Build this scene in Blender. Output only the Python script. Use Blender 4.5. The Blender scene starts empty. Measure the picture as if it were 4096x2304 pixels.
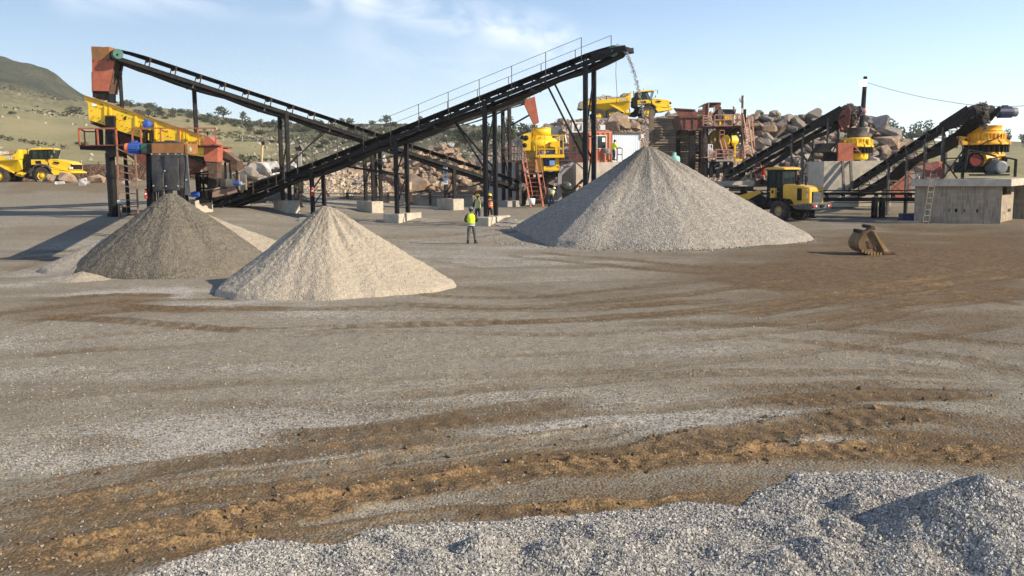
import bpy, math, random
import numpy as np
from mathutils import Vector, Matrix, Quaternion, noise as mnoise
sc = bpy.context.scene
COL = sc.collection
R = math.radians
rnd = random.Random(7)
# ------------------------------------------------------------------ camera geometry
F = 3700.0; CX, CY = 2048.0, 1152.0; CAMH = 3.6
TH = math.atan((1152 - 678) / F); RO = R(0.6)
FW = Vector((0, math.cos(TH), -math.sin(TH)))
U0 = Vector((0, math.sin(TH), math.cos(TH))); R0 = Vector((1, 0, 0))
RT = R0 * math.cos(RO) - U0 * math.sin(RO)
UP = U0 * math.cos(RO) + R0 * math.sin(RO)
CAM = Vector((0, 0, CAMH))
def ray(px, py):
    return FW + RT * ((px - CX) / F) + UP * ((CY - py) / F)
def P(px, py, d):
    v = ray(px, py); return CAM + v * (d / v.y)
def proj(p):
    q = Vector(p) - CAM; z = q.dot(FW)
    return CX + F * q.dot(RT) / z, CY - F * q.dot(UP) / z
ZR = {'a': (0, 150, .5176), 'b': (900, 150, .5176), 'c': (1800, 150, .5176), 'd': (2600, 250, .4141), 'e': (3296, 300, .4141),
      'f': (300, 150, .3106), 'g': (300, 480, .3106), 'p': (1850, 460, .2761), 'q': (1700, 740, .1794), 'l': (2900, 640, .3175),
      't': (0, 540, .1656), 'A': (700, 480, .3106), 'B': (1250, 480, .3106), 'C': (2250, 300, .2588), 'D': (2680, 380, .2070),
      'E': (3700, 380, .2070), '5': (0, 1200, .795), '6': (2048, 1200, .795), 'w': (0, 0, 1.59), 'o': (0, 0, 1.0)}
def px(k, u, v):
    x0, y0, s = ZR[k]; return x0 + s * u, y0 + s * v
def Z(k, u, v, d):
    return P(*px(k, u, v), d)
def ss(a, b, x):
    t = np.clip((x - a) / (b - a), 0, 1); return t * t * (3 - 2 * t)
def ground_z(X, Y):
    X = np.asarray(X, dtype=float); Y = np.asarray(Y, dtype=float)
    g = .55 * ss(58, 74, Y - 6 * ss(5, 25, X))
    g = g + .9 * ss(-6, -20, X) * ss(40, 58, Y)
    g = g + 1.5 * ss(-14, -30, X) * ss(66, 84, Y)
    g = g + .3 * ss(46, 54, Y) * ss(-14, -9, X) * ss(6, 1, X) * ss(70, 60, Y)
    g = g + 1.1 * ss(12, 24, X) * ss(76, 92, Y)
    return g
def gz(x, y): return float(ground_z(x, y))
def G(px_, py_):
    v = ray(px_, py_); d = 8.0
    lo, hi = 5.0, 400.0
    for _ in range(50):
        m = (lo + hi) / 2; p = CAM + v * (m / v.y)
        if p.z > gz(p.x, p.y): lo = m
        else: hi = m
    p = CAM + v * (lo / v.y); return Vector((p.x, p.y, gz(p.x, p.y)))
# ------------------------------------------------------------------ numpy noise
def _h(ix, iy, s):
    n = (ix.astype(np.int64) * 374761393 + iy.astype(np.int64) * 668265263 + s * 1442695041) & 0xffffffff
    n = ((n ^ (n >> 13)) * 1274126177) & 0xffffffff
    return ((n ^ (n >> 16)) & 0xffff) / 65535.0
def vn(x, y, s=0):
    ix = np.floor(x); iy = np.floor(y); fx = x - ix; fy = y - iy
    fx = fx * fx * (3 - 2 * fx); fy = fy * fy * (3 - 2 * fy)
    a = _h(ix, iy, s); b = _h(ix + 1, iy, s); c = _h(ix, iy + 1, s); d = _h(ix + 1, iy + 1, s)
    return (a * (1 - fx) + b * fx) * (1 - fy) + (c * (1 - fx) + d * fx) * fy
def fbm(x, y, sc_, o=4, s=0):
    r = 0; a = 1; t = 0
    for i in range(o):
        r = r + a * vn(x * sc_ * 2 ** i + 17.3 * i, y * sc_ * 2 ** i + 9.1 * i, s + i); t += a; a *= .5
    return r / t
# ------------------------------------------------------------------ objects
ORG = {}
def setp(o, label=None, cat=None, group=None, kind=None):
    if label: o['label'] = label
    if cat: o['category'] = cat
    if group: o['group'] = group
    if kind: o['kind'] = kind
    return o
def thing(name, label, cat, loc=(0, 0, 0), rz=0, group=None):
    o = bpy.data.objects.new(name, None); COL.objects.link(o)
    o.empty_display_size = .2
    o.location = loc; o.rotation_euler = (0, 0, rz); ORG[o.name] = Vector(loc)
    return setp(o, label, cat, group)
class MB:
    def __init__(s): s.v = []; s.f = []; s.sm = []
    def add(s, vs, fs, smooth=False):
        b = len(s.v); s.v += [Vector(v) for v in vs]
        s.f += [tuple(i + b for i in f) for f in fs]; s.sm += [smooth] * len(fs); return s
    def box(s, c, d, M=None):
        x, y, z = d[0] / 2, d[1] / 2, d[2] / 2
        vs = [Vector((a * x, b * y, e * z)) for e in (-1, 1) for b in (-1, 1) for a in (-1, 1)]
        if M: vs = [M @ v for v in vs]
        c = Vector(c)
        return s.add([v + c for v in vs], [(0, 2, 3, 1), (4, 5, 7, 6), (0, 1, 5, 4), (2, 6, 7, 3), (0, 4, 6, 2), (1, 3, 7, 5)])
    def bx(s, a, b):
        a = Vector(a); b = Vector(b)
        return s.box((a + b) / 2, [max(abs(b[i] - a[i]), .004) for i in range(3)])
    def bar(s, p, q, w, h=None, up=(0, 0, 1)):
        h = h or w; p = Vector(p); q = Vector(q); a = q - p
        if a.length < 1e-6: return s
        L = a.length; a.normalize(); up = Vector(up)
        if abs(a.dot(up)) > .98: up = Vector((0, 1, 0)) if abs(a.y) < .9 else Vector((1, 0, 0))
        l = a.cross(up).normalized(); n = l.cross(a)
        M = Matrix((l, a, n)).transposed()
        return s.box((p + q) / 2, (w, L, h), M)
    def cyl(s, p, q, r0, r1=None, n=16, caps=True, smooth=True):
        r1 = r0 if r1 is None else r1; p = Vector(p); q = Vector(q); a = (q - p).normalized()
        u = a.orthogonal().normalized(); w = a.cross(u)
        vs = []
        for c, r in ((p, r0), (q, r1)):
            for i in range(n):
                t = 2 * math.pi * i / n; vs.append(c + (u * math.cos(t) + w * math.sin(t)) * r)
        s.add(vs, [(i, (i + 1) % n, n + (i + 1) % n, n + i) for i in range(n)], smooth)
        if caps: s.add(vs[:n], [tuple(reversed(range(n)))]); s.add(vs[n:], [tuple(range(n))])
        return s
    def lathe(s, c, prof, axis=(0, 0, 1), n=32, smooth=True):
        a = Vector(axis).normalized(); u = a.orthogonal().normalized(); w = a.cross(u); c = Vector(c); vs = []
        for r, z in prof:
            for i in range(n):
                t = 2 * math.pi * i / n; vs.append(c + a * z + (u * math.cos(t) + w * math.sin(t)) * max(r, 1e-4))
        fs = []
        for k in range(len(prof) - 1):
            for i in range(n):
                j = (i + 1) % n; fs.append((k * n + i, k * n + j, (k + 1) * n + j, (k + 1) * n + i))
        return s.add(vs, fs, smooth)
    def prism(s, pts, vec):
        pts = [Vector(p) for p in pts]; vec = Vector(vec); n = len(pts)
        nm = Vector((0, 0, 0))
        for i in range(n): nm += (pts[i] - pts[0]).cross(pts[(i + 1) % n] - pts[0])
        if nm.dot(vec) > 0: pts.reverse()
        vs = pts + [p + vec for p in pts]
        return s.add(vs, [tuple(range(n)), tuple(reversed(range(n, 2 * n)))] + [(i, i + n, (i + 1) % n + n, (i + 1) % n) for i in range(n)])
    def tube(s, pts, r, n=6):
        pts = [Vector(p) for p in pts]; vs = []; m = len(pts)
        for i, p in enumerate(pts):
            a = (pts[min(i + 1, m - 1)] - pts[max(i - 1, 0)]).normalized()
            up = Vector((0, 0, 1)) if abs(a.z) < .95 else Vector((0, 1, 0))
            u = a.cross(up).normalized(); w = u.cross(a)
            rr = r[i] if isinstance(r, (list, tuple)) else r
            for k in range(n):
                t = 2 * math.pi * k / n; vs.append(p + (u * math.cos(t) + w * math.sin(t)) * rr)
        fs = [(i * n + k, i * n + (k + 1) % n, (i + 1) * n + (k + 1) % n, (i + 1) * n + k) for i in range(m - 1) for k in range(n)]
        s.add(vs, fs, True)
        return s.add(vs[:n], [tuple(range(n))]).add(vs[-n:], [tuple(reversed(range(n)))])
    # picture-plane helpers: real boxes and prisms standing at distance d and going back dy
    def poly(s, k, pts, d, dy): return s.prism([Z(k, u, v, d) for u, v in pts], (0, dy, 0))
    def rect(s, k, u0, v0, u1, v1, d, dy):
        um, vm = (u0 + u1) / 2, (v0 + v1) / 2
        return s.bx((Z(k, u0, vm, d).x, d, Z(k, um, v0, d).z), (Z(k, u1, vm, d).x, d + dy, Z(k, um, v1, d).z))
    def post(s, k, u, v0, v1, d, w, w2=None):
        b = Z(k, u, v1, d); t = Z(k, u, v0, d)
        return s.bx((b.x - w / 2, d - (w2 or w) / 2, b.z), (b.x + w / 2, d + (w2 or w) / 2, t.z))
    def line(s, k, u0, v0, u1, v1, d, w, d1=None): return s.bar(Z(k, u0, v0, d), Z(k, u1, v1, d1 or d), w)
    def build(s, name, m, parent=None, bevel=0, sub=0, label=None):
        me = bpy.data.meshes.new(name)
        if parent is not None:
            off = ORG[parent.name]; loc = Vector((0, 0, 0))
        else:
            xs = [v.x for v in s.v]; ys = [v.y for v in s.v]; zs = [v.z for v in s.v]
            off = Vector(((min(xs) + max(xs)) / 2, (min(ys) + max(ys)) / 2, min(zs))); loc = off
        me.from_pydata([v - off for v in s.v], [], s.f)
        me.polygons.foreach_set('use_smooth', s.sm)
        me.update()
        me.materials.append(m)
        o = bpy.data.objects.new(name, me); COL.objects.link(o)
        o.location = loc; ORG[o.name] = off
        if parent is not None: o.parent = parent
        if bevel:
            b = o.modifiers.new('bevel', 'BEVEL'); b.width = bevel; b.segments = 1; b.limit_method = 'ANGLE'; b.harden_normals = False
        if label: o['label'] = label
        return o
def npmesh(name, V, Fq, m, smooth=True, attrs=None, parent=None):
    V = np.asarray(V, dtype=np.float32); Fq = np.asarray(Fq, dtype=np.int32)
    me = bpy.data.meshes.new(name); k = Fq.shape[1]
    me.vertices.add(len(V)); me.vertices.foreach_set('co', V.ravel())
    me.loops.add(Fq.size); me.loops.foreach_set('vertex_index', Fq.ravel())
    me.polygons.add(len(Fq)); me.polygons.foreach_set('loop_start', np.arange(0, Fq.size, k, dtype=np.int32))
    me.polygons.foreach_set('use_smooth', np.full(len(Fq), smooth, dtype=bool))
    me.update(calc_edges=True)
    for a, val in (attrs or {}).items():
        at = me.attributes.new(a, 'FLOAT', 'POINT'); at.data.foreach_set('value', np.asarray(val, dtype=np.float32).ravel())
    me.materials.append(m)
    o = bpy.data.objects.new(name, me); COL.objects.link(o)
    if parent is not None: o.parent = parent
    ORG[o.name] = Vector((0, 0, 0)); return o
def gridfaces(nr, nc):
    i = np.arange(nr - 1)[:, None] * nc + np.arange(nc - 1)[None, :]
    return np.stack([i, i + 1, i + nc + 1, i + nc], -1).reshape(-1, 4)
def copy_tree(o, parent=None):
    c = o.copy(); COL.objects.link(c); c.parent = parent; ORG[c.name] = ORG.get(o.name, Vector())
    for ch in list(o.children): copy_tree(ch, c)
    return c
# ------------------------------------------------------------------ materials
def nt(name):
    m = bpy.data.materials.new(name); m.use_nodes = True; t = m.node_tree
    return m, t.nodes, t.links, t.nodes['Principled BSDF']
def lnk(l, a, b): l.new(a, b)
def mixc(n, l, f, a, b, blend='MIX'):
    x = n.new('ShaderNodeMix'); x.data_type = 'RGBA'; x.blend_type = blend
    for sck, val in ((x.inputs[0], f), (x.inputs[6], a), (x.inputs[7], b)):
        if isinstance(val, bpy.types.NodeSocket): l.new(val, sck)
        elif isinstance(val, (int, float)): sck.default_value = val
        else: sck.default_value = (*val, 1)
    return x.outputs[2]
def ramp(n, l, f, a, b):
    x = n.new('ShaderNodeMapRange'); x.inputs[1].default_value = a; x.inputs[2].default_value = b; x.interpolation_type = 'SMOOTHSTEP'
    l.new(f, x.inputs[0]); return x.outputs[0]
def tex(n, l, kind, scale, vec=None, **kw):
    x = n.new('ShaderNodeTex' + kind); x.inputs['Scale'].default_value = scale
    for k, v in kw.items():
        if k in x.inputs: x.inputs[k].default_value = v
        else: setattr(x, k, v)
    if vec is not None: l.new(vec, x.inputs['Vector'])
    return x
def math_(n, l, op, a, b=0):
    x = n.new('ShaderNodeMath'); x.operation = op
    for i, v in enumerate((a, b)):
        if isinstance(v, bpy.types.NodeSocket): l.new(v, x.inputs[i])
        else: x.inputs[i].default_value = v
    return x.outputs[0]
def bumpn(n, l, h, strength, dist, normal=None):
    b = n.new('ShaderNodeBump'); b.inputs['Strength'].default_value = strength; b.inputs['Distance'].default_value = dist
    l.new(h, b.inputs['Height'])
    if normal is not None: l.new(normal, b.inputs['Normal'])
    return b.outputs['Normal']
def coords(n, kind='Object'): return n.new('ShaderNodeTexCoord').outputs[kind]
def M(name, col, rough=.6, metal=0, var=.25, scale=1.6, dust=.25, dcol=(.34, .28, .21), bump=.15, bscale=18, rnd_=0, spec=.4):
    m, n, l, b = nt(name); co = coords(n)
    a = tex(n, l, 'Noise', scale, co, Detail=6, Roughness=.65)
    c = mixc(n, l, ramp(n, l, a.outputs[0], .3, .72), [x * (1 - var) for x in col], [min(1, x * (1 + var * .6)) for x in col])
    if dust:
        d = tex(n, l, 'Noise', scale * 2.7, co, Detail=8, Roughness=.75)
        c = mixc(n, l, math_(n, l, 'MULTIPLY', ramp(n, l, d.outputs[0], .44, .72), dust * 1.6), c, dcol)
    if dust:
        ge = n.new('ShaderNodeNewGeometry'); sx = n.new('ShaderNodeSeparateXYZ'); l.new(ge.outputs['Normal'], sx.inputs[0])
        c = mixc(n, l, math_(n, l, 'MULTIPLY', math_(n, l, 'MULTIPLY', ramp(n, l, sx.outputs[2], .25, .95), ramp(n, l, d.outputs[0], .25, .65)), min(.6, dust * 1.7)), c, dcol)
    if rnd_:
        oi = n.new('ShaderNodeObjectInfo')
        c = mixc(n, l, math_(n, l, 'MULTIPLY', oi.outputs['Random'], rnd_), c, [x * .45 for x in col])
    l.new(c, b.inputs['Base Color'])
    b.inputs['Roughness'].default_value = rough; b.inputs['Metallic'].default_value = metal
    b.inputs['Specular IOR Level'].default_value = spec
    if bump:
        e = tex(n, l, 'Noise', bscale, co, Detail=5)
        l.new(bumpn(n, l, e.outputs[0], bump, .02), b.inputs['Normal'])
    return m
def MG(name, c1, c2, size, big=.5, bigcol=None, bump=.9, mid=.25, grain=.5, damp=None):
    """crushed stone: cells of SIZE metres, each of its own tone, over larger drifts of BIGCOL"""
    m, n, l, b = nt(name); co = coords(n)
    v = tex(n, l, 'Voronoi', 1 / size, co); v2 = tex(n, l, 'Voronoi', 1 / (size * 3.1), co)
    s = n.new('ShaderNodeSeparateColor'); l.new(v.outputs['Color'], s.inputs[0])
    s2 = n.new('ShaderNodeSeparateColor'); l.new(v2.outputs['Color'], s2.inputs[0])
    f = math_(n, l, 'ADD', math_(n, l, 'MULTIPLY', s.outputs[0], 1 - grain * .5), math_(n, l, 'MULTIPLY', s2.outputs[1], grain * .5))
    c = mixc(n, l, f, c1, c2)
    bg = tex(n, l, 'Noise', mid, co, Detail=6, Roughness=.6)
    c = mixc(n, l, math_(n, l, 'MULTIPLY', ramp(n, l, bg.outputs[0], .4, .7), big), c, bigcol or c1)
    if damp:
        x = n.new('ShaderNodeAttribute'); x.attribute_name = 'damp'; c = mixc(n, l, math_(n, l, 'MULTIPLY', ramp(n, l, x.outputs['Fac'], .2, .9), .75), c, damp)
    l.new(c, b.inputs['Base Color']); b.inputs['Roughness'].default_value = .95; b.inputs['Specular IOR Level'].default_value = .15
    h = math_(n, l, 'ADD', math_(n, l, 'MULTIPLY', v.outputs['Distance'], -1), math_(n, l, 'MULTIPLY', v2.outputs['Distance'], -.8))
    l.new(bumpn(n, l, h, bump, size * .8), b.inputs['Normal'])
    return m
yellow = M('yellow_paint', (.86, .54, .012), .45, dust=.12, var=.16)
truck_yellow = M('truck_yellow', (.84, .55, .015), .42, dust=.12, var=.12)
cone_yellow = M('orange_yellow_paint', (.78, .38, .012), .45, dust=.12, var=.16)
loader_yellow = M('loader_yellow', (.68, .39, .03), .5, dust=.2, var=.2)
blackp = M('black_steel', (.009, .009, .010), .6, dust=.03, var=.3, spec=.18)
blackd = M('dusty_black_steel', (.014, .0135, .0135), .75, dust=.06, var=.35, spec=.15)
greyst = M('weathered_steel', (.06, .057, .054), .7, dust=.25, var=.3)
beltm = M('belt_rubber', (.011, .011, .012), .75, dust=.05, var=.3, spec=.2)
rubber = M('grey_rubber', (.04, .04, .042), .65, dust=.12, var=.3, scale=.9)
redp = M('red_oxide', (.38, .10, .053), .75, dust=.2, var=.22)
reddk = M('dark_red_oxide', (.16, .045, .03), .75, dust=.15, var=.35)
rust = M('rusty_plate', (.26, .115, .035), .8, dust=.15, var=.35, scale=1.2)
rustdk = M('brown_rust', (.085, .045, .03), .85, dust=.2, var=.4)
conc = M('concrete', (.46, .41, .33), .9, dust=.3, var=.2, dcol=(.3, .26, .2), bump=.3)
concgrey = M('grey_concrete', (.33, .31, .28), .9, dust=.3, var=.25, dcol=(.24, .21, .17), bump=.3)
white = M('white_paint', (.8, .8, .78), .5, dust=.08, var=.06)
blue = M('blue_paint', (.02, .09, .42), .45, dust=.12, var=.15)
bluedk = M('dark_blue_paint', (.012, .03, .09), .5, dust=.15, var=.15)
orange = M('orange_paint', (.75, .17, .05), .5, dust=.1, var=.1)
redbright = M('bright_red_paint', (.55, .03, .015), .4, dust=.08, var=.1)
green = M('green_paint', (.03, .13, .1), .45, dust=.15, var=.2)
greenpale = M('pale_green_plastic', (.22, .50, .42), .5, dust=.1, var=.08)
tyre = M('tyre_rubber', (.03, .028, .026), .9, dust=.45, var=.3, dcol=(.17, .13, .1), bump=.3)
steel = M('grey_motor_paint', (.13, .15, .17), .5, dust=.2, var=.2)
glassm = M('dark_glass', (.02, .028, .03), .08, dust=.06, var=.2, bump=0, spec=.8)
logm = M('timber_wall', (.21, .17, .12), .9, dust=.3, var=.4, scale=.7, dcol=(.3, .25, .18), bump=.4)
woodm = M('grey_timber', (.36, .29, .2), .85, dust=.2, var=.3)
def glass_mat():
    m, n, l, b = nt('cab_glass'); b.inputs['Base Color'].default_value = (.03, .045, .045, 1); b.inputs['Roughness'].default_value = .06
    t = n.new('ShaderNodeBsdfTransparent'); t.inputs[0].default_value = (.55, .66, .66, 1); x = n.new('ShaderNodeMixShader'); x.inputs[0].default_value = .38
    l.new(t.outputs[0], x.inputs[1]); l.new(b.outputs[0], x.inputs[2]); l.new(x.outputs[0], n['Material Output'].inputs[0]); return m
cabglass = glass_mat()
# ------------------------------------------------------------------ camera, light, sky
cam = bpy.data.cameras.new('camera'); camo = bpy.data.objects.new('camera', cam); COL.objects.link(camo)
cam.sensor_width = 36; cam.lens = 36 * F / 4096; cam.clip_start = .1; cam.clip_end = 20000
camo.matrix_world = Matrix(((RT.x, UP.x, -FW.x, 0), (RT.y, UP.y, -FW.y, 0), (RT.z, UP.z, -FW.z, CAMH), (0, 0, 0, 1)))
sc.camera = camo
SUN_EL, SUN_AZ = R(28), R(112)      # azimuth clockwise from +Y
sv = Vector((math.sin(SUN_AZ) * math.cos(SUN_EL), math.cos(SUN_AZ) * math.cos(SUN_EL), math.sin(SUN_EL)))
sl = bpy.data.lights.new('sun', 'SUN'); sl.energy = 5.0; sl.angle = R(.5); sl.color = (1, .87, .69)
so = bpy.data.objects.new('sun', sl); COL.objects.link(so); so.rotation_euler = (-sv).to_track_quat('-Z', 'Y').to_euler(); so.location = (60, -20, 60)
w = bpy.data.worlds.new('World'); sc.world = w; w.use_nodes = True
n, l = w.node_tree.nodes, w.node_tree.links
bg = n['Background']; sky = n.new('ShaderNodeTexSky'); sky.sky_type = 'NISHITA'; sky.sun_disc = False
sky.sun_elevation = SUN_EL; sky.sun_rotation = 2 * math.pi - SUN_AZ; sky.altitude = 1500; sky.air_density = 1.0; sky.dust_density = 1.0; sky.ozone_density = 1.6
co = n.new('ShaderNodeTexCoord').outputs['Generated']
sep = n.new('ShaderNodeSeparateXYZ'); l.new(co, sep.inputs[0])
zz = math_(n, l, 'MAXIMUM', sep.outputs[2], .03)
comb = n.new('ShaderNodeCombineXYZ')         # cloud layer: a flat sheet high over the ground
l.new(math_(n, l, 'DIVIDE', sep.outputs[0], zz), comb.inputs[0]); l.new(math_(n, l, 'DIVIDE', sep.outputs[1], zz), comb.inputs[1])
mp = n.new('ShaderNodeMapping'); mp.inputs['Scale'].default_value = (.9, .22, 1); mp.inputs['Rotation'].default_value = (0, 0, R(20)); l.new(comb.outputs[0], mp.inputs[0])
c1 = tex(n, l, 'Noise', 1.6, mp.outputs[0], Detail=9, Roughness=.6, Distortion=.4)
c2 = tex(n, l, 'Noise', .5, mp.outputs[0], Detail=3, Roughness=.5)
def skydir(a, b): return ray(a, b).normalized()
def sdist(a, b, wid):          # soft band round the great-circle stretch a..b of the sky
    A, B = skydir(*a), skydir(*b); d = (B - A); L = d.length; d.normalize()
    v = n.new('ShaderNodeVectorMath'); v.operation = 'SUBTRACT'; l.new(co, v.inputs[0]); v.inputs[1].default_value = A
    dt = n.new('ShaderNodeVectorMath'); dt.operation = 'DOT_PRODUCT'; l.new(v.outputs[0], dt.inputs[0]); dt.inputs[1].default_value = d
    t = n.new('ShaderNodeClamp'); l.new(dt.outputs['Value'], t.inputs[0]); t.inputs[1].default_value = 0; t.inputs[2].default_value = L
    sm = n.new('ShaderNodeVectorMath'); sm.operation = 'SCALE'; sm.inputs[0].default_value = d; l.new(t.outputs[0], sm.inputs['Scale'])
    r = n.new('ShaderNodeVectorMath'); r.operation = 'DISTANCE'; l.new(v.outputs[0], r.inputs[0]); l.new(sm.outputs[0], r.inputs[1])
    return math_(n, l, 'SUBTRACT', 1, ramp(n, l, r.outputs['Value'], wid * .1, wid))
band = math_(n, l, 'MAXIMUM', sdist((1450, -20), (2230, 165), .034), math_(n, l, 'MULTIPLY', sdist((300, -60), (1250, -30), .04), .6))
band = math_(n, l, 'MAXIMUM', band, math_(n, l, 'MULTIPLY', sdist((1500, 150), (2500, 330), .06), .30))
cl = math_(n, l, 'MULTIPLY', math_(n, l, 'MULTIPLY', ramp(n, l, c1.outputs[0], .36, .62), band), .62)
cl = math_(n, l, 'ADD', cl, math_(n, l, 'MULTIPLY', ramp(n, l, c2.outputs[0], .5, .8), .06))
hz = math_(n, l, 'SUBTRACT', 1, ramp(n, l, sep.outputs[2], -.02, .20))     # pale dusty air low over the horizon
skyc = mixc(n, l, math_(n, l, 'MULTIPLY', hz, .36), sky.outputs[0], (5.6, 6.05, 7.5))
skyc = mixc(n, l, cl, skyc, (7.6, 7.8, 8.3))
l.new(skyc, bg.inputs[0]); bg.inputs[1].default_value = .108
sc.view_settings.view_transform = 'Standard'; sc.view_settings.look = 'None'; sc.view_settings.gamma = 1
sc.view_settings.exposure = .71
sc.cycles.max_bounces = 6; sc.cycles.diffuse_bounces = 3; sc.cycles.transparent_max_bounces = 12; sc.cycles.volume_bounces = 0
# ------------------------------------------------------------------ the yard: one sheet of ground
def z5(*p): return [G(*px('5', u, v)) for u, v in p]
def z6(*p): return [G(*px('6', u, v)) for u, v in p]
def zw(*p): return [G(*px('w', u, v)) for u, v in p]
TRACKS = [  # world polyline, wheel width, depth, mud, ochre, lug strength
    (z5((-400, 1150), (0, 1085), (300, 1012), (650, 972), (1000, 925), (1500, 872), (2000, 792), (2576, 712)) + z6((200, 680), (600, 640), (900, 585)), .45, .035, .9, .8, 1.0),
    (z5((300, 1060), (600, 1040), (900, 1000), (1300, 960), (1800, 905)), .35, .02, .7, .9, .9),
    (z5((-300, 1360), (0, 1320), (350, 1272), (700, 1200), (1100, 1120), (1500, 1052), (2000, 965), (2576, 872)) + z6((300, 832), (500, 812), (900, 777), (1300, 772), (1600, 772), (1900, 748), (2300, 770), (2800, 790)), .5, .045, 1, .85, 1.0),
    (z5((450, 1290), (700, 1260), (1000, 1240), (1400, 1195), (1900, 1140), (2300, 1090)) + z6((0, 1105), (300, 1055), (800, 1030), (1250, 990)), .42, .03, .9, .8, .9),
    (z5((700, 1180), (900, 1150), (1400, 1100)), .4, .02, .9, .8, .8),
    (z6((-100, 850), (300, 815), (500, 795), (750, 752), (1100, 695), (1450, 645), (1850, 592), (2300, 560)), .7, .03, 1, .35, 1.0),
    (z6((1400, 700), (1800, 725), (2000, 730), (2300, 760), (2700, 790)), .9, .05, 1, .2, 1.0),
    (z6((1780, 750), (1950, 770), (2250, 800)), .6, .06, 1, .15, 1.0),
    (z5((1000, 730), (1500, 690), (2000, 640), (2576, 545)) + z6((300, 510), (520, 490)), .5, .01, .75, .1, .5),
    (z6((1080, 555), (1300, 525), (1500, 510), (1900, 475), (2600, 450)), .6, .01, .8, .3, .4),
    (z5((0, 100), (400, 92), (800, 122), (1200, 152), (1700, 135), (2576, 110)) + z6((300, 100), (700, 72), (900, 58), (1300, 12)), .55, .05, .9, .25, 1.2),
    (z5((500, 20), (900, 60), (1400, 45), (1900, 38), (2576, 45)) + z6((200, 42), (400, 38), (700, 20), (1200, -10)), .55, .045, .75, .1, 1.2),
    (z5((1300, 90), (1700, 85), (2100, 90), (2576, 70)), .5, .02, .1, 0, 1.1),
    (z5((1150, 175), (1500, 180), (1900, 165)), .5, .02, .1, 0, 1.1),
    (z5((2300, 170), (2576, 168)) + z6((300, 160), (800, 150), (1100, 110), (1350, 95)), .5, .02, .15, 0, 1.0),
    (z5((500, 570), (560, 490), (680, 400)), .55, .006, -.2, .12, .9), (z5((900, 590), (960, 500), (1080, 400)), .55, .008, -.2, .12, 1.0),
    (z6((1650, 290), (1850, 310), (2100, 345), (2400, 380)), .6, .02, .5, 0, .7), (z6((2150, 300), (2350, 330), (2576, 365), (2900, 400)), .6, .02, .5, 0, .8),
    (zw((1830, 800), (2000, 770), (2200, 740), (2400, 715), (2600, 690)), .6, .035, .8, .2, .9),
    (zw((1850, 770), (2050, 750), (2250, 720), (2420, 690), (2600, 665)), .6, .035, .8, .3, .9),
    (zw((1950, 812), (2100, 790), (2300, 765), (2600, 735)), .55, .025, .7, .3, .8),
    (zw((2060, 640), (2250, 650), (2350, 665), (2420, 690)), .5, .02, .6, .1, .7), (zw((1960, 600), (2100, 610), (2300, 625), (2600, 655)), .5, .02, .4, 0, .6),
    (zw((2080, 830), (2120, 805), (2220, 800), (2280, 780)), .5, .02, .6, .35, .9),
    (zw((1050, 650), (1200, 675), (1400, 690)), .5, .015, .2, 0, .8), (zw((1150, 715), (1300, 735), (1500, 760)), .5, .025, .3, 0, 1.0),
    (zw((0, 690), (100, 660), (200, 640)), .5, .02, .3, 0, .6), (zw((60, 760), (300, 740), (520, 745)), .6, .02, .7, .3, .7),
]
def shifted(pl, off):
    out = []
    for i, p in enumerate(pl):
        a = pl[max(i - 1, 0)]; b = pl[min(i + 1, len(pl) - 1)]; dv = Vector((b.x - a.x, b.y - a.y)); dv.normalize(); out.append(Vector((p.x - dv.y * off, p.y + dv.x * off, 0)))
    return out
MORE = [  # fainter wheel paths, in pairs, sweeping round the yard
    (zw((-60, 905), (250, 880), (600, 850), (1000, 830), (1400, 845), (1800, 830), (2200, 790), (2600, 745)), .35, .25), (zw((1250, 640), (1500, 665), (1800, 690), (2200, 680), (2600, 640)), .4, .2),
    (zw((1750, 700), (2000, 735), (2300, 745), (2620, 725)), .5, .3), (zw((1500, 860), (1900, 850), (2300, 880), (2620, 930)), .3, .1), (zw((-50, 1010), (300, 985), (700, 960), (1200, 950), (1700, 925), (2200, 860), (2600, 810)), .25, .15),
    (zw((900, 1090), (1300, 1050), (1800, 1010), (2300, 1000), (2620, 1010)), .4, .3), (zw((-40, 840), (120, 800), (400, 775), (760, 775)), .55, .35), (zw((2000, 660), (2250, 700), (2500, 700), (2620, 690)), .5, .2), (zw((2100, 700), (2350, 735), (2620, 780)), .45, .25),
    (zw((-40, 660), (200, 640), (420, 600), (560, 575)), .3, .1), (zw((700, 600), (1000, 610), (1300, 590), (1500, 560)), .25, 0), (zw((900, 760), (1300, 775), (1700, 745), (2100, 690)), .45, .1)]
for pl_, w_, m_, o_ in ((z5((-300, 1010), (100, 965), (600, 885), (1200, 800), (1900, 720), (2576, 640)), .5, .8, .25), (z5((-300, 1230), (200, 1150), (700, 1075), (1300, 1000), (2000, 900), (2576, 820)) + z6((400, 740), (900, 700)), .55, .8, .35), (z5((-200, 1420), (300, 1340), (620, 1300), (1000, 1270)), .6, .95, .1), (z6((1250, 560), (1650, 560), (2100, 590), (2700, 640)), .55, .8, .1), (z6((900, 470), (1500, 440), (2000, 420), (2700, 430)), .5, .6, .15)):
    TRACKS.append((pl_, w_, .02, m_, o_, .35))
for pl_, m_, o_ in MORE:
    for off in (0, 1.9): TRACKS.append((shifted(pl_, off), .42, .02, min(.8, m_ * 1.25), o_, .3))
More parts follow.
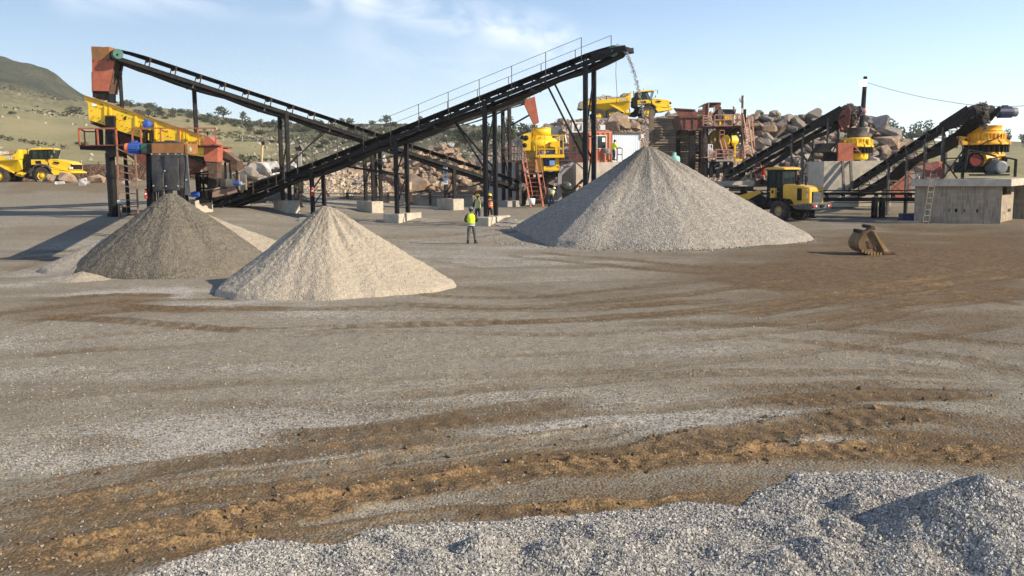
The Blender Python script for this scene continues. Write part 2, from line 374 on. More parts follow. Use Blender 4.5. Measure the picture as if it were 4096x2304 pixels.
BLOBS = [  # (px, py, rx, ry, mud, ochre, pale) in the photograph's pixels, turned into places on the ground
    (3500, 1080, 900, 130, .85, .14, 0), (3900, 1000, 500, 130, .8, .15, 0), (3300, 1010, 450, 70, .5, .05, 0), (3700, 1250, 600, 120, .45, .15, 0),
    (200, 2160, 900, 220, .46, .06, 0), (900, 2230, 500, 70, .5, .05, 0), (1300, 2040, 500, 60, -.25, .0, .25), (100, 1210, 500, 70, .55, .15, 0), (700, 1230, 500, 50, .35, .1, 0),
    (3300, 1800, 800, 90, .40, .1, 0), (2600, 1980, 550, 90, .35, .1, -.2), (3000, 2010, 500, 60, .45, .2, 0), (4000, 1800, 500, 120, .5, .15, 0), (400, 1780, 260, 40, .5, .1, 0),
    (500, 1760, 700, 80, .0, 0, .55), (1000, 1800, 500, 60, 0, 0, .6), (1700, 1690, 800, 50, 0, 0, .6), (2450, 1660, 500, 70, 0, 0, .55), (150, 1860, 500, 50, 0, 0, .5),
    (80, 1370, 260, 60, 0, 0, .55), (500, 1400, 150, 40, 0, 0, .3), (3150, 1480, 450, 80, 0, 0, .35), (3100, 1680, 200, 40, 0, 0, .75), (2100, 1470, 900, 80, 0, 0, .15),
    (3350, 1020, 260, 35, -.4, 0, .5), (2400, 1080, 600, 50, 0, 0, .3), (3200, 1760, 220, 40, -.5, 0, .5), (450, 1170, 420, 16, -.3, .1, .75), (250, 1110, 200, 14, -.3, .15, .8), (620, 1180, 260, 16, -.3, .05, .7), (1000, 1215, 350, 18, -.3, 0, .5),
    (1300, 860, 700, 60, 0, 0, .15), (300, 740, 450, 25, .5, .35, 0), (1300, 780, 500, 20, 0, .1, .7), (1950, 1000, 260, 60, 0, 0, .25), (2050, 940, 240, 50, 0, 0, .4),
]
nr, nc = 760, 1080
tt = np.linspace(0, 1, nr); dd = 1 / ((1 - tt) / 5.5 + tt / 150.0); dd = np.concatenate([dd, 150 * (1170 / 150) ** np.linspace(.08, 1, 14)])
uu = np.concatenate([np.linspace(-2.4, -.87, 45), np.linspace(-.85, .85, nc), np.linspace(.87, 2.4, 45)]); nc = len(uu)
GX = dd[:, None] * uu[None, :]; GY = np.repeat(dd[:, None], nc, 1)
GZ = ground_z(GX, GY)
far = ss(120, 150, GY); GZ = GZ * (1 - far) - 1.0 * far
def projnp(X, Y, Zc):
    q = np.stack([X, Y, Zc - CAMH], -1)
    z = q @ np.array(FW); return CX + F * (q @ np.array(RT)) / z, CY - F * (q @ np.array(UP)) / z
PX, PY = projnp(GX, GY, GZ)
mud = np.zeros_like(GX); och = np.zeros_like(GX); pale = np.zeros_like(GX)
wx = (fbm(GX, GY, .35, 4, 5) - .5); wy = (fbm(GX, GY, .35, 4, 15) - .5)
for bx_, by_, rx, ry, a, b_, c_ in BLOBS:
    e = np.exp(-(((PX - bx_ + 900 * wx) / rx) ** 2 + ((PY - by_ + 110 * wy) / ry) ** 2)); mud += a * e; och += b_ * e; pale += c_ * e
near = ss(90, 40, GY)
st = fbm(GX * .35 + 3, GY * 1.3, .5, 5, 31)           # long streaks left by the loaders
mud += (st - .52) * 1.1 * near + .06; pale += (fbm(GX * .4, GY * 1.4, .6, 5, 77) - .52) * 1.5 * near
GZ = GZ + (fbm(GX, GY, .25, 5, 3) - .5) * .16 * ss(6, 14, GY) * ss(160, 60, GY) + (fbm(GX, GY, 2.2, 4, 9) - .5) * .035 * near
CL = []; rsc = np.random.RandomState(31)
for pl, wd, dep, m_, o_, lg in TRACKS:
    q = np.array([(p.x, p.y) for p in pl]); # smooth the line
    for _ in range(2):
        q2 = np.empty((2 * len(q) - 2, 2)); q2[0::2] = q[:-1] * .75 + q[1:] * .25; q2[1::2] = q[:-1] * .25 + q[1:] * .75; q = np.vstack([q[:1], q2, q[-1:]])
    mgn = wd * 2 + .3
    sel = np.where((GX > q[:, 0].min() - mgn) & (GX < q[:, 0].max() + mgn) & (GY > q[:, 1].min() - mgn) & (GY < q[:, 1].max() + mgn))
    if len(sel[0]) == 0: continue
    x = GX[sel] + (fbm(GX[sel], GY[sel], .8, 3, 8) - .5) * .35; y = GY[sel] + (fbm(GX[sel], GY[sel], .8, 3, 18) - .5) * .35
    bd = np.full(x.shape, 1e9); bs = np.zeros(x.shape); sgn = np.zeros(x.shape); s0 = 0
    for a, b in zip(q[:-1], q[1:]):
        dv = b - a; L = np.hypot(*dv)
        if L < 1e-6: continue
        t = np.clip(((x - a[0]) * dv[0] + (y - a[1]) * dv[1]) / L ** 2, 0, 1)
        ex, ey = x - a[0] - t * dv[0], y - a[1] - t * dv[1]; d_ = np.hypot(ex, ey); cr = (dv[0] * ey - dv[1] * ex)
        k = d_ < bd; bd[k] = d_[k]; bs[k] = s0 + t[k] * L; sgn[k] = np.sign(cr[k]); s0 += L
    ends = ss(0, 1.5, bs) * ss(s0, s0 - 1.5, bs)
    inn = ss(wd * .62, wd * .42, bd) * ends
    edge = np.exp(-((bd - wd * .58) / (wd * .16)) ** 2) * ends
    gap = ss(.34, .55, fbm(x, y, .55, 3, 40 + int(wd * 100)))
    clod = vn(x * 9, y * 9, 4) * vn(x * 4.3, y * 4.3, 6)
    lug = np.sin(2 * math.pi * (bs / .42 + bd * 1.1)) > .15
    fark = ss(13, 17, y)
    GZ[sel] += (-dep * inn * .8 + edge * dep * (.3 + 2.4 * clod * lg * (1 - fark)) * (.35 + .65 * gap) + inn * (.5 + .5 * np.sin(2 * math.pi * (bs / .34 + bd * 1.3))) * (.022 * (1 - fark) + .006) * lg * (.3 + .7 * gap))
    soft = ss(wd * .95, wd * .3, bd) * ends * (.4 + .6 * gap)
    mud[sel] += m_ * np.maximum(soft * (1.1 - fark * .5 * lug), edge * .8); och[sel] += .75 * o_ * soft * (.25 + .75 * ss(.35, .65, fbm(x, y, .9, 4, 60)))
    pale[sel] *= (1 - .8 * soft)
    cw = (edge + .25 * inn) * lg * (m_ > .6) * (.15 + .85 * gap) * (y < 19) * (y / 12) ** 1.5
    kk = np.where(rsc.uniform(0, 1, x.shape) < cw * .022)[0]
    if len(kk): CL.append(np.stack([GX[sel][kk], GY[sel][kk], GZ[sel][kk]], -1))
CLODS = np.concatenate(CL) if CL else np.zeros((0, 3))
def ground_mat():
    m, n, l, b = nt('yard_ground'); co = coords(n)
    def at(a):
        x = n.new('ShaderNodeAttribute'); x.attribute_name = a; return x.outputs['Fac']
    v = tex(n, l, 'Voronoi', 30, co); v2 = tex(n, l, 'Voronoi', 9, co)
    s = n.new('ShaderNodeSeparateColor'); l.new(v.outputs['Color'], s.inputs[0]); s2 = n.new('ShaderNodeSeparateColor'); l.new(v2.outputs['Color'], s2.inputs[0])
    g = math_(n, l, 'ADD', math_(n, l, 'MULTIPLY', s.outputs[0], .75), math_(n, l, 'MULTIPLY', s2.outputs[0], .25))
    grit = mixc(n, l, g, (.128, .113, .086), (.352, .316, .248))
    paleg = mixc(n, l, g, (.25, .235, .21), (.50, .475, .43))
    f1 = tex(n, l, 'Noise', 3.5, co, Detail=8, Roughness=.7)
    mudc = mixc(n, l, f1.outputs[0], (.055, .034, .017), (.15, .10, .052))
    ochc = mixc(n, l, f1.outputs[0], (.17, .102, .045), (.34, .225, .115))
    br = math_(n, l, 'MULTIPLY', math_(n, l, 'SUBTRACT', f1.outputs[0], .5), 1.1)   # breaks the edges of every patch up
    gr = math_(n, l, 'MULTIPLY', math_(n, l, 'SUBTRACT', g, .5), 1.3)
    def fac(a, lo, hi): return ramp(n, l, math_(n, l, 'ADD', at(a), math_(n, l, 'ADD', br, gr)), lo, hi)
    c = mixc(n, l, fac('pale', .2, .65), grit, paleg)
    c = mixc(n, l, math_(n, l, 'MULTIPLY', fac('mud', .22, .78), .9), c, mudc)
    c = mixc(n, l, math_(n, l, 'MULTIPLY', fac('och', .32, .9), .9), c, ochc)
    l.new(c, b.inputs['Base Color']); b.inputs['Roughness'].default_value = .95; b.inputs['Specular IOR Level'].default_value = .12
    h = math_(n, l, 'ADD', math_(n, l, 'MULTIPLY', v.outputs['Distance'], -.5), math_(n, l, 'MULTIPLY', f1.outputs[0], 1.4))
    l.new(bumpn(n, l, h, .7, .04), b.inputs['Normal']); return m
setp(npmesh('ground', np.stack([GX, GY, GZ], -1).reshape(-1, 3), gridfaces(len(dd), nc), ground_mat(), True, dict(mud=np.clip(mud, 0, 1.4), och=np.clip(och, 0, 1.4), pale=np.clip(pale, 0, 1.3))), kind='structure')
# ------------------------------------------------------------------ hills
def hill(name, ridge, base, d0, d1, m, nu, nv, rough, attrs=None, prof=1.0, back=True):
    xs = np.linspace(ridge[0][0], ridge[-1][0], nu)
    ry = np.interp(xs, [p[0] for p in ridge], [p[1] for p in ridge]); by = np.interp(xs, [p[0] for p in base], [p[1] for p in base])
    t = np.linspace(0, 1, nv); V = np.zeros((nv + 1, nu, 3)); T = np.zeros((nv + 1, nu)); XS = np.tile(xs, (nv + 1, 1))
    for i in range(nv):
        d = d0 * (d1 / d0) ** t[i]; y = by + (ry - by) * t[i] ** prof
        for j in range(nu):
            V[i, j] = P(xs[j], y[j], d)
        T[i] = t[i]
    V[:nv, :, 2] += (fbm(V[:nv, :, 0], V[:nv, :, 1], rough[1], 5, 21) - .5) * rough[0] * (np.sin(np.pi * np.clip(T[:nv], 0, .5)))
    V[nv] = V[nv - 1]; V[nv, :, 1] *= 1.25; V[nv, :, 0] *= 1.25; V[nv, :, 2] = -5; T[nv] = 1
    at = {k: f(XS, T) for k, f in (attrs or {}).items()}
    o = setp(npmesh(name, V.reshape(-1, 3), gridfaces(nv + 1, nu), m, True, at), kind='structure'); return V
def grass_mat(name, c1, c2, c3, sc1=.03):
    m, n, l, b = nt(name); co = coords(n)
    a = tex(n, l, 'Noise', sc1, co, Detail=9, Roughness=.62); d = tex(n, l, 'Noise', sc1 * 14, co, Detail=7, Roughness=.75)
    x = n.new('ShaderNodeAttribute'); x.attribute_name = 'scrub'
    c = mixc(n, l, ramp(n, l, a.outputs[0], .35, .68), c1, c2)
    f = math_(n, l, 'ADD', x.outputs['Fac'], math_(n, l, 'MULTIPLY', math_(n, l, 'SUBTRACT', d.outputs[0], .5), 2.6))
    c = mixc(n, l, ramp(n, l, f, .35, .95), c, c3)
    l.new(c, b.inputs['Base Color']); b.inputs['Roughness'].default_value = 1; b.inputs['Specular IOR Level'].default_value = .05
    l.new(bumpn(n, l, d.outputs[0], .8, 1.2), b.inputs['Normal']); return m
RIDGE = [(-2200, 250), (-900, 300), (0, 325), (110, 350), (230, 388), (330, 398), (450, 402), (600, 425), (700, 440), (860, 468), (960, 478), (1080, 487), (1200, 490), (1340, 495), (1500, 496), (1700, 500), (1900, 508), (2050, 530), (2200, 550), (2500, 560), (2900, 550), (3300, 545), (3600, 552), (3800, 560), (3960, 562), (4096, 566), (5000, 560), (6200, 560)]
HBASE = [(-2200, 750), (0, 735), (1000, 735), (1500, 780), (2000, 785), (3000, 780), (4096, 780), (6200, 780)]
HD0, HD1 = 112.0, 430.0
hillm = grass_mat('hill_grass', (.33, .29, .165), (.25, .23, .12), (.105, .106, .07))
def scrubf(X, T):
    s = ss(900, 1250, X) * ss(.28, .42, T) * .75 * ss(2300, 1900, X) + ss(.80, 1, T) * .35 + ss(500, 100, X) * ss(.55, .8, T) * .3 + .22 * ss(.5, .7, T)
    return np.clip(s, 0, 1)
HV = hill('hillside', RIDGE, HBASE, HD0, HD1, hillm, 330, 90, (3.0, .02), dict(scrub=scrubf))
def hill_pt(pxx, t):       # a place on the hillside from its column and its share of the way up
    xs0, xs1 = RIDGE[0][0], RIDGE[-1][0]; j = (pxx - xs0) / (xs1 - xs0) * 329; i = t * 89
    j0 = int(min(max(j, 0), 328)); i0 = int(min(max(i, 0), 88)); fj, fi = j - j0, i - i0
    p = (HV[i0, j0] * (1 - fj) + HV[i0, j0 + 1] * fj) * (1 - fi) + (HV[i0 + 1, j0] * (1 - fj) + HV[i0 + 1, j0 + 1] * fj) * fi
    return Vector(p)
mtm = grass_mat('mountain_forest', (.06, .065, .038), (.12, .118, .07), (.018, .023, .013), .05)
hill('mountain', [(-900, 150), (-700, 160), (-500, 172), (-150, 205), (0, 228), (130, 262), (190, 283), (250, 325), (320, 370), (420, 408), (600, 470), (800, 560), (1000, 600)],
     [(-900, 580), (1000, 640)], 480, 760, mtm, 260, 60, (10, .03), dict(scrub=lambda X, T: .55 + 0 * X))
# ------------------------------------------------------------------ conical stockpiles
def pile(name, label, cat, c, r, h, m, toe=0, squash=None, seed=0, res=(150, 260), rough=.05, dz=0, p=1.0, gully=.1, parent=None, streak=.5):
    nr_, na = res; rr = np.linspace(0, 1, nr_); an = np.linspace(0, 2 * math.pi, na)
    A = np.tile(an, (nr_, 1)); Q = np.tile(rr[:, None], (1, na))
    rad = r * (1 + (fbm(np.cos(A) * 1.0 + 5, np.sin(A) * 1.0 + 5, 1.6, 4, seed) - .5) * .22)
    if squash: rad = rad * squash(A)
    X = c[0] + np.cos(A) * Q * rad; Y = c[1] + np.sin(A) * Q * rad
    prof = h * np.where(Q < .09, 1 - .05 - .05 * (Q / .09) ** 2 + .0, .90 - (Q - .09) * .90 / .91) ** p
    prof = prof + h * (fbm(np.cos(A) * 1.5, np.sin(A) * 1.5, 1.3, 3, seed + 2) - .5) * .10 * np.sin(math.pi * Q) 
    prof = prof - h * .09 * np.sin(math.pi * Q) * toe
    gl = (fbm(np.cos(A) * 3 + 9, np.sin(A) * 3 + 9 + Q * .5, 1.7, 3, seed + 3) - .5) * gully * h * np.sin(math.pi * Q) * .6
    Zz = prof + gl + (fbm(X, Y, 2.2, 4, seed + 7) - .5) * rough * 2 * (1 - Q * .5) + (vn(X * 14, Y * 14, seed) - .5) * rough * .8
    edge = ss(.93, 1.0, Q); base = ground_z(X, Y) + dz
    Zz = base + np.maximum(Zz, 0) * (1 - edge) - .12 * edge
    V = np.stack([X, Y, Zz], -1).reshape(-1, 3); off = np.array([c[0], c[1], gz(*c[:2])]); V = V - off
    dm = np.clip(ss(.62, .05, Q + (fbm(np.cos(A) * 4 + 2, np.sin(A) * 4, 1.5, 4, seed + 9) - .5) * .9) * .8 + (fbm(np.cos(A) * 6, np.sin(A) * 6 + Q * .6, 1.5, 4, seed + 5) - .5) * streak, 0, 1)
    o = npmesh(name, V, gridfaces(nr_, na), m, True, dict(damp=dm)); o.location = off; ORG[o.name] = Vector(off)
    return setp(o, label, cat)
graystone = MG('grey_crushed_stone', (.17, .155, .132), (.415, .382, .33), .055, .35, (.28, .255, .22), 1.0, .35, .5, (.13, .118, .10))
sandm = MG('pale_crusher_sand', (.26, .225, .178), (.44, .388, .312), .04, .45, (.35, .295, .215), .8, .5, .5, (.22, .19, .145))
darksand = MG('damp_grey_sand', (.070, .062, .050), (.190, .168, .134), .05, .45, (.185, .163, .13), .9, .45)
def facet(A):
    d = np.mod(A - R(192) + math.pi, 2 * math.pi) - math.pi; f = .86 / np.maximum(np.cos(d), .3); e = 1 + .13 * np.exp(-((np.mod(A + .35 + math.pi, 2 * math.pi) - math.pi) / .5) ** 2)
    return np.where(np.abs(d) < R(44), np.minimum(f, 1.06), np.where(np.abs(d) < R(60), 1.0 + .06 * ss(R(60), R(44), np.abs(d)) * (d > 0), 1.0)) * e
c = P(2584, 980, 49)
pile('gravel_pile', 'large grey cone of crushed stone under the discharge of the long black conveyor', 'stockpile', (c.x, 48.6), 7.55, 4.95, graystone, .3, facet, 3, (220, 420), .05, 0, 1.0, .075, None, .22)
pile('sand_pile', 'tall pale sand cone in front, in full sun with a cracked peak', 'stockpile', (P(1318, 1137, 29.2).x, 29.2), 3.58, 2.66, sandm, .35,
     lambda A: 1 + .12 * np.exp(-((np.mod(A + .3 + math.pi, 2 * math.pi) - math.pi) / .5) ** 2), 11, (180, 340), .05, 0, 1.0, .13)
pile('grit_pile', 'dark grey-brown grit cone under the black rubber curtain', 'stockpile', (P(700, 1050, 35.0).x, 35.0), 3.85, 3.0, darksand, .25, None, 21, (170, 320), .05, 0, .95, .10)
pile('sand_pile', 'older pale sand heap half buried under the dark grit cone', 'stockpile', (P(742, 1050, 37.3).x, 37.3), 5.3, 2.35, sandm, .2, None, 31, (120, 260), .05, 0, .95, .18)
pile('sand_pile', 'knee-high pale sand spill at the left foot of the dark grit cone', 'stockpile', (G(330, 1120).x, G(330, 1120).y), 1.0, .3, sandm, .3, None, 33, (40, 80), .03)
dustm = MG('grey_fines', (.20, .18, .15), (.33, .30, .25), .05, .3, (.22, .2, .17), .7, .5)
# ------------------------------------------------------------------ the heap of clean stone in front
BND = [px('5', u, v) for u, v in [(-600, 1900), (300, 1480), (760, 1392), (1050, 1302), (1300, 1252), (1700, 1256), (1900, 1172), (2200, 1132), (2576, 1110)]] + \
      [px('6', u, v) for u, v in [(250, 1092), (700, 1052), (1150, 1040), (1290, 965), (1440, 872), (1850, 858), (2100, 888), (2350, 918), (2576, 925), (3300, 940)]]
bw = [CAM + ray(a, b) * (CAMH / -ray(a, b).z) for a, b in BND]
bu = [p.x / p.y for p in bw]; bd_ = [p.y for p in bw]
MOUNDS = []
for k, u, v, h, r in [('6', 1560, 1365, .26, .42), ('6', 1330, 1370, .12, .5), ('6', 1460, 1215, .17, .36), ('6', 1330, 1190, .12, .3), ('6', 1640, 1225, .22, .30), ('6', 2020, 1275, .30, .46), ('6', 2330, 1320, .36, .46),
                      ('6', 450, 1225, .14, .3), ('6', 330, 1200, .1, .26), ('6', 250, 1355, .2, .36), ('6', 1730, 1095, .15, .19), ('6', 850, 1270, .12, .26), ('5', 1760, 1330, .14, .26), ('5', 1980, 1250, .1, .17), ('5', 2420, 1345, .18, .33), ('5', 2150, 1385, .15, .3), ('6', 560, 1385, .16, .4), ('6', 2180, 1255, .2, .3), ('6', 1530, 1015, .07, .1), ('6', 2000, 1385, .2, .4)]:
    p = G(*px(k, u, v)); MOUNDS.append((p.x, p.y, h * .8, r * .75))
MOUNDS += [(4.40, 8.35, .60, .64), (5.5, 8.0, .4, .6), (2.35, 7.75, .17, .26), (2.75, 7.8, .18, .26)]
def heap_h(X, Y):
    u = X / Y; ins = np.interp(u, bu, bd_) - Y + (fbm(X, Y, 1.6, 4, 50) - .5) * .5
    z = .09 * ss(-.05, 1.1, ins) - .05 * ss(.1, -.2, ins)
    b = np.zeros_like(X)
    for mx, my, h, r in MOUNDS:
        q = np.hypot(X - mx, Y - my) / r; q = q * (1 + (fbm(X, Y, 2.0, 3, 61) - .5) * .5)
        b = np.maximum(b, h * np.clip(1 - q * .62, 0, 1) ** 1.15)
    z = z + b * ss(-.1, .4, ins)
    z = z + ((fbm(X, Y, 1.0, 4, 70) - .5) * .10 + (fbm(X * 1.2, Y, 2.6, 3, 71) - .5) * .10) * ss(.1, 1.0, ins)
    return z, ins
hr, hc = 420, 1180
hd = 1 / np.linspace(1 / 5.5, 1 / 14.5, hr); hu = np.linspace(-.62, 1.3, hc)
HX = hd[:, None] * hu[None, :]; HY = np.repeat(hd[:, None], hc, 1)
HZ, INS = heap_h(HX, HY)
gzn = ground_z(HX, HY)
stonefront = MG('clean_grey_stone', (.12, .117, .112), (.40, .39, .37), .03, .3, (.36, .35, .335), 1.0, .5)
keep = INS > -.25
fc = gridfaces(hr, hc); fc = fc[keep.reshape(-1)[fc].all(1)]
HZ2 = np.where(INS > 0, HZ + gzn + .03, gzn - .10 + .13 * ss(-.25, 0, INS))
heap = setp(npmesh('gravel_heap', np.stack([HX, HY, HZ2], -1).reshape(-1, 3), fc, stonefront, True), 'spread heap of clean light grey crushed stone with wheel-churned mounds', 'gravel heap')
def stones(name, X, Y, Zc, S, mats, seed, par=None, kind='stuff'):
    """crushed stones as angular eight-cornered lumps, all in one mesh"""
    rs = np.random.RandomState(seed); N = len(X)
    base = np.array([(a, b, c_) for c_ in (-1, 1) for b in (-1, 1) for a in (-1, 1)], dtype=np.float32) * .5
    q = rs.normal(size=(N, 4)); q /= np.linalg.norm(q, axis=1)[:, None]; w_, x_, y_, z_ = q.T
    Rm = np.stack([1 - 2 * (y_ ** 2 + z_ ** 2), 2 * (x_ * y_ - z_ * w_), 2 * (x_ * z_ + y_ * w_), 2 * (x_ * y_ + z_ * w_), 1 - 2 * (x_ ** 2 + z_ ** 2), 2 * (y_ * z_ - x_ * w_),
                   2 * (x_ * z_ - y_ * w_), 2 * (y_ * z_ + x_ * w_), 1 - 2 * (x_ ** 2 + y_ ** 2)], -1).reshape(N, 3, 3)
    v = base[None] * (1 + rs.uniform(-.45, .35, (N, 8, 3))) * rs.uniform(.6, 1.25, (N, 1, 3))
    v = np.einsum('nij,nkj->nki', Rm, v) * S[:, None, None] + np.stack([X, Y, Zc], -1)[:, None, :]
    f = np.array([(0, 2, 3, 1), (4, 5, 7, 6), (0, 1, 5, 4), (2, 6, 7, 3), (0, 4, 6, 2), (1, 3, 7, 5)])
    Fq = (np.arange(N)[:, None, None] * 8 + f[None]).reshape(-1, 4)
    tone = np.repeat(rs.uniform(0, 1, N), 8)
    o = npmesh(name, v.reshape(-1, 3), Fq, mats, False, dict(tone=tone), par)
    if kind: o['kind'] = kind
    return o
def tone_mat(name, c1, c2, c3):
    m, n, l, b = nt(name); x = n.new('ShaderNodeAttribute'); x.attribute_name = 'tone'; co = coords(n)
    a = tex(n, l, 'Noise', 1.2, co, Detail=4)
    c = mixc(n, l, x.outputs['Fac'], c1, c2); c = mixc(n, l, math_(n, l, 'MULTIPLY', ramp(n, l, a.outputs[0], .45, .75), .4), c, c3)
    l.new(c, b.inputs['Base Color']); b.inputs['Roughness'].default_value = .9; b.inputs['Specular IOR Level'].default_value = .2; return m
stonem = tone_mat('loose_grey_stone', (.11, .107, .10), (.46, .44, .405), (.28, .265, .235))
rs = np.random.RandomState(3)
N = 265000
d_ = 1 / rs.uniform(1 / 14.0, 1 / 6.6, N * 2); u_ = rs.uniform(-.6, .95, N * 2); X_, Y_ = u_ * d_, d_
Zs, In = heap_h(X_, Y_); kp = (In > -.15) & (rs.uniform(0, 1, N * 2) < ss(-.15, .3, In) * .9 + .02)
X_, Y_, Zs = X_[kp][:N], Y_[kp][:N], Zs[kp][:N]
S_ = (.010 + .019 * rs.uniform(0, 1, len(X_)) ** 1.4 + .012 * (rs.uniform(0, 1, len(X_)) < .015)) * (1 + .25 * (Y_ > 10))
st_ = stones('crushed_stone', X_, Y_, Zs + ground_z(X_, Y_) + .03 + S_ * .12, S_, stonem, 5)
# loose grit thrown over the yard, thinner where the wheels have pressed it in
N2 = 30000
d_ = 1 / rs.uniform(1 / 22, 1 / 8.0, N2 * 2); u_ = rs.uniform(-.68, .68, N2 * 2); X_, Y_ = u_ * d_, d_
gi = np.clip(np.interp(d_, dd, np.arange(len(dd))).astype(int), 0, len(dd) - 2); gj = np.clip((45 + (u_ + .85) / 1.7 * 1079).astype(int), 0, nc - 2)
pr = np.clip(.25 + .9 * pale[gi, gj] - .35 * mud[gi, gj], .03, 1); kp = rs.uniform(0, 1, N2 * 2) < pr
X_, Y_, gi, gj = X_[kp], Y_[kp], gi[kp], gj[kp]; S_ = rs.uniform(.010, .026, len(X_)) * np.clip(Y_ / 16, 1, 1.7)
gritm = tone_mat('yard_grit', (.14, .125, .10), (.33, .305, .26), (.25, .21, .16))
stones('loose_grit', X_, Y_, GZ[gi, gj] + S_ * .05, S_, gritm, 6)
# stones rolled out round the foot of the big cone, and fresh stone on its flanks
def cone_stones(name, cx, cy, r, h, n_, s0, s1, m, seed):
    rs = np.random.RandomState(seed); a = rs.uniform(0, 2 * math.pi, n_); q = np.sqrt(rs.uniform(.0, 1.25, n_)); q = np.where(q > 1, 1 + (q - 1) ** 1 * 1.2, q)
    x = cx + np.cos(a) * q * r; y = cy + np.sin(a) * q * r; z = ground_z(x, y) + np.where(q < 1, 0, .02)
    k = q > .95
    return stones(name, x[k], y[k], z[k], rs.uniform(s0, s1, k.sum()), m, seed)
cone_stones('scattered_stone', c.x, 48.6, 7.6, 4.95, 3000, .04, .075, gritm, 12)

if len(CLODS):
    S_ = (.018 + .05 * rs.uniform(0, 1, len(CLODS)) ** 2.5) * np.clip(CLODS[:, 1] / 13, .8, 1.4); stones('mud_clods', CLODS[:, 0], CLODS[:, 1], CLODS[:, 2] + S_ * .12, S_, tone_mat('mud_clod', (.07, .045, .025), (.20, .14, .085), (.13, .09, .05)), 66)
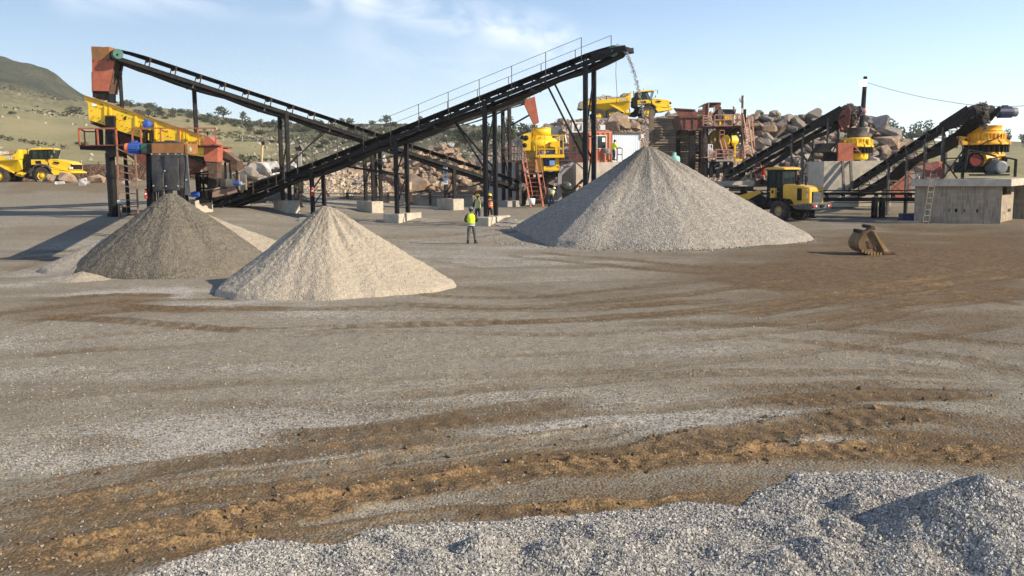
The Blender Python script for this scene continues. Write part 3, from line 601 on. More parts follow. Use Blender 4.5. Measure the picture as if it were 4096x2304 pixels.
# ------------------------------------------------------------------ belt conveyors
class Conv:
    def __init__(s, name, label, pts, w=1.0, group=None, gap=.42, sh=.22, rdrop=.62, pr=.28, fm=None, trough=.13, wall=0, tailr=None):
        s.pts = [Vector(p) for p in pts]; s.w = w; s.gap = gap; s.sh = sh; s.fm = fm or blackp; s.pr = pr; s.rdrop = rdrop
        b = s.pts[0] * .5 + s.pts[-1] * .5; s.root = thing(name, label, 'conveyor', (b.x, b.y, gz(b.x, b.y)), 0, group)
        h = s.pts[-1] - s.pts[0]; h.z = 0; h.normalize(); s.hd = h; s.lat = Vector((h.y, -h.x, 0))   # right-hand side
        s.seg = []; t = 0
        for a, q in zip(s.pts[:-1], s.pts[1:]): L = (q - a).length; s.seg.append((t, a, q, L)); t += L
        s.L = t; s.trough = trough
    def at(s, t):
        for t0, a, q, L in s.seg:
            if t <= t0 + L or (t0, a, q, L) == s.seg[-1]:
                ax = (q - a).normalized(); return a + ax * (t - t0), ax, s.lat.cross(ax).normalized()
    def t_at_px(s, x):
        lo, hi = 0, s.L; up = proj(s.at(s.L)[0])[0] > proj(s.at(0)[0])[0]
        for _ in range(40):
            m = (lo + hi) / 2
            if (proj(s.at(m)[0])[0] < x) == up: lo = m
            else: hi = m
        return lo
    def nrm(s, ax): 
        n = s.lat.cross(ax); return n if n.z > 0 else -n
    def belt(s, sag=.18, sagstep=6.0):
        rows = []; W = s.w / 2; r = s.pr; T = s.trough
        def cross(o, n, tr):  # a row of 4 points over the width, trough depth tr
            rows.append([o - s.lat * W + n * (tr * 1.0), o - s.lat * W * .42, o + s.lat * W * .42, o + s.lat * W + n * (tr * 1.0)])
        N = max(8, int(s.L / .8))
        for i in range(N + 1):
            t = s.L * i / N; p, ax, _ = s.at(t); n = s.nrm(ax); e = min(1, t / 1.2, (s.L - t) / 1.2); cross(p, n, T * e)
        p, ax, _ = s.at(s.L); n = s.nrm(ax)
        for i in range(1, 9):
            a = math.pi * i / 9; cross(p + n * (-r + r * math.cos(a)) + ax * r * math.sin(a), n, 0)
        for i in range(N + 1):
            t = s.L * (1 - i / N); p, ax, _ = s.at(t); n = s.nrm(ax)
            e = min(1, t / 2.0, (s.L - t) / 2.0); ph = abs(math.sin(math.pi * t / sagstep))
            cross(p - n * (2 * r * (1 - e) + s.rdrop * e + sag * ph * e), n, 0)
        p, ax, _ = s.at(0); n = s.nrm(ax)
        for i in range(1, 9):
            a = math.pi * i / 9; cross(p + n * (-r - r * math.cos(a)) - ax * r * math.sin(a), n, 0)
        m = MB(); K = len(rows); vs = [v for rw in rows for v in rw]; fs = []
        for i in range(K):
            for j in range(3):
                a = i * 4 + j; b = ((i + 1) % K) * 4 + j; fs.append((a, a + 1, b + 1, b))
        m.add(vs, fs, False); o = m.build('belt', beltm, s.root)
        so_ = o.modifiers.new('thick', 'SOLIDIFY'); so_.thickness = .025; s.belto = o; return s
    def frame(s, side=.10, t0=0, t1=None, name='stringer', off=None, h=None, wd=.1):
        t1 = s.L if t1 is None else t1; h = h or s.sh; off = s.gap if off is None else off
        for sg in (-1, 1):
            m = MB(); cuts = [t0] + [q[0] for q in s.seg[1:] if t0 < q[0] < t1] + [t1]
            for a, b in zip(cuts[:-1], cuts[1:]):
                pa, ax, _ = s.at(a + 1e-4); pb = s.at(b - 1e-4)[0]; n = s.nrm(ax); o = s.lat * sg * (s.w / 2 + side) - n * off
                m.bar(pa + o, pb + o, wd, h, n)
                m.bar(pa + o + n * h * .5, pb + o + n * h * .5, wd * 1.5, .025, n); m.bar(pa + o - n * h * .5, pb + o - n * h * .5, wd * 1.5, .025, n)
            m.build(name, s.fm, s.root)
        return s
    def idlers(s, sp=1.0, t0=.8, m_=None, side=.10):
        K = int((s.L - t0 - .6) / sp); first = {}
        for i in range(K + 1):
            t = t0 + i * sp; p, ax, _ = s.at(t); n = s.nrm(ax); k = tuple(round(c_, 4) for c_ in ax); W = s.w / 2
            if k not in first:
                m = MB(); m.bar(p - s.lat * (W + side) - n * (s.gap - s.sh / 2), p - s.lat * (W + .02) + n * s.trough, .07, .05)
                m.bar(p + s.lat * (W + side) - n * (s.gap - s.sh / 2), p + s.lat * (W + .02) + n * s.trough, .07, .05)
                m.bar(p - s.lat * (W + side) - n * (s.gap - s.sh / 2 - .03), p + s.lat * (W + side) - n * (s.gap - s.sh / 2 - .03), .06)
                m.cyl(p - s.lat * W * .40 - n * .085, p + s.lat * W * .40 - n * .085, .06, n=8)
                for sg in (-1, 1): m.cyl(p + s.lat * sg * W * .44 - n * .08, p + s.lat * sg * W * .98 + n * (s.trough - .075), .06, n=8)
                first[k] = (m.build('idler', m_ or greyst, s.root), p)
            else:
                o = first[k][0].copy(); COL.objects.link(o); o.parent = s.root; o.location = p - first[k][1]
        return s
    def rollers(s, sp=3.0, t0=2.0):
        first = {}
        for i in range(int((s.L - t0 - 1) / sp) + 1):
            t = t0 + i * sp; p, ax, _ = s.at(t); n = s.nrm(ax); k = tuple(round(c_, 4) for c_ in ax); W = s.w / 2 + .1
            if k not in first:
                m = MB(); q = p - n * (s.rdrop + .08); m.cyl(q - s.lat * W, q + s.lat * W, .06, n=8)
                for sg in (-1, 1): m.bar(q + s.lat * sg * W + n * (s.rdrop + .08 - s.gap - s.sh / 2), q + s.lat * sg * W - n * .06, .06, .04)
                first[k] = (m.build('return_roller', greyst, s.root), p)
            else:
                o = first[k][0].copy(); COL.objects.link(o); o.parent = s.root; o.location = p - first[k][1]
        return s
    def drum(s, t, m_, ext=.08, cover=None):
        p, ax, _ = s.at(t); n = s.nrm(ax); q = p - n * s.pr; W = s.w / 2 + ext
        m = MB().cyl(q - s.lat * W, q + s.lat * W, s.pr * .95, n=24); m.cyl(q - s.lat * (W + .14), q + s.lat * (W + .14), .06, n=10)
        m.build('drum', m_, s.root); return q
    def leg(s, pxx, pair=True, zb=None, w_=.22, brace=True, cross=(), mat_=None, t=None, spread=0, top=None):
        t = s.t_at_px(pxx) if t is None else t; p, ax, _ = s.at(t); n = s.nrm(ax); feet = []
        for sg in ((-1, 1) if pair else (1,)):
            tp = p + s.lat * sg * (s.w / 2 + .1) - n * (s.gap + s.sh * .5); f = Vector((tp.x, tp.y, 0)) + s.lat * sg * spread; z = gz(f.x, f.y) if zb is None else zb
            m = MB(); m.bar(tp + Vector((0, 0, .25)), (f.x, f.y, z), w_, w_ * .8, s.lat)
            for q in (.14, -.14): pass
            m.box((f.x, f.y, z + .02), (w_ * 2, w_ * 2, .04)); m.build('leg', mat_ or s.fm, s.root); feet.append((tp, Vector((f.x, f.y, z))))
        if pair:
            (a, A), (b, B) = feet; H = a.z - A.z
            for q0, q1 in cross or ((.05, .42), (.42, .8)):
                m = MB(); m.bar(a.lerp(A, q0), b.lerp(B, q1), .07); m.bar(a.lerp(A, q1), b.lerp(B, q1), .08); m.build('brace', mat_ or s.fm, s.root)
        return [f for _, f in feet]
    def strut(s, px0, a, w_=.09, sd=0, low=0):     # raking strut from the underside at px0 to the point a
        t = s.t_at_px(px0); p, ax, _ = s.at(t); n = s.nrm(ax)
        MB().bar(p + s.lat * sd * (s.w / 2 + .1) - n * (s.gap + s.sh / 2), a, w_).build('strut', s.fm, s.root); return s
    def handrail(s, t0, t1, side, sp=2.6, h=1.05, m_=None):
        root = None; m = MB(); last = None; tops = []; k = int((t1 - t0) / sp)
        for i in range(k + 1):
            t = t0 + sp * i; p, ax, _ = s.at(t); n = s.nrm(ax); b = p + s.lat * side - n * s.gap; q = b + Vector((0, 0, h + s.gap)); tops.append((b, q))
        for (b0, q0), (b1, q1) in zip(tops[:-1], tops[1:]): m.bar(q0, q1, .022); 
        for b, q in tops: m.bar(b - Vector((0, 0, .12)), q, .042)
        return m.build('handrail', m_ or greyst, s.root)
    def build_part(s, m, name, mat_): return m.build(name, mat_, s.root)
def motor(p, ax, L, r, m_, name, parent, endm=None, fins=True):
    """electric motor lying along ax with its fan cover at the far end"""
    p = Vector(p); ax = Vector(ax).normalized(); m = MB(); m.cyl(p, p + ax * L * .74, r, n=20)
    u = ax.orthogonal().normalized(); v = ax.cross(u)
    if fins:
        for i in range(18):
            a = 2 * math.pi * i / 18; d = u * math.cos(a) + v * math.sin(a); m.bar(p + ax * L * .06 + d * r * 1.02, p + ax * L * .7 + d * r * 1.02, .02, r * .16, d)
    m.box(p + ax * L * .38 + Vector((0, 0, r * 1.15)), (r * .9, r * .9, r * .5)); m.box(p + ax * L * .38 - Vector((0, 0, r * 1.05)), (max(abs(ax.x) * L * .6, r * 1.3), max(abs(ax.y) * L * .6, r * 1.3), r * .22))
    o = m.build(name, m_, parent)
    m = MB(); m.cyl(p + ax * L * .74, p + ax * L * .97, r * .97, r * .94, n=20); m.cyl(p + ax * L * .97, p + ax * L, r * .94, r * .7, n=20)
    m.build('fan_cover', endm or m_, o); return o
# conveyor that feeds the screen -------------------------------------------------
D1 = [Z('p', 838, 985, 77), (463, 205)]
cv1 = Conv('belt_conveyor', 'long black conveyor running down from the red feed chute above the yellow screen', [Z('p', 838, 985, 77), P(466, 200, 58.6)], 1.0, gap=.58, sh=.22, rdrop=.78, pr=.32, fm=blackd)
cv1.belt(.12, 5).frame().idlers(1.62, 1.2, rustdk).rollers(4.9, 3).drum(cv1.L, green, .2); cv1.drum(0, greyst)
n_ = cv1.nrm(cv1.at(cv1.L)[1]); q = cv1.at(cv1.L)[0] - n_ * .36
m = MB(); s_ = -1 if cv1.lat.y > 0 else 1
m.lathe(q + cv1.lat * s_ * .62, [(0, .07), (.2, .06), (.29, .02), (.32, 0), (.32, -.22), (.28, -.22)], cv1.lat * s_, 24); m.build('drive_cover', green, cv1.root)
feet1 = []
feet1.append(cv1.leg(505, False, w_=.2, t=cv1.t_at_px(497)))
for xx in (797, 1140, 1480, 1806): feet1.append(cv1.leg(xx, xx > 800, w_=.24, mat_=blackd, cross=((.25, .6),)))
cv1.strut(1310, cv1.at(cv1.t_at_px(1140))[0] - Vector((0, 0, 4.2)), .07); cv1.strut(1320, cv1.at(cv1.t_at_px(1140))[0] - Vector((0, 0, 4.4)) + cv1.lat, .07)
cv1.strut(1620, Vector(feet1[2][0]) * 1 + Vector((0, 0, 2.2)), .08)
cv1.strut(1960, Vector(feet1[4][1]) + Vector((0, 0, 1.2)), .09)
# long conveyor to the gravel pile ------------------------------------------------
cv2 = Conv('belt_conveyor', 'longest black conveyor with cable handrails, dropping stone onto the grey cone', [P(812, 826, 66), P(960, 775, 65.4), P(1250, 665, 64), P(2462, 186, 52)], 1.05, gap=.40, sh=.20, rdrop=.62, pr=.32)
cv2.belt(.20, 7.2).frame().idlers(1.2, 1.0, blackd).rollers(3.6, 2).drum(cv2.L, green, .1); cv2.drum(0, greyst)
sd = -1 if cv2.lat.y > 0 else 1     # near side
tA = cv2.t_at_px(1160)
cv2.handrail(tA, cv2.L - .6, sd * .72, 2.35); cv2.handrail(tA + 1.2, cv2.L + .2, -sd * .95, 2.35, .95)
cv2.handrail(.8, tA - .5, sd * .72, 1.9, .45, rustdk)
m = MB()
for t in np.arange(tA, cv2.L - 1, 1.2):
    p, ax, _ = cv2.at(t); m.bar(p - cv2.lat * sd * .65 - cv2.nrm(ax) * .42, p - cv2.lat * sd * .65 + ax * 1.15 - cv2.nrm(ax) * .42, .5, .03, cv2.nrm(ax))
m.build('walkway', blackd, cv2.root)
feet2 = {}
for k_, xx, zb in (('A', 905, None), ('B', 1262, None), ('C', 1595, None), ('D', 1950, None), ('E', 2350, None)):
    feet2[k_] = cv2.leg(xx, True, zb, w_=.24)
for xx, kk, hh in ((1330, 'C', 3.0), (1790, 'D', 3.3), (2190, 'E', 3.9)):
    for f_ in feet2[kk]: cv2.strut(xx, f_ + Vector((0, 0, hh)), .085, 1 if (f_ - cv2.root.location).dot(cv2.lat) > 0 else -1)
p, ax, _ = cv2.at(cv2.L); n_ = cv2.nrm(ax)
m = MB()
for sg in (-1, 1): m.bar(p + cv2.lat * sg * .66 - n_ * .1 - ax * 1.3, p + cv2.lat * sg * .66 - n_ * .42 + ax * .75, .06, .3, n_)
m.bar(p - cv2.lat * .6 + ax * .72 - n_ * .46, p + cv2.lat * .6 + ax * .72 - n_ * .46, .1, .25, n_); m.build('head_frame', blackp, cv2.root)
m = MB(); q = P(2465, 225, 52.3); m.tube([q, q + Vector((-.02, 0, -1.0)), q + Vector((.06, 0, -2.2)), q + Vector((.0, 0, -2.6))], .014, 5); m.build('hanging_cable', blackp, cv2.root)
m = MB(); a = cv2.at(1.0)[0]
for sg in (-1, 1): m.prism([cv2.at(.4)[0] + cv2.lat * sg * .5, cv2.at(3.4)[0] + cv2.lat * sg * .5, cv2.at(3.2)[0] + cv2.lat * sg * .72 + Vector((0, 0, .75)), cv2.at(.4)[0] + cv2.lat * sg * .78 + Vector((0, 0, .95))], cv2.lat * sg * .03)
m.build('loading_skirt', rustdk, cv2.root)
# conveyor to the impact crusher (runs behind the long one) ---------------------
cv5 = Conv('belt_conveyor', 'black conveyor behind the long one, with a green drum over the slanting red chute', [P(905, 772, 66), P(2092, 384, 78)], .9, gap=.4, sh=.22, rdrop=.6, pr=.34, fm=blackd)
cv5.belt().frame().idlers(1.8, 1.0, blackd).drum(cv5.L, green, .12); cv5.drum(0, greyst)
n_ = cv5.nrm(cv5.at(cv5.L)[1]); q = cv5.at(cv5.L)[0] - n_ * .34
MB().lathe(q + cv5.lat * (-.55 if cv5.lat.y > 0 else .55), [(0, .08), (.22, .07), (.34, 0), (.34, -.2), (.3, -.2)], cv5.lat * (-1 if cv5.lat.y > 0 else 1), 22).build('drive_cover', green, cv5.root)
f5 = cv5.leg(2017, True, w_=.26); cv5.leg(1500, True, w_=.24); cv5.leg(1180, True, w_=.24)
MB().bar(Z('c', 432, 702, 78), Z('c', 612, 600, 78), .14).build('strut', blackd, cv5.root)
m = MB(); m.poly('c', [(563, 490), (655, 455), (688, 655), (645, 672), (632, 640)], 77.4, 1.1); m.build('chute', redp, cv5.root)
MB().poly('c', [(645, 672), (655, 668), (655, 700), (648, 700)], 77.8, .3).build('chute_lip', rustdk, cv5.root)
# conveyors to the two cone crushers ---------------------------------------------
cv3 = Conv('belt_conveyor', 'black troughed conveyor climbing in front of the boulder heap to the yellow ribbed crusher', [Z('d', 770, 1075, 83), P(3392, 424, 74)], 1.25, gap=.40, sh=.26, rdrop=.75, pr=.42, fm=blackd)
cv3.belt(.45, 8).frame().idlers(1.3, 1.0, greyst).rollers(4, 3).drum(cv3.L, greyst, .05); cv3.drum(0, greyst)
for xx in (3180, 3225, 3325): cv3.leg(xx, True, w_=.16, mat_=greyst, cross=((.2, .55), (.55, .25)))
cv4 = Conv('belt_conveyor', 'black troughed conveyor climbing to the orange-yellow cone crusher above the block building', [Z('e', 300, 1075, 73), P(3922, 423, 57.6)], 1.25, gap=.40, sh=.26, rdrop=.75, pr=.42, fm=blackd)
cv4.belt(.5, 8).frame().idlers(1.3, 1.0, greyst).rollers(4, 3).drum(cv4.L, greyst, .05); cv4.drum(0, greyst)
for xx in (3590, 3665, 3740, 3812): cv4.leg(xx, True, w_=.17, mat_=greyst, cross=((.2, .55), (.6, .3)))
for cv, mm in ((cv3, orange), (cv4, bluedk)):
    p, ax, _ = cv.at(cv.L); n_ = cv.nrm(ax); far_ = cv.lat if proj(p + cv.lat)[0] > proj(p)[0] else -cv.lat; q = p - n_ * .42
    g_ = MB().cyl(q + far_ * .68, q + far_ * 1.05, .2, .26, n=16).build('gearbox', green if cv is cv4 else bluedk, cv.root)
    motor(q + far_ * 1.05, far_, 1.25 if cv is cv4 else .9, .3, bluedk, 'motor', cv.root, steel if cv is cv4 else orange)
    cm = reddk if cv is cv3 else blackd
    for sg in (-1, 1):
        m = MB(); o = p + cv.lat * sg * .80
        H_ = 1.7 if cv is cv3 else 1.12; m.prism([o - ax * .1 - Vector((0, 0, .45)), o + ax * .62 - Vector((0, 0, .25)), o + ax * .85 - Vector((0, 0, H_ * .45)), o + ax * .5 - cv.lat * sg * .4 - Vector((0, 0, H_)), o - ax * .1 - cv.lat * sg * .4 - Vector((0, 0, H_)), o - ax * .35 - Vector((0, 0, H_ * .5))], cv.lat * sg * .05)
        m.build('chute_side', cm, cv.root)
    m = MB(); o = p - ax * .35; m.prism([o - cv.lat * .78 - Vector((0, 0, .9)), o + cv.lat * .78 - Vector((0, 0, .9)), o + cv.lat * .35 - Vector((0, 0, H_)), o - cv.lat * .35 - Vector((0, 0, H_))], ax * -.05); m.build('chute_back', cm, cv.root)
    m = MB()
    for sg in (-1, 1): m.prism([p + cv.lat * sg * .74 + n_ * .12 - ax * 3.2, p + cv.lat * sg * .74 + n_ * .10 - ax * .2, p + cv.lat * sg * .74 - n_ * .85 - ax * .1, p + cv.lat * sg * .74 - n_ * .85 - ax * 1.6, p + cv.lat * sg * .74 - n_ * .3 - ax * 3.2], cv.lat * sg * .04)
    m.build('head_plate', blackd, cv.root)
# level conveyor between the platforms ------------------------------------------
cv6 = Conv('belt_conveyor', 'low level black conveyor between the loader and the block building', [P(2830, 778, 66.5), P(3722, 778, 64.0)], .8, gap=.34, sh=.2, rdrop=.5, pr=.24)
cv6.belt(.1, 4).frame().idlers(1.1, .5, blackd).drum(0, greyst); cv6.drum(cv6.L, greyst)
for xx in (2960, 3250, 3500, 3530): cv6.leg(xx, True, w_=.2)
cv6.frame(.16, .3, cv6.L - .3, 'guard_rail', -.28, .03, .03)
# heap of short conveyor tails under the screen's chutes --------------------------
# material in flight ----------------------------------------------------------------
def stream(name, pts, n_, spread, s0, s1, m_, label, cat, seed, kind='stuff'):
    rs = np.random.RandomState(seed); q = np.array([tuple(p) for p in pts]); L = np.concatenate([[0], np.cumsum(np.linalg.norm(np.diff(q, axis=0), axis=1))])
    t = rs.uniform(0, L[-1], n_); X = np.interp(t, L, q[:, 0]); Y = np.interp(t, L, q[:, 1]); Zc = np.interp(t, L, q[:, 2]); k = spread[0] + (spread[1] - spread[0]) * t / L[-1]
    X = X + rs.normal(size=n_) * k; Y = Y + rs.normal(size=n_) * k; Zc = Zc + rs.normal(size=n_) * .05
    o = stones(name, X, Y, Zc, rs.uniform(s0, s1, n_), m_, seed, None, kind); setp(o, label, cat); return o
darkstone = tone_mat('dark_wet_stone', (.06, .05, .042), (.24, .21, .18), (.12, .10, .085))
p, ax, _ = cv2.at(cv2.L); v0 = ax * 1.9
fall = [p + ax * .1 + Vector((0, 0, .05)), p + ax * .3 - Vector((0, 0, .02))] + [p + ax * .35 + v0 * t + Vector((0, 0, -4.9 * t * t)) for t in (.08, .16, .25, .35, .45, .55, .65, .75, .85)]
fall = [f for f in fall if f.z > 4.6]
tgt = Vector((c.x, 48.6, 4.95)); e_ = fall[-1]; fall = [f + (tgt - e_) * (i / (len(fall) - 1)) ** 1.4 for i, f in enumerate(fall)]
stream('falling_gravel', fall, 1000, (.04, .065), .018, .042, stonem, 'thin stream of grey stone falling from the long conveyor', 'falling gravel', 91)
for cv, sd_, lab in ((cv3, 92, 'brown stone tumbling off the conveyor into the smaller yellow crusher'), (cv4, 93, 'dark stone tumbling over the drum into the orange-yellow crusher')):
    p, ax, _ = cv.at(cv.L); n_ = cv.nrm(ax)
    pts = [p - ax * .7 + n_ * .05, p + n_ * .08, p + ax * .3 + n_ * .0, p + ax * .56 - Vector((0, 0, .5)), p + ax * .66 - Vector((0, 0, 1.1)), p + ax * .6 - Vector((0, 0, 1.7))]
    stream('falling_stone', pts, 300, (.11, .09), .05, .10, darkstone, lab, 'falling stone', sd_)
# ------------------------------------------------------------------ vibrating screen on its stand
DS = 58.0
def root_at(name, label, cat, k, u, v, d, group=None):
    p = Z(k, u, v, d); return thing(name, label, cat, (p.x, p.y, gz(p.x, p.y)), 0, group)
scr = root_at('vibrating_screen', 'bright yellow sloping vibrating screen with a blue motor on its flank', 'screen', 'f', 900, 1600, DS)
body = [(115, 745), (160, 752), (1640, 1262), (1662, 1440), (1650, 1535), (1480, 1515), (890, 1302), (520, 1192), (390, 1132), (182, 1062), (165, 850), (120, 792)]
for dy in (0, 2.3):
    MB().poly('f', body, DS + dy, .04).build('side_plate', yellow, scr)
m = MB()
for f_ in (.2, .55): # decks between the two plates
    a, b = (165, 850), (1650, 1330); a2, b2 = (182, 1060), (1655, 1520)
    p0 = Z('f', a[0] + 20, a[1] + (a2[1] - a[1]) * f_, DS); p1 = Z('f', b[0] - 20, b[1] + (b2[1] - b[1]) * f_, DS)
    m.prism([p0 + Vector((0, .06, 0)), p1 + Vector((0, .06, 0)), p1 + Vector((0, 2.26, 0)), p0 + Vector((0, 2.26, 0))], (0, 0, -.05))
m.build('deck', rustdk, scr)
m = MB(); m.poly('f', [(115, 742), (1640, 1258), (1642, 1275), (113, 758)], DS - .1, .16); m.build('top_rail', rust, scr)
MB().poly('f', [(160, 760), (165, 850), (182, 1062), (210, 1066), (195, 850), (190, 770)], DS + .05, 2.24).build('back_plate', yellow, scr)
for (a, b, c_, d_) in ((190, 1075, 200, 0), ):
    m = MB()
    for o in (0, 26): m.poly('f', [(190, 1068 + o), (390, 1142 + o), (890, 1312 + o), (1480, 1522 + o), (1650, 1592 + o), (1650, 1604 + o), (1480, 1534 + o), (890, 1324 + o), (390, 1156 + o), (205, 1086 + o)], DS - .06, 2.5)
    m.build('bottom_rail', blackp, scr)
for u, v0, v1 in ((388, 876, 1020), (450, 895, 1000), (780, 1008, 1160), (1030, 1090, 1322), (1345, 1200, 1330), (1405, 1218, 1330), (1440, 1232, 1500)):
    m = MB(); m.poly('f', [(u - 12, v0), (u + 12, v0 + 8), (u + 12, v1), (u - 12, v1)], DS - .10, .10); m.build('rib', yellow, scr)
m = MB(); rr_ = random.Random(4)
for i in range(85):   # bolt heads
    u = rr_.uniform(190, 1620); top = 765 + (u - 160) * .343; bot = 1062 + (u - 182) * .325; v = top + rr_.choice([.12, .3, .55, .78, .9]) * (min(bot, top + 330) - top)
    p = Z('f', u, v, DS); m.cyl(p, p - Vector((0, .035, 0)), .028, n=6, smooth=False)
m.build('bolt_heads', rustdk, scr)
m = MB(); m.poly('f', [(210, 845), (272, 860), (272, 893), (212, 880)], DS - .02, .02); m.build('maker_plate', white, scr)
m = MB()
for u0, v0, u1, v1 in ((630, 1030, 660, 1030), (630, 1052, 660, 1052), (645, 1030, 645, 1052)): m.bar(Z('f', u0, v0, DS - .01), Z('f', u1, v1, DS - .01), .06)
m.build('stencil_letter', blackd, scr)
m = MB()
for i, (w_, h_) in enumerate(((14, 12), (10, 16), (12, 12), (12, 16), (9, 13))): m.rect('f', 1115 + i * 17, 1190 + i * 5, 1115 + i * 17 + w_, 1190 + i * 5 + h_, DS - .015, .015)
m.build('worn_lettering', rust, scr)
q = Z('f', 925, 1120, DS - .42); o = MB().cyl(q, q + Vector((0, .42, 0)), .22, n=24).build('motor', blue, scr)
m = MB(); m.lathe(q, [(.23, 0), (.23, .1), (.19, .16), (.08, .17), (0, .17)], (0, -1, 0), 24); m.box(q + Vector((0, -.02, .22)), (.2, .25, .14)); m.build('fan_cover', blue, o)
m = MB(); m.poly('f', [(868, 1185), (985, 1195), (985, 1345), (955, 1345), (955, 1230), (910, 1228), (910, 1345), (880, 1345)], DS - .55, .35); m.build('motor_bracket', blackd, scr)
MB().tube([Z('f', 880, 1075, DS - .3), Z('f', 845, 1110, DS - .35), Z('f', 850, 1180, DS - .4), Z('f', 890, 1250, DS - .5), Z('f', 900, 1340, DS - .5)], .025).build('motor_cable', blackp, scr)
# stand
stand = root_at('screen_stand', 'black pillar stand with rusty railed walkway carrying the yellow screen', 'steel stand', 'g', 500, 1255, DS)
b = Z('g', 490, 1255, DS); z0 = gz(b.x, b.y); zt = Z('g', 490, 470, DS).z
m = MB().cyl((b.x, DS + .2, z0), (b.x, DS + .2, zt), .25, n=20); zf = Z('g', 490, 722, DS).z; m.cyl((b.x, DS + .2, zf - .12), (b.x, DS + .2, zf - .02), .36, n=20); m.cyl((b.x, DS + .2, zf + .02), (b.x, DS + .2, zf + .12), .36, n=20)
for a in (0, 1.57, 3.14, 4.71): m.bar((b.x + .25 * math.cos(a), DS + .2 + .25 * math.sin(a), z0), (b.x + .42 * math.cos(a), DS + .2 + .42 * math.sin(a), z0), .05, .5)
m.build('pillar', blackp, stand)
MB().poly('g', [(368, 372), (575, 372), (545, 470), (440, 475)], DS - .3, 1.0).build('pillar_head', blackp, stand)
MB().cyl((b.x * 61 / 58, DS + 3, z0), (b.x * 61 / 58, DS + 3, zt + .3), .24, n=16).build('pillar', blackp, stand)
for dx, dy in ((3.5, .2), (3.5, 3)): MB().cyl((b.x + dx, DS + dy, gz(b.x + dx, DS)), (b.x + dx, DS + dy, zt + .5), .24, n=16).build('pillar', blackp, stand)
m = MB(); m.rect('g', 62, 330, 640, 380, DS - .2, 3.4); m.build('beam', blackp, stand)
m = MB(); m.rect('g', 55, 318, 660, 332, DS - .5, .9); m.rect('g', 55, 318, 130, 332, DS - .5, 3.9); m.build('walkway', reddk, stand)
m = MB(); m.rect('g', 1440, 318, 1840, 334, DS - .5, .9); m.rect('g', 1445, 334, 1830, 352, DS - .2, 3.2); m.build('walkway', reddk, stand)
def rail(k, us, v0, v1, d, mt, par, w_=.055, mid=.5, wt=None):
    m = MB()
    for u in us: m.post(k, u, v0, v1, d, w_)
    for f_ in ([0] if mid is None else [0, mid]): v = v0 + (v1 - v0) * f_; m.bar(Z(k, us[0], v, d), Z(k, us[-1], v, d), wt or w_)
    return m.build('railing', mt, par)
rail('g', (60, 300, 540), 108, 322, DS - .5, redp, stand, .09, None); rail('g', (130, 355), 150, 322, DS + 3.2, blackp, stand, .07, None)
m = MB(); m.bar(Z('g', 55, 110, DS - .5), Z('g', 130, 150, DS + 3.2), .08); m.post('g', 130, 150, 322, DS + 3.2, .08); m.build('railing', redp, stand)
rail('g', (745, 855), 108, 300, DS - .6, redp, stand, .08, None); rail('g', (855, 1110, 1350, 1590, 1815), 105, 320, DS - .6, redp, stand, .07, None)
rail('g', (1540, 1715), 155, 322, DS + 3.0, blackp, stand, .06, None); MB().line('g', 1490, 315, 1600, 250, DS - .6, .06).build('brace', redp, stand)
m = MB(); m.poly('g', [(388, -45), (500, -45), (500, 318), (388, 318)], DS - .32, .9); m.build('spring_tower', blackd, stand)
m = MB(); m.poly('g', [(255, 105), (310, 120), (315, 318), (262, 318)], DS + 2.2, .6); m.build('spring_tower', blackd, stand)
m = MB(); q = Z('g', 440, -22, DS); [m.lathe((q.x, DS + .1, q.z - .22 + .09 * i), [(.2, 0), (.26, .045), (.2, .09)], n=16) for i in range(4)]; m.build('spring', greyst, stand)
MB().poly('g', [(380, -62), (500, -62), (500, -48), (380, -48)], DS - .35, 1.0).build('spring_seat', rust, stand)
# hopper beneath the screen
hp = root_at('screen_hopper', 'dark red sheet-steel hopper hanging under the yellow screen', 'hopper', 'g', 1100, 800, DS)
MB().poly('g', [(520, 165), (890, 285), (1450, 470), (1645, 525), (1470, 655), (1230, 770), (1120, 770), (915, 630), (610, 390)], DS + .3, 2.0).build('hopper_body', reddk, hp)
m = MB()
for u0, v0, u1, v1 in ((750, 250, 770, 520), (620, 390, 915, 630), (1460, 655, 1640, 530)): m.line('g', u0, v0, u1, v1, DS + .25, .09)
m.build('stiffener', rustdk, hp)
for u_, e_ in ((1010, .6), (1390, .6), (1010, 2.4)): m = MB(); m.post('g', u_, 640, 1250, DS + e_, .35); m.build('support_leg', blackp, hp)
# discharge chutes
dc = root_at('discharge_chute', 'red and brown chutes dropping from the low end of the yellow screen', 'chute', 'A', 560, 800, DS)
MB().poly('A', [(368, 212), (388, 200), (432, 212), (550, 318), (545, 410), (545, 540), (385, 532), (372, 470)], DS - .1, 1.1).build('chute_body', redp, dc)
MB().poly('A', [(390, 536), (542, 540), (538, 752), (460, 752)], DS - .05, 1.0).build('chute_spout', rustdk, dc)
MB().poly('A', [(548, 325), (660, 412), (548, 418)], DS + 1.2, 1.4).build('chute_cover', redp, dc)
MB().poly('A', [(548, 418), (660, 414), (805, 525), (800, 650), (718, 652), (714, 560), (650, 545), (560, 462)], DS + 1.2, 1.2).build('chute_body', rustdk, dc)
m = MB()
for u in (655, 718, 800): m.post('A', u, 545, 760, DS + 1.3, .12)
m.bar(Z('A', 560, 470, DS + 1.15), Z('A', 715, 530, DS + 1.15), .1); m.build('chute_leg', blackd, dc)
m = MB(); m.poly('A', [(200, 372), (372, 372), (372, 450), (345, 452), (300, 430), (200, 440)], DS + .2, 1.5); m.build('pan_end', M('shaded_yellow_pan', (.62, .36, .015), .5), dc)
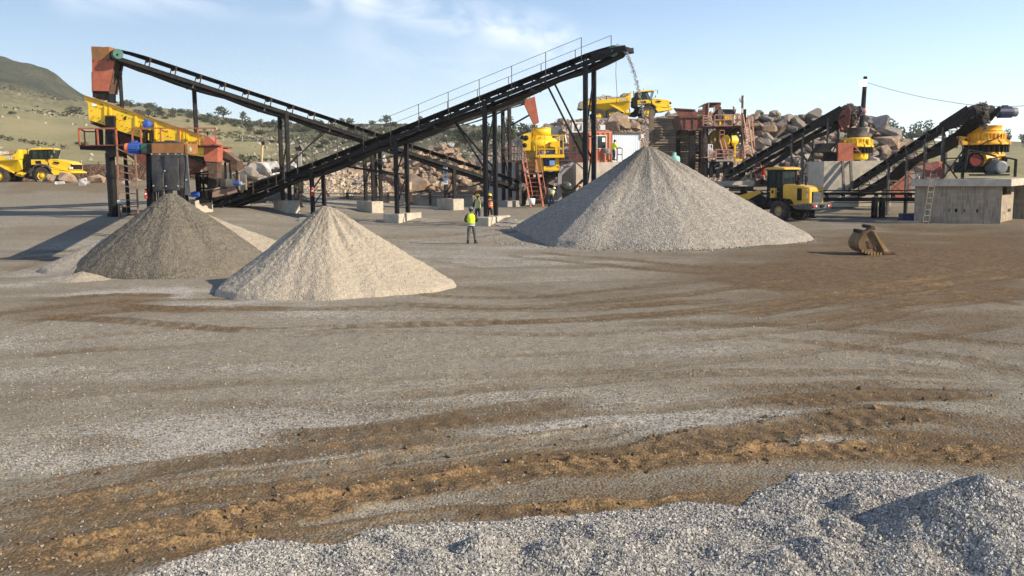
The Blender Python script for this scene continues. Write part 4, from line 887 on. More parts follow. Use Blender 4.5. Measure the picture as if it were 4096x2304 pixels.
# tail drums under the chutes
tl = root_at('conveyor_tail', 'dusty grey tail drums on a black stand under the brown chutes', 'conveyor tail', 'A', 600, 1000, 62)
for u0, u1, vv, dd_ in ((475, 700, 812, 62), (680, 860, 790, 64.5)):
    a, b = Z('A', u0, vv, dd_), Z('A', u1, vv, dd_); m = MB(); m.cyl(a, b, .80, .80, n=28); m.cyl(a + (b - a) * .2, a + (b - a) * .24, .84, n=28); m.cyl(a + (b - a) * .7, a + (b - a) * .74, .84, n=28); m.cyl(b, b + Vector((.3, 0, 0)), .8, .35, n=28); m.build('tail_drum', rubber, tl)
m = MB()
for u in (292, 310, 375, 440, 470): m.post('A', u, 700, 1020, 61.5, .13)
m.bar(Z('A', 285, 705, 61.5), Z('A', 480, 700, 61.5), .12); m.bar(Z('A', 290, 880, 61.5), Z('A', 480, 880, 61.5), .12); m.bar(Z('A', 190, 700, 61), Z('A', 440, 660, 61), .07); m.bar(Z('A', 190, 706, 61), Z('A', 440, 668, 61), .05)
m.poly('A', [(290, 725), (440, 735), (480, 770), (470, 840), (440, 850), (380, 822), (300, 820)], 61.6, 1.0); m.poly('A', [(255, 1005), (430, 1000), (430, 1065), (300, 1080)], 61.4, 1.2); m.build('tail_stand', blackd, tl)
m = MB(); m.poly('A', [(480, 885), (670, 878), (672, 965), (480, 1000)], 61.3, .05); m.poly('A', [(672, 878), (770, 840), (800, 930), (672, 965)], 61.2, .05); m.build('side_guard', M('dusty_pink_plate', (.30, .2, .16), .8, dust=.5), tl)
motor(Z('A', 755, 818, 61), (1, 0, 0), .55, .13, blue, 'motor', tl, M('pale_blue_paint', (.25, .4, .62), .5, dust=.3))
motor(Z('A', 310, 958, 59), (-1, 0, 0), .62, .15, blue, 'motor', tl)
m = MB()
for u in (830, 920): m.post('A', u, 700, 900, 63, .08)
m.bar(Z('A', 380, 905, 60.5), Z('A', 900, 820, 62.5), .06); m.bar(Z('A', 690, 705, 62.5), Z('A', 890, 640, 63), .05); m.build('railing', woodm, tl)
# feed chute over the screen
fc_ = root_at('feed_chute', 'tall tapering red chute with brown top panel over the yellow screen', 'chute', 'f', 340, 900, DS)
MB().poly('f', [(207, 115), (330, 117), (335, 123), (440, 118), (446, 286), (217, 286)], DS + .5, 1.3).build('top_panel', rust, fc_)
MB().poly('f', [(217, 287), (516, 291), (425, 690), (222, 688)], DS + .4, 1.3).build('hopper_body', redp, fc_)
MB().poly('f', [(519, 300), (524, 310), (440, 720), (428, 690)], DS + .45, 1.25).build('side_lip', rustdk, fc_)
MB().poly('f', [(210, 450), (217, 440), (222, 688), (216, 700)], DS + .38, .2).build('edge_strip', rustdk, fc_)
MB().poly('f', [(222, 686), (425, 690), (415, 720), (378, 806), (300, 786), (228, 768)], DS + .5, 1.1).build('rubber_boot', blackd, fc_)
MB().poly('f', [(415, 700), (440, 720), (440, 830), (425, 832), (408, 790), (380, 806)], DS + .55, 1.0).build('rubber_boot', blackp, fc_)
m = MB(); m.line('f', 480, 472, 600, 462, DS + .7, .22); m.line('f', 540, 490, 600, 520, DS + .7, .12); m.build('bracket', blackp, fc_)
m = MB(); q = Z('f', 315, 298, DS + .4); [m.cyl(Z('f', u, 297, DS + .4), Z('f', u, 297, DS + .35), .05, n=8) for u in (240, 315, 420, 500)]; m.build('bolt_heads', rustdk, fc_)
# ladder up to the screen
def ladder(name, label, k, pts, d, rungs, mt, wid=None, group=None, d1=None):
    (u0, v0), (u1, v1), (u2, v2), (u3, v3) = pts   # left rail bottom/top, right rail bottom/top
    d1 = d1 or d; A, B, C_, D_ = Z(k, u0, v0, d), Z(k, u1, v1, d1), Z(k, u2, v2, d), Z(k, u3, v3, d1); L = (A + C_) / 2
    t = thing(name, label, 'ladder', tuple(L), 0, group); r_ = .028 if wid is None else wid
    MB().bar(A, B, r_ * 2).build('rail', mt, t); MB().bar(C_, D_, r_ * 2).build('rail', mt, t)
    o = MB()
    for i in range(rungs): f_ = (i + .6) / rungs; MB().bar(A.lerp(B, f_), C_.lerp(D_, f_), r_ * 1.3).build('rung', mt, t)
    return t
ladder('ladder', 'rusty upright ladder beside the black screen pillar', 'g', ((572, 1272), (540, 330), (815, 1240), (775, 440)), DS - 1.2, 10, M('rusty_pipe', (.24, .13, .075), .8, dust=.3), .045)
m = MB(); m.rect('g', 543, 1030, 600, 1072, DS - 1.35, .03); o = m.build('safety_sign', M('pale_blue_sign', (.55, .72, .74), .5, dust=.1)); setp(o, 'small pale blue sign fixed to the rusty ladder', 'sign')
m = MB(); m.rect('g', 606, 1125, 645, 1195, DS - 1.0, .2); m.line('g', 625, 1125, 575, 1075, DS - 1.0, .05); o = m.build('switch_box', blackp); setp(o, 'small black switch box at the foot of the rusty ladder', 'box')
# ------------------------------------------------------------------ stacker with rubber curtain
DK = 36.2
stk = root_at('stacker_conveyor', 'stacker with brown steel head box, blue motor and hanging black rubber curtain', 'conveyor', 'g', 1200, 1100, DK)
MB().rect('g', 985, 300, 1412, 428, DK, 1.3).build('head_box', rust, stk)
m = MB(); m.rect('g', 1418, 308, 1448, 436, DK - .02, 1.2); m.build('end_plate', rust, stk)
for u0, u1, v0 in ((1000, 1150, 278), (1146, 1285, 264), (1285, 1400, 290)):
    m = MB(); m.poly('g', [(u0, v0 + 4), (u0 + 20, v0 - 3), (u1 - 25, v0 - 2), (u1, v0 + 8), (u1, 302), (u0, 302)], DK + .1, .5); m.build('rubber_flap', rubber, stk)
q = Z('g', 975, 362, DK + .35); g0 = Z('g', 845, 362, DK + .35); m = MB(); m.cyl(g0, q, .15, .18, n=18); m.box((g0 + q) / 2, ((q - g0).length * .55, .34, .34)); gb = m.build('gearbox', green, stk)
m = MB(); m.rect('g', 925, 308, 985, 418, DK - .02, .8); m.build('gearbox_flange', blackp, stk)
o = motor(g0, (-1, 0, 0), (g0 - Z('g', 642, 362, DK)).length, .205, blue, 'motor', stk, orange)
q = Z('g', 1452, 380, DK + .3); MB().cyl(q, q + Vector((.12, 0, 0)), .12, .08, n=14).build('bearing', greenpale, stk)
def curtain(pts, dd_, seed):
    (u0, u1, v0, v1) = pts; n_u, n_v = 14, 24; vs = []; fs = []
    for j in range(n_v + 1):
        for i in range(n_u + 1):
            a = i / n_u; b_ = j / n_v; ub = u0 + (u1 - u0) * a + b_ * 14 * math.sin(seed + 2.2 * a * 3) + b_ * 18 * (.5 - a) * (1 if seed % 2 else -.3)
            vb = v0 + (v1 - v0) * b_ + b_ * 12 * math.sin(seed * 1.7 + a * 2.5)
            p = Z('g', ub, vb, dd_); p.y += .10 * b_ * math.sin(seed + a * 3.0 + b_ * 1.2) + .03 * math.sin(b_ * 6 + seed); vs.append(p)
    for j in range(n_v):
        for i in range(n_u): k = j * (n_u + 1) + i; fs.append((k, k + 1, k + n_u + 2, k + n_u + 1))
    m = MB(); m.add(vs, fs, True); o = m.build('rubber_curtain', rubber, stk); x = o.modifiers.new('thick', 'SOLIDIFY'); x.thickness = .02; return o
curtain((975, 1155, 436, 930), DK - .03, 1); curtain((1145, 1335, 436, 918), DK - .1, 2); curtain((1318, 1432, 436, 885), DK, 3)
m = MB(); m.prism([Z('g', 1432, 440, DK - .08), Z('g', 1452, 440, DK - .08), Z('g', 1488, 970, DK - .12), Z('g', 1412, 965, DK - .05), Z('g', 1425, 800, DK - .05)], (0, .02, 0)); m.build('rubber_curtain', M('pale_rubber', (.14, .14, .14), .7, dust=.3), stk)
MB().prism([Z('g', 1440, 440, DK), Z('g', 1440, 440, DK + 1.2), Z('g', 1440, 900, DK + 1.2), Z('g', 1440, 900, DK)], (.02, 0, 0)).build('rubber_curtain', rubber, stk)
MB().prism([Z('g', 985, 440, DK), Z('g', 985, 440, DK + 1.2), Z('g', 960, 950, DK + 1.2), Z('g', 960, 950, DK)], (-.02, 0, 0)).build('rubber_curtain', blackp, stk)
m = MB()
for u, v in ((988, 440), (1092, 440), (1197, 436), (1298, 436), (1383, 438), (1158, 655), (1175, 852), (1012, 846), (1327, 850), (1437, 770)):
    p = Z('g', u, v, DK - .16); m.cyl(p, p - Vector((0, .03, 0)), .028, n=10)
m.build('bolt_heads', M('galvanised', (.42, .42, .4), .5, dust=.2), stk)
m = MB(); p0 = Z('g', 950, 430, DK + .7); m.prism([Z('g', 915, 435, DK + .6), Z('g', 985, 435, DK + .6), Z('g', 1010, 1000, DK + .6), Z('g', 925, 1180, DK + .6)], (0, .3, 0)); m.build('leg', blackp, stk)
m = MB(); m.post('g', 1018, 925, 1120, DK + .5, .05); m.post('g', 1068, 920, 1060, DK + .5, .05); m.build('drop_rail', greyst, stk)
pA, pB = Z('g', 1200, 362, DK + .6), Vector((Z('g', 1200, 700, DS + 1).x, DS + 1.2, Z('g', 1200, 700, DS).z))
m = MB(); m.bar(pA, pB, .95, .06); m.bar(pA - Vector((0, 0, .5)), pB - Vector((0, 0, .5)), .9, .03); m.build('belt', beltm, stk)
for sg in (-.55, .55): m = MB(); m.bar(pA + Vector((sg, .5, -.25)), pB + Vector((sg, 0, -.25)), .1, .25); m.build('stringer', blackd, stk)
for f_ in (.45, .8):
    pp = pA.lerp(pB, f_); 
    for sg in (-.5, .5): MB().bar(pp + Vector((sg, 0, -.3)), (pp.x + sg, pp.y, gz(pp.x, pp.y)), .15).build('leg', blackp, stk)
def extinguisher(k, u, v, d, label, sc_=1):
    p = Z(k, u, v, d); t = thing('fire_extinguisher', label, 'extinguisher', tuple(p - Vector((0, 0, .3))))
    MB().lathe(p - Vector((0, 0, .3)), [(0, 0), (.1, .0), (.105, .03), (.105, .48), (.06, .57), (.03, .6)], n=14).build('cylinder', redbright, t); m = MB(); m.box(p + Vector((0, 0, .34)), (.1, .06, .08)); m.bar(p + Vector((.05, 0, .3)), p + Vector((.13, 0, 0)), .03); m.build('valve', blackp, t)
    m = MB(); m.lathe(p - Vector((0, 0, .02)), [(.108, 0), (.108, .10)], n=14); m.build('instruction_label', white, t); t.scale = (sc_,) * 3
extinguisher('g', 910, 912, DK + .1, 'red fire extinguisher on the black leg of the rubber-curtained stacker', .55)
extinguisher('A', 1772, 920, 61.4, 'red fire extinguisher on a black leg of the longest conveyor')
# ------------------------------------------------------------------ concrete blocks under the legs
def block(name, label, cat, pts, h, mt, bev=.03, group=None, grooves=0):
    a, b, c_ = [Vector(p) for p in pts]; m = MB(); z = min(gz(a.x, a.y), gz(b.x, b.y)) - .1; top = z + h + .1
    m.prism([Vector((p.x, p.y, top)) for p in (a, b, b + (c_ - a), c_)], (0, 0, -(h + .1)))
    if grooves:
        pass
    o = m.build(name, mt, None, bev); return setp(o, label, cat, group)
def foot_block(feet, w_, ext, h, label, mt=None):
    feet = feet if len(feet) > 1 else [feet[0], feet[0] + Vector((.05, .05, 0))]
    a, b = [Vector((f.x, f.y, 0)) for f in feet]; dv = (b - a).normalized(); nv = Vector((-dv.y, dv.x, 0)); a = a - dv * ext; b = b + dv * ext
    return block('footing_block', label, 'concrete block', (a - nv * w_ / 2, b - nv * w_ / 2, a + nv * w_ / 2), h, mt or conc)
foot_block(feet2['C'], 1.15, .75, .52, 'whitish concrete block under the paired legs right of the pale sand cone')
foot_block(feet2['D'], 1.2, .8, .50, 'gravel-topped concrete block behind the lime-vested worker')
for i, lab in ((1, 'concrete pedestal under the grey legs behind the sand cone'), (2, 'concrete pedestal where the two long conveyors cross'), (3, 'concrete pedestal under the legs beside the boulder heap'), ):
    foot_block(feet1[i + 0], .95, .6, .85, lab)
foot_block(feet1[4], 1.0, .6, .85, 'concrete pedestal under the post with the white notice')
foot_block(f5, 1.2, .6, .5, 'low concrete footing beside the red stair ladder', concgrey)
p = feet1[4][0] if True else None
q = Vector(feet1[4][1]); m = MB(); m.box((q.x, q.y - .16, q.z + 2.9), (.34, .02, 1.9)); o = m.build('safety_notice', white); setp(o, 'tall white notice with blue signs on a conveyor post', 'sign')
m = MB()
for i in range(5): m.box((q.x, q.y - .178, q.z + 2.15 + i * .36), (.24, .012, .2))
m.build('pictogram', M('sign_blue', (.25, .4, .7), .5, dust=.2), o)
setp(block('concrete_plinth', 'long pale concrete plinth under the tail of the long conveyor', 'plinth', (P(918, 858, 67), P(1010, 858, 67), P(918, 850, 69)), .75, conc), None)
b_ = G(1232, 885); m = MB(); m.box((b_.x, b_.y, .35), (1.0, .8, .75)); o = m.build('concrete_cube', concgrey, None, .03); setp(o, 'small grey concrete cube behind the peak of the sand cone', 'concrete block')
for (u, v, r, h, lab) in ((1045, 1195, .95, .6, 'small brown grit heap left of the first pedestal'), (1150, 1160, .8, .55, 'small brown grit heap nearest the long conveyor tail'), (1320, 1170, 1.3, 1.25, 'dark grit piled against the first pedestal'), (1590, 1150, 1.2, .7, 'grey grit heap behind the first pedestal')):
    qd = 73 if u > 1200 else 70; q = Z('A', u, v, qd); pile('grit_heap', lab, 'grit heap', (q.x, qd), r, h, darksand, .3, None, int(u), (30, 60), .03)
for f_, r, h, lab in ((feet2['D'][0], 2.1, .42, 'grey stone spilled round the block behind the lime-vested worker'), (feet2['C'][0], 1.9, .2, 'low grey fines round the whitish block')):
    pile('stone_spill', lab, 'spilled stone', (f_.x + .7, f_.y - .2), r, h, graystone if h > .3 else dustm, .3, None, int(h * 100), (40, 90), .05)
# ------------------------------------------------------------------ impact crusher (tall yellow, with red stair ladder)
DV = 77.0
vs_ = root_at('impact_crusher', 'tall yellow impact crusher with round feed drum and side motors, behind the red stair ladder', 'crusher', 'p', 1130, 1250, DV)
def zc(k, u, v, d): q = Z(k, u, v, d); return q
S_ = 3700 / DV
def ring(par, name, u0, u1, v0, v1, dcen, mt, k='p', prof=None, n=36):
    a = Z(k, u0, v1, dcen); b = Z(k, u1, v0, dcen); r = (b.x - a.x) / 2; cx = (a.x + b.x) / 2
    prof = prof or [(0, 0), (r, 0), (r, b.z - a.z), (0, b.z - a.z)]
    return MB().lathe((cx, dcen, a.z), prof, n=n).build(name, mt, par)
DC = DV + 1.3
def cyl_(u0, u1, v0, v1, mt, name, f=1.0, hollow=False):
    a = Z('p', u0, v1, DC); b = Z('p', u1, v0, DC); r = (b.x - a.x) / 2; h = b.z - a.z; cx = (a.x + b.x) / 2
    pr_ = [(0, 0), (r, 0), (r * f, h), (r * f - .05, h), (r * f - .05, h * .4), (0, h * .4)] if hollow else [(0, 0), (r, 0), (r * f, h), (0, h)]
    return MB().lathe((cx, DC, a.z), pr_, n=36).build(name, mt, vs_)
cyl_(1000, 1280, 192, 305, yellow, 'feed_drum', 1, True); cyl_(995, 1285, 186, 200, yellow, 'feed_rim', 1, True)
cyl_(985, 1305, 300, 345, yellow, 'upper_ring', .9); cyl_(978, 1345, 342, 362, yellow, 'flange'); cyl_(905, 1372, 360, 522, yellow, 'crusher_body', 1.0)
q = Z('p', 1140, 325, DC); r_ = 1.0
for i in range(16):
    m = MB()
    a = 2 * math.pi * i / 16; d_ = Vector((math.cos(a), math.sin(a), 0)); m.prism([q + d_ * .8 + Vector((0, 0, -.16)), q + d_ * 1.03 + Vector((0, 0, -.16)), q + d_ * .82 + Vector((0, 0, .17))], d_.cross(Vector((0, 0, 1))) * .03); m.build('gusset', yellow, vs_)
MB().poly('p', [(848, 330), (862, 296), (890, 276), (930, 266), (1000, 266), (1000, 380), (985, 522), (880, 522), (878, 372), (860, 366)], DV + .2, 1.8).build('drive_housing', yellow, vs_)
m = MB(); [m.lathe(Z('p', u, v, DV + .2), [(.0, -.04), (r, -.04), (r, 0)], (0, 1, 0), 14) for u, v, r in ((870, 325, .18), (918, 332, .22), (900, 440, .2))]; m.build('port', blackp, vs_)
MB().poly('p', [(1270, 385), (1395, 378), (1402, 400), (1402, 560), (1345, 560), (1345, 470), (1270, 460)], DV - .2, 1.8).build('motor_housing', yellow, vs_)
m = MB(); m.rect('p', 1215, 470, 1325, 560, DV + .0, .8); mo = m.build('drive_motor', steel, vs_, .04); m = MB(); m.rect('p', 1222, 540, 1325, 566, DV - .1, .9); m.build('motor_foot', bluedk, mo)
MB().poly('p', [(1058, 590), (1122, 575), (1475, 572), (1475, 618), (1125, 622), (1062, 606)], DV - .7, 2.6).build('motor_platform', yellow, vs_)
m = MB(); m.rect('p', 1125, 578, 1475, 618, DV - .74, .04); m.build('platform_edge', yellow, vs_)
rail('p', (1070, 1190, 1405, 1460), 300, 575, DV - .68, yellow, vs_, .06, .7); MB().line('p', 1280, 293, 1490, 293, DV - .68, .06).build('railing', yellow, vs_)
m = MB(); m.tube([Z('p', 1040, 520, DV - .8), Z('p', 1035, 450, DV - .8), Z('p', 1050, 420, DV - .8), Z('p', 1075, 430, DV - .8)], .035); m.build('grab_rail', yellow, vs_)
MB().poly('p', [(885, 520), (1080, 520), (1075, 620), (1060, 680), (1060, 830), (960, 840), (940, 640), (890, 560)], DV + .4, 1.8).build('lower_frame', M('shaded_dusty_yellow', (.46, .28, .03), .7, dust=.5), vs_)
MB().poly('p', [(1080, 625), (1160, 625), (1180, 800), (1180, 830), (1080, 815)], DV - .2, 1.9).build('motor_cradle', yellow, vs_)
MB().rect('p', 1345, 625, 1402, 820, DV - .2, 1.6).build('motor_cradle', yellow, vs_)
m = MB(); m.rect('p', 1178, 742, 1396, 806, DV - .5, 1.6); m.rect('p', 1178, 780, 1396, 806, DV - .62, .3); m.build('base_beam', yellow, vs_)
a = Z('p', 1250, 740, DV + .2); m = MB(); m.cyl(a, a + Vector((0, 0, .68)), .62, n=22); m.build('drive_motor', bluedk, vs_); m = MB(); m.rect('p', 1258, 660, 1338, 735, DV - .62, .3); m.build('terminal_box', M('light_blue_paint', (.18, .33, .62), .4, dust=.1), vs_, .03)
m = MB(); m.rect('p', 1160, 628, 1345, 700, DV - .15, .8); m.build('motor_guard', bluedk, vs_)
# steel legs and walkways round it
wk = root_at('crusher_platform', 'rusty railed platform and legs round the tall yellow impact crusher', 'platform', 'p', 1000, 1290, DV)
m = MB(); m.rect('p', 635, 655, 872, 680, DV - 1.2, 2.6); m.build('deck', rustdk, wk); m = MB(); m.rect('p', 1405, 645, 1665, 668, DV - .4, 2.2); m.poly('p', [(1395, 660), (1600, 668), (1420, 690)], DV - .3, .5); m.build('deck', rustdk, wk)
rail('p', (640, 695, 748, 800, 855), 455, 660, DV - 1.15, rustdk, wk, .06); rail('p', (640, 748, 855), 455, 660, DV + 1.3, rustdk, wk, .06); rail('p', (1440, 1475, 1560, 1660), 440, 645, DV - .3, reddk, wk, .06); rail('p', (1475, 1660), 440, 645, DV + 1.7, reddk, wk, .06)
for u, v0, v1, w_ in ((840, 680, 1300, .2), (890, 830, 1300, .35), (1000, 840, 1310, .35), (1090, 840, 1300, .3)):
    m = MB(); m.post('p', u, v0, v1, DV + (.8 if u > 850 else -1), w_); m.build('leg', blackd if u > 850 else greyst, wk)
m = MB(); m.post('p', 1412, 840, 1255, DV - .5, .3); m.build('leg', concgrey, wk); MB().line('p', 1420, 870, 1600, 690, DV - .5, .2).build('strut', concgrey, wk); MB().line('p', 1620, 668, 1760, 790, DV - .3, .1).build('strut', greyst, wk)
m = MB(); m.poly('p', [(870, 840), (1400, 820), (1400, 895), (1190, 905), (1190, 860), (880, 870)], DV - .2, 2.5); m.build('support_beam', blackd, wk)
m = MB()
for i, (a, b_) in enumerate((((1400, 800), (1210, 940)), ((1400, 840), (1220, 930)), ((1395, 700), (1560, 740)))): m.tube([Z('p', a[0], a[1], DV - .6), Z('p', (a[0] + b_[0]) / 2, (a[1] + b_[1]) / 2 + 40, DV - .6), Z('p', b_[0], b_[1], DV - .6)], .04)
m.build('cable', blackp, wk)
# little feeder under it, dark and dusty
fd = root_at('feeder', 'dark feeder chute and belt below the tall yellow impact crusher', 'feeder', 'p', 1150, 1200, DV)
MB().poly('p', [(880, 900), (1340, 900), (1330, 1000), (1200, 1110), (1120, 1250), (960, 1250), (940, 1100), (880, 1000)], DV + 1.0, 1.2).build('chute', M('dust_coated_black', (.05, .046, .04), .9, dust=.5), fd)
MB().poly('p', [(1280, 930), (1325, 910), (1322, 1040), (1240, 1000)], DV + .3, .3).build('guard_plate', M('dusty_red_plate', (.3, .2, .165), .9, dust=.4), fd)
MB().line('p', 1140, 990, 1370, 1065, DV - .2, .3).build('belt_frame', blackd, fd)
m = MB(); m.lathe(Z('p', 1505, 1040, DV - 1.0), [(0, -.3), (.40, -.28), (.44, -.2), (.44, .2), (.40, .28), (0, .3)], (0, 1, 0), 28); m.build('flywheel', M('dark_green_paint', (.012, .03, .022), .4), fd)
m = MB(); m.tube([Z('p', 1425, 1020, DV - 1.2), Z('p', 1500, 1085, DV - 1.2), Z('p', 1600, 1080, DV - 1.2), Z('p', 1680, 1010, DV - 1.2), Z('p', 1745, 940, DV - 1.2)], .12); m.poly('p', [(1420, 1130), (1700, 1100), (1700, 1220), (1420, 1230)], DV - .5, 1); m.build('belt_frame', blackd, fd)
# red stair ladder
t = root_at('stair_ladder', 'steep red stair ladder with handrails leaning to the tall yellow crusher', 'ladder', 'p', 1090, 1335, DV - 2.5)
A0, A1, B0, B1 = Z('p', 990, 1340, DV - 3.2), Z('p', 868, 640, DV - 1.2), Z('p', 1172, 1335, DV - 3.2), Z('p', 1062, 650, DV - 1.2)
MB().bar(A0, A1, .13, .06).build('rail', redp, t); MB().bar(B0, B1, .13, .06).build('rail', redp, t)
for i in range(11): MB().bar(A0.lerp(A1, (i + .7) / 11), B0.lerp(B1, (i + .7) / 11), .09, .04).build('rung', redp, t)
for a, b_ in ((A0, A1), (B0, B1)):
    o_ = Vector((.28, -.1, .55)) if a is B0 else Vector((.22, -.1, .5)); m = MB(); m.bar(a.lerp(b_, .13) + o_, b_ + o_ + (b_ - a) * .12, .05)
    for f_ in (.13, .42, .7, 1.0): m.bar(a.lerp(b_, f_), a.lerp(b_, f_) + o_, .045)
    m.build('handrail', redp, t)
q = Z('p', 1005, 1245, DV - 3.6); MB().lathe(q - Vector((0, 0, .3)), [(0, 0), (.22, 0), (.27, .5), (.26, .5), (.2, .03)], n=16).build('bucket', white); setp(bpy.data.objects['bucket'], 'white plastic bucket hung low on the red stair ladder', 'bucket')
# concrete walls behind and under
def wallbox(name, label, cat, corners, ztop, zbot, mt, bev=.02):
    a, b, c_ = [Vector((p[0], p[1], ztop)) for p in corners]; m = MB(); m.prism([a, b, b + (c_ - a), c_], (0, 0, -(ztop - zbot))); return setp(m.build(name, mt, None, bev), label, cat)
zt = Z('p', 600, 690, 80).z; a = Z('p', 330, 1000, 81.5); b = Z('p', 770, 1000, 79.0); dvv = Vector((b.x - a.x, b.y - a.y, 0)).normalized(); nn_ = Vector((-dvv.y, dvv.x, 0)) * 4.2
wallbox('concrete_bunker', 'pale concrete bunker wall behind the crossing conveyors, lit on its right end', 'concrete wall', (a, b, a + nn_), zt, .2, concgrey)
a = Z('p', 1400, 1000, 82); b = Z('p', 1760, 1000, 84)
m = MB(); m.poly('p', [(1405, 1000), (1405, 860), (1560, 700), (1640, 665), (1800, 640), (1850, 660), (1850, 1250), (1405, 1250)], 82, 4.0); setp(m.build('concrete_ramp', M('dusty_concrete', (.52, .46, .39), .95, dust=.3), None, .02), 'dusty cream concrete slope right of the tall yellow crusher', 'concrete ramp')
# ------------------------------------------------------------------ control container and white shed
DCo = 80.0
ct = root_at('shipping_container', 'orange-red corrugated container office with a dark window and roof air-conditioner', 'container', 'C', 550, 1400, DCo)
contm = M('container_red', (.50, .17, .09), .6, dust=.2, var=.2)
a0 = Z('C', 372, 1350, DCo); hC = Z('C', 372, 870, DCo).z - a0.z; dirR = Vector((.94, .34, 0)).normalized(); dirL = Vector((-.36, .93, 0)).normalized()
def corr(name, o, d, L, h, mt, par, win=None, pitch=.42, dep=.09):
    """corrugated sheet wall from o along d"""
    n_ = Vector((d.y, -d.x, 0)); vs = []; fs = []; x = 0; k = 0
    prof = [(0, 0), (.3, 0), (.5, 1), (.8, 1)]
    xs = []
    while x < L:
        for f_, q in prof:
            if x + f_ * pitch <= L: xs.append((x + f_ * pitch, q))
        x += pitch
    xs.append((L, 0)); vs = []
    for x, q in xs:
        for z in (0, h): vs.append(o + d * x + n_ * dep * q + Vector((0, 0, z)))
    for i in range(len(xs) - 1): fs.append((2 * i, 2 * i + 2, 2 * i + 3, 2 * i + 1))
    m = MB(); m.add(vs, fs); ob = m.build(name, mt, par); md = ob.modifiers.new('thick', 'SOLIDIFY'); md.thickness = .03; return ob
LR = (Z('C', 748, 1350, DCo + 1).x - a0.x) / dirR.x
corr('side_wall', a0, dirR, LR, hC, contm, ct, pitch=.46)
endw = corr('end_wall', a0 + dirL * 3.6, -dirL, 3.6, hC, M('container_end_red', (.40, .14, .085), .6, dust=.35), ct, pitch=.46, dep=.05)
m = MB(); m.prism([a0 + Vector((0, 0, hC)), a0 + dirR * LR + Vector((0, 0, hC)), a0 + dirR * LR + dirL * 3.6 + Vector((0, 0, hC)), a0 + dirL * 3.6 + Vector((0, 0, hC))], (0, 0, .06)); m.build('roof', reddk, ct)
m = MB()
for o_, L_ in ((0, 0),):
    for z in (.08, hC - .08): m.bar(a0 + Vector((0, 0, z)), a0 + dirR * LR + Vector((0, 0, z)), .16)
    for p_ in (a0, a0 + dirR * LR): m.bar(p_, p_ + Vector((0, 0, hC)), .16)
m.build('corner_frame', contm, ct)
nR = Vector((dirR.y, -dirR.x, 0))
def onwall(x0, x1, z0, z1, dep, th=.06): return [a0 + dirR * x0 + nR * dep + Vector((0, 0, z0)), a0 + dirR * x1 + nR * dep + Vector((0, 0, z0)), a0 + dirR * x1 + nR * dep + Vector((0, 0, z1)), a0 + dirR * x0 + nR * dep + Vector((0, 0, z1))]
fx = LR / (748 - 372); x0, x1 = (462 - 372) * fx, (657 - 372) * fx; sz = hC / (1350 - 870); z0, z1 = (1350 - 1128) * sz, (1350 - 942) * sz
wf = MB().prism(onwall(x0 - .05, x1 + .05, z0 - .05, z1 + .05, .10), -nR * .08).build('window', white, ct)
MB().prism(onwall(x0, x1, z0, z1, .135), -nR * .03).build('pane', glassm, wf); m = MB(); m.prism(onwall(x0 + .28 * (x1 - x0), x0 + .31 * (x1 - x0), z0, z1, .15), -nR * .03); m.prism(onwall(x0, x0 + .3 * (x1 - x0), z0 + .4 * (z1 - z0), z0 + .43 * (z1 - z0), .15), -nR * .03); m.build('mullion', white, wf)
MB().prism(onwall(x0 + .7 * (x1 - x0), x0 + .93 * (x1 - x0), z0 + .5 * (z1 - z0), z0 + .85 * (z1 - z0), .15), -nR * .012).build('paper_notice', white, wf)
MB().prism([a0 + dirL * .6 + Vector((0, 0, .8)) - dirR * .09, a0 + dirL * 2.6 + Vector((0, 0, .8)) - dirR * .09, a0 + dirL * 2.6 + Vector((0, 0, 2.2)) - dirR * .09, a0 + dirL * .6 + Vector((0, 0, 2.2)) - dirR * .09], -dirR * .03).build('window', glassm, ct)
m = MB(); q = Z('C', 235, 885, DCo + 1); m.box(q + Vector((0, 0, .4)), (1.0, .75, .86)); ac = m.build('air_conditioner', white); setp(ac, 'white air-conditioner unit on the roof of the container office', 'air conditioner')
m = MB(); m.box(q + Vector((.02, -.39, .42)), (.62, .02, .62)); m.build('grille', steel, ac); m = MB(); m.prism([q + Vector((-.2, -.405, .2)), q + Vector((.05, -.405, .2)), q + Vector((.25, -.405, .65)), q + Vector((-.02, -.405, .68))], (0, .01, 0)); m.build('fan_blade', white, ac)
m = MB(); m.box(q + Vector((-2.0, .6, .1)), (1.3, 1.0, .75)); m.box(q + Vector((.0, .2, -.12)), (1.2, .8, .3)); o = m.build('equipment_box', steel); setp(o, 'grey equipment boxes beside the white roof air-conditioner', 'box')
m = MB(); m.tube([q + Vector((-.5, 0, .1)), q + Vector((-.9, -.2, .05)), q + Vector((-1.1, -.3, -.3)), q + Vector((-1.0, -.35, -.9))], .06); setp(m.build('hose', white), 'white hose hanging off the container roof', 'hose')
for u, lab in ((483, 'white floodlight on the container roof, nearer the black posts'), (622, 'white floodlight on the container roof edge beside the dark bracket')):
    q = Z('C', u, 850, DCo + .8); m = MB(); m.box(q + Vector((0, 0, .22)), (.42, .2, .44)); m.bar(q - Vector((0, 0, .12)), q, .06); setp(m.build('floodlight', white), lab, 'floodlight')
sh = root_at('tin_shed', 'white corrugated sheet shed beside the orange-red container', 'shed', 'C', 970, 1330, DCo)
a1 = Z('C', 757, 1340, DCo + 1.4); b1 = Z('C', 1197, 1340, DCo + 2.4); dS = Vector((b1.x - a1.x, b1.y - a1.y, 0)); Ls = dS.length; dS.normalize(); hS = Z('C', 900, 898, DCo + 1.9).z - a1.z
sheet = M('white_sheet', (.66, .72, .78), .5, dust=.12, var=.1, scale=.6)
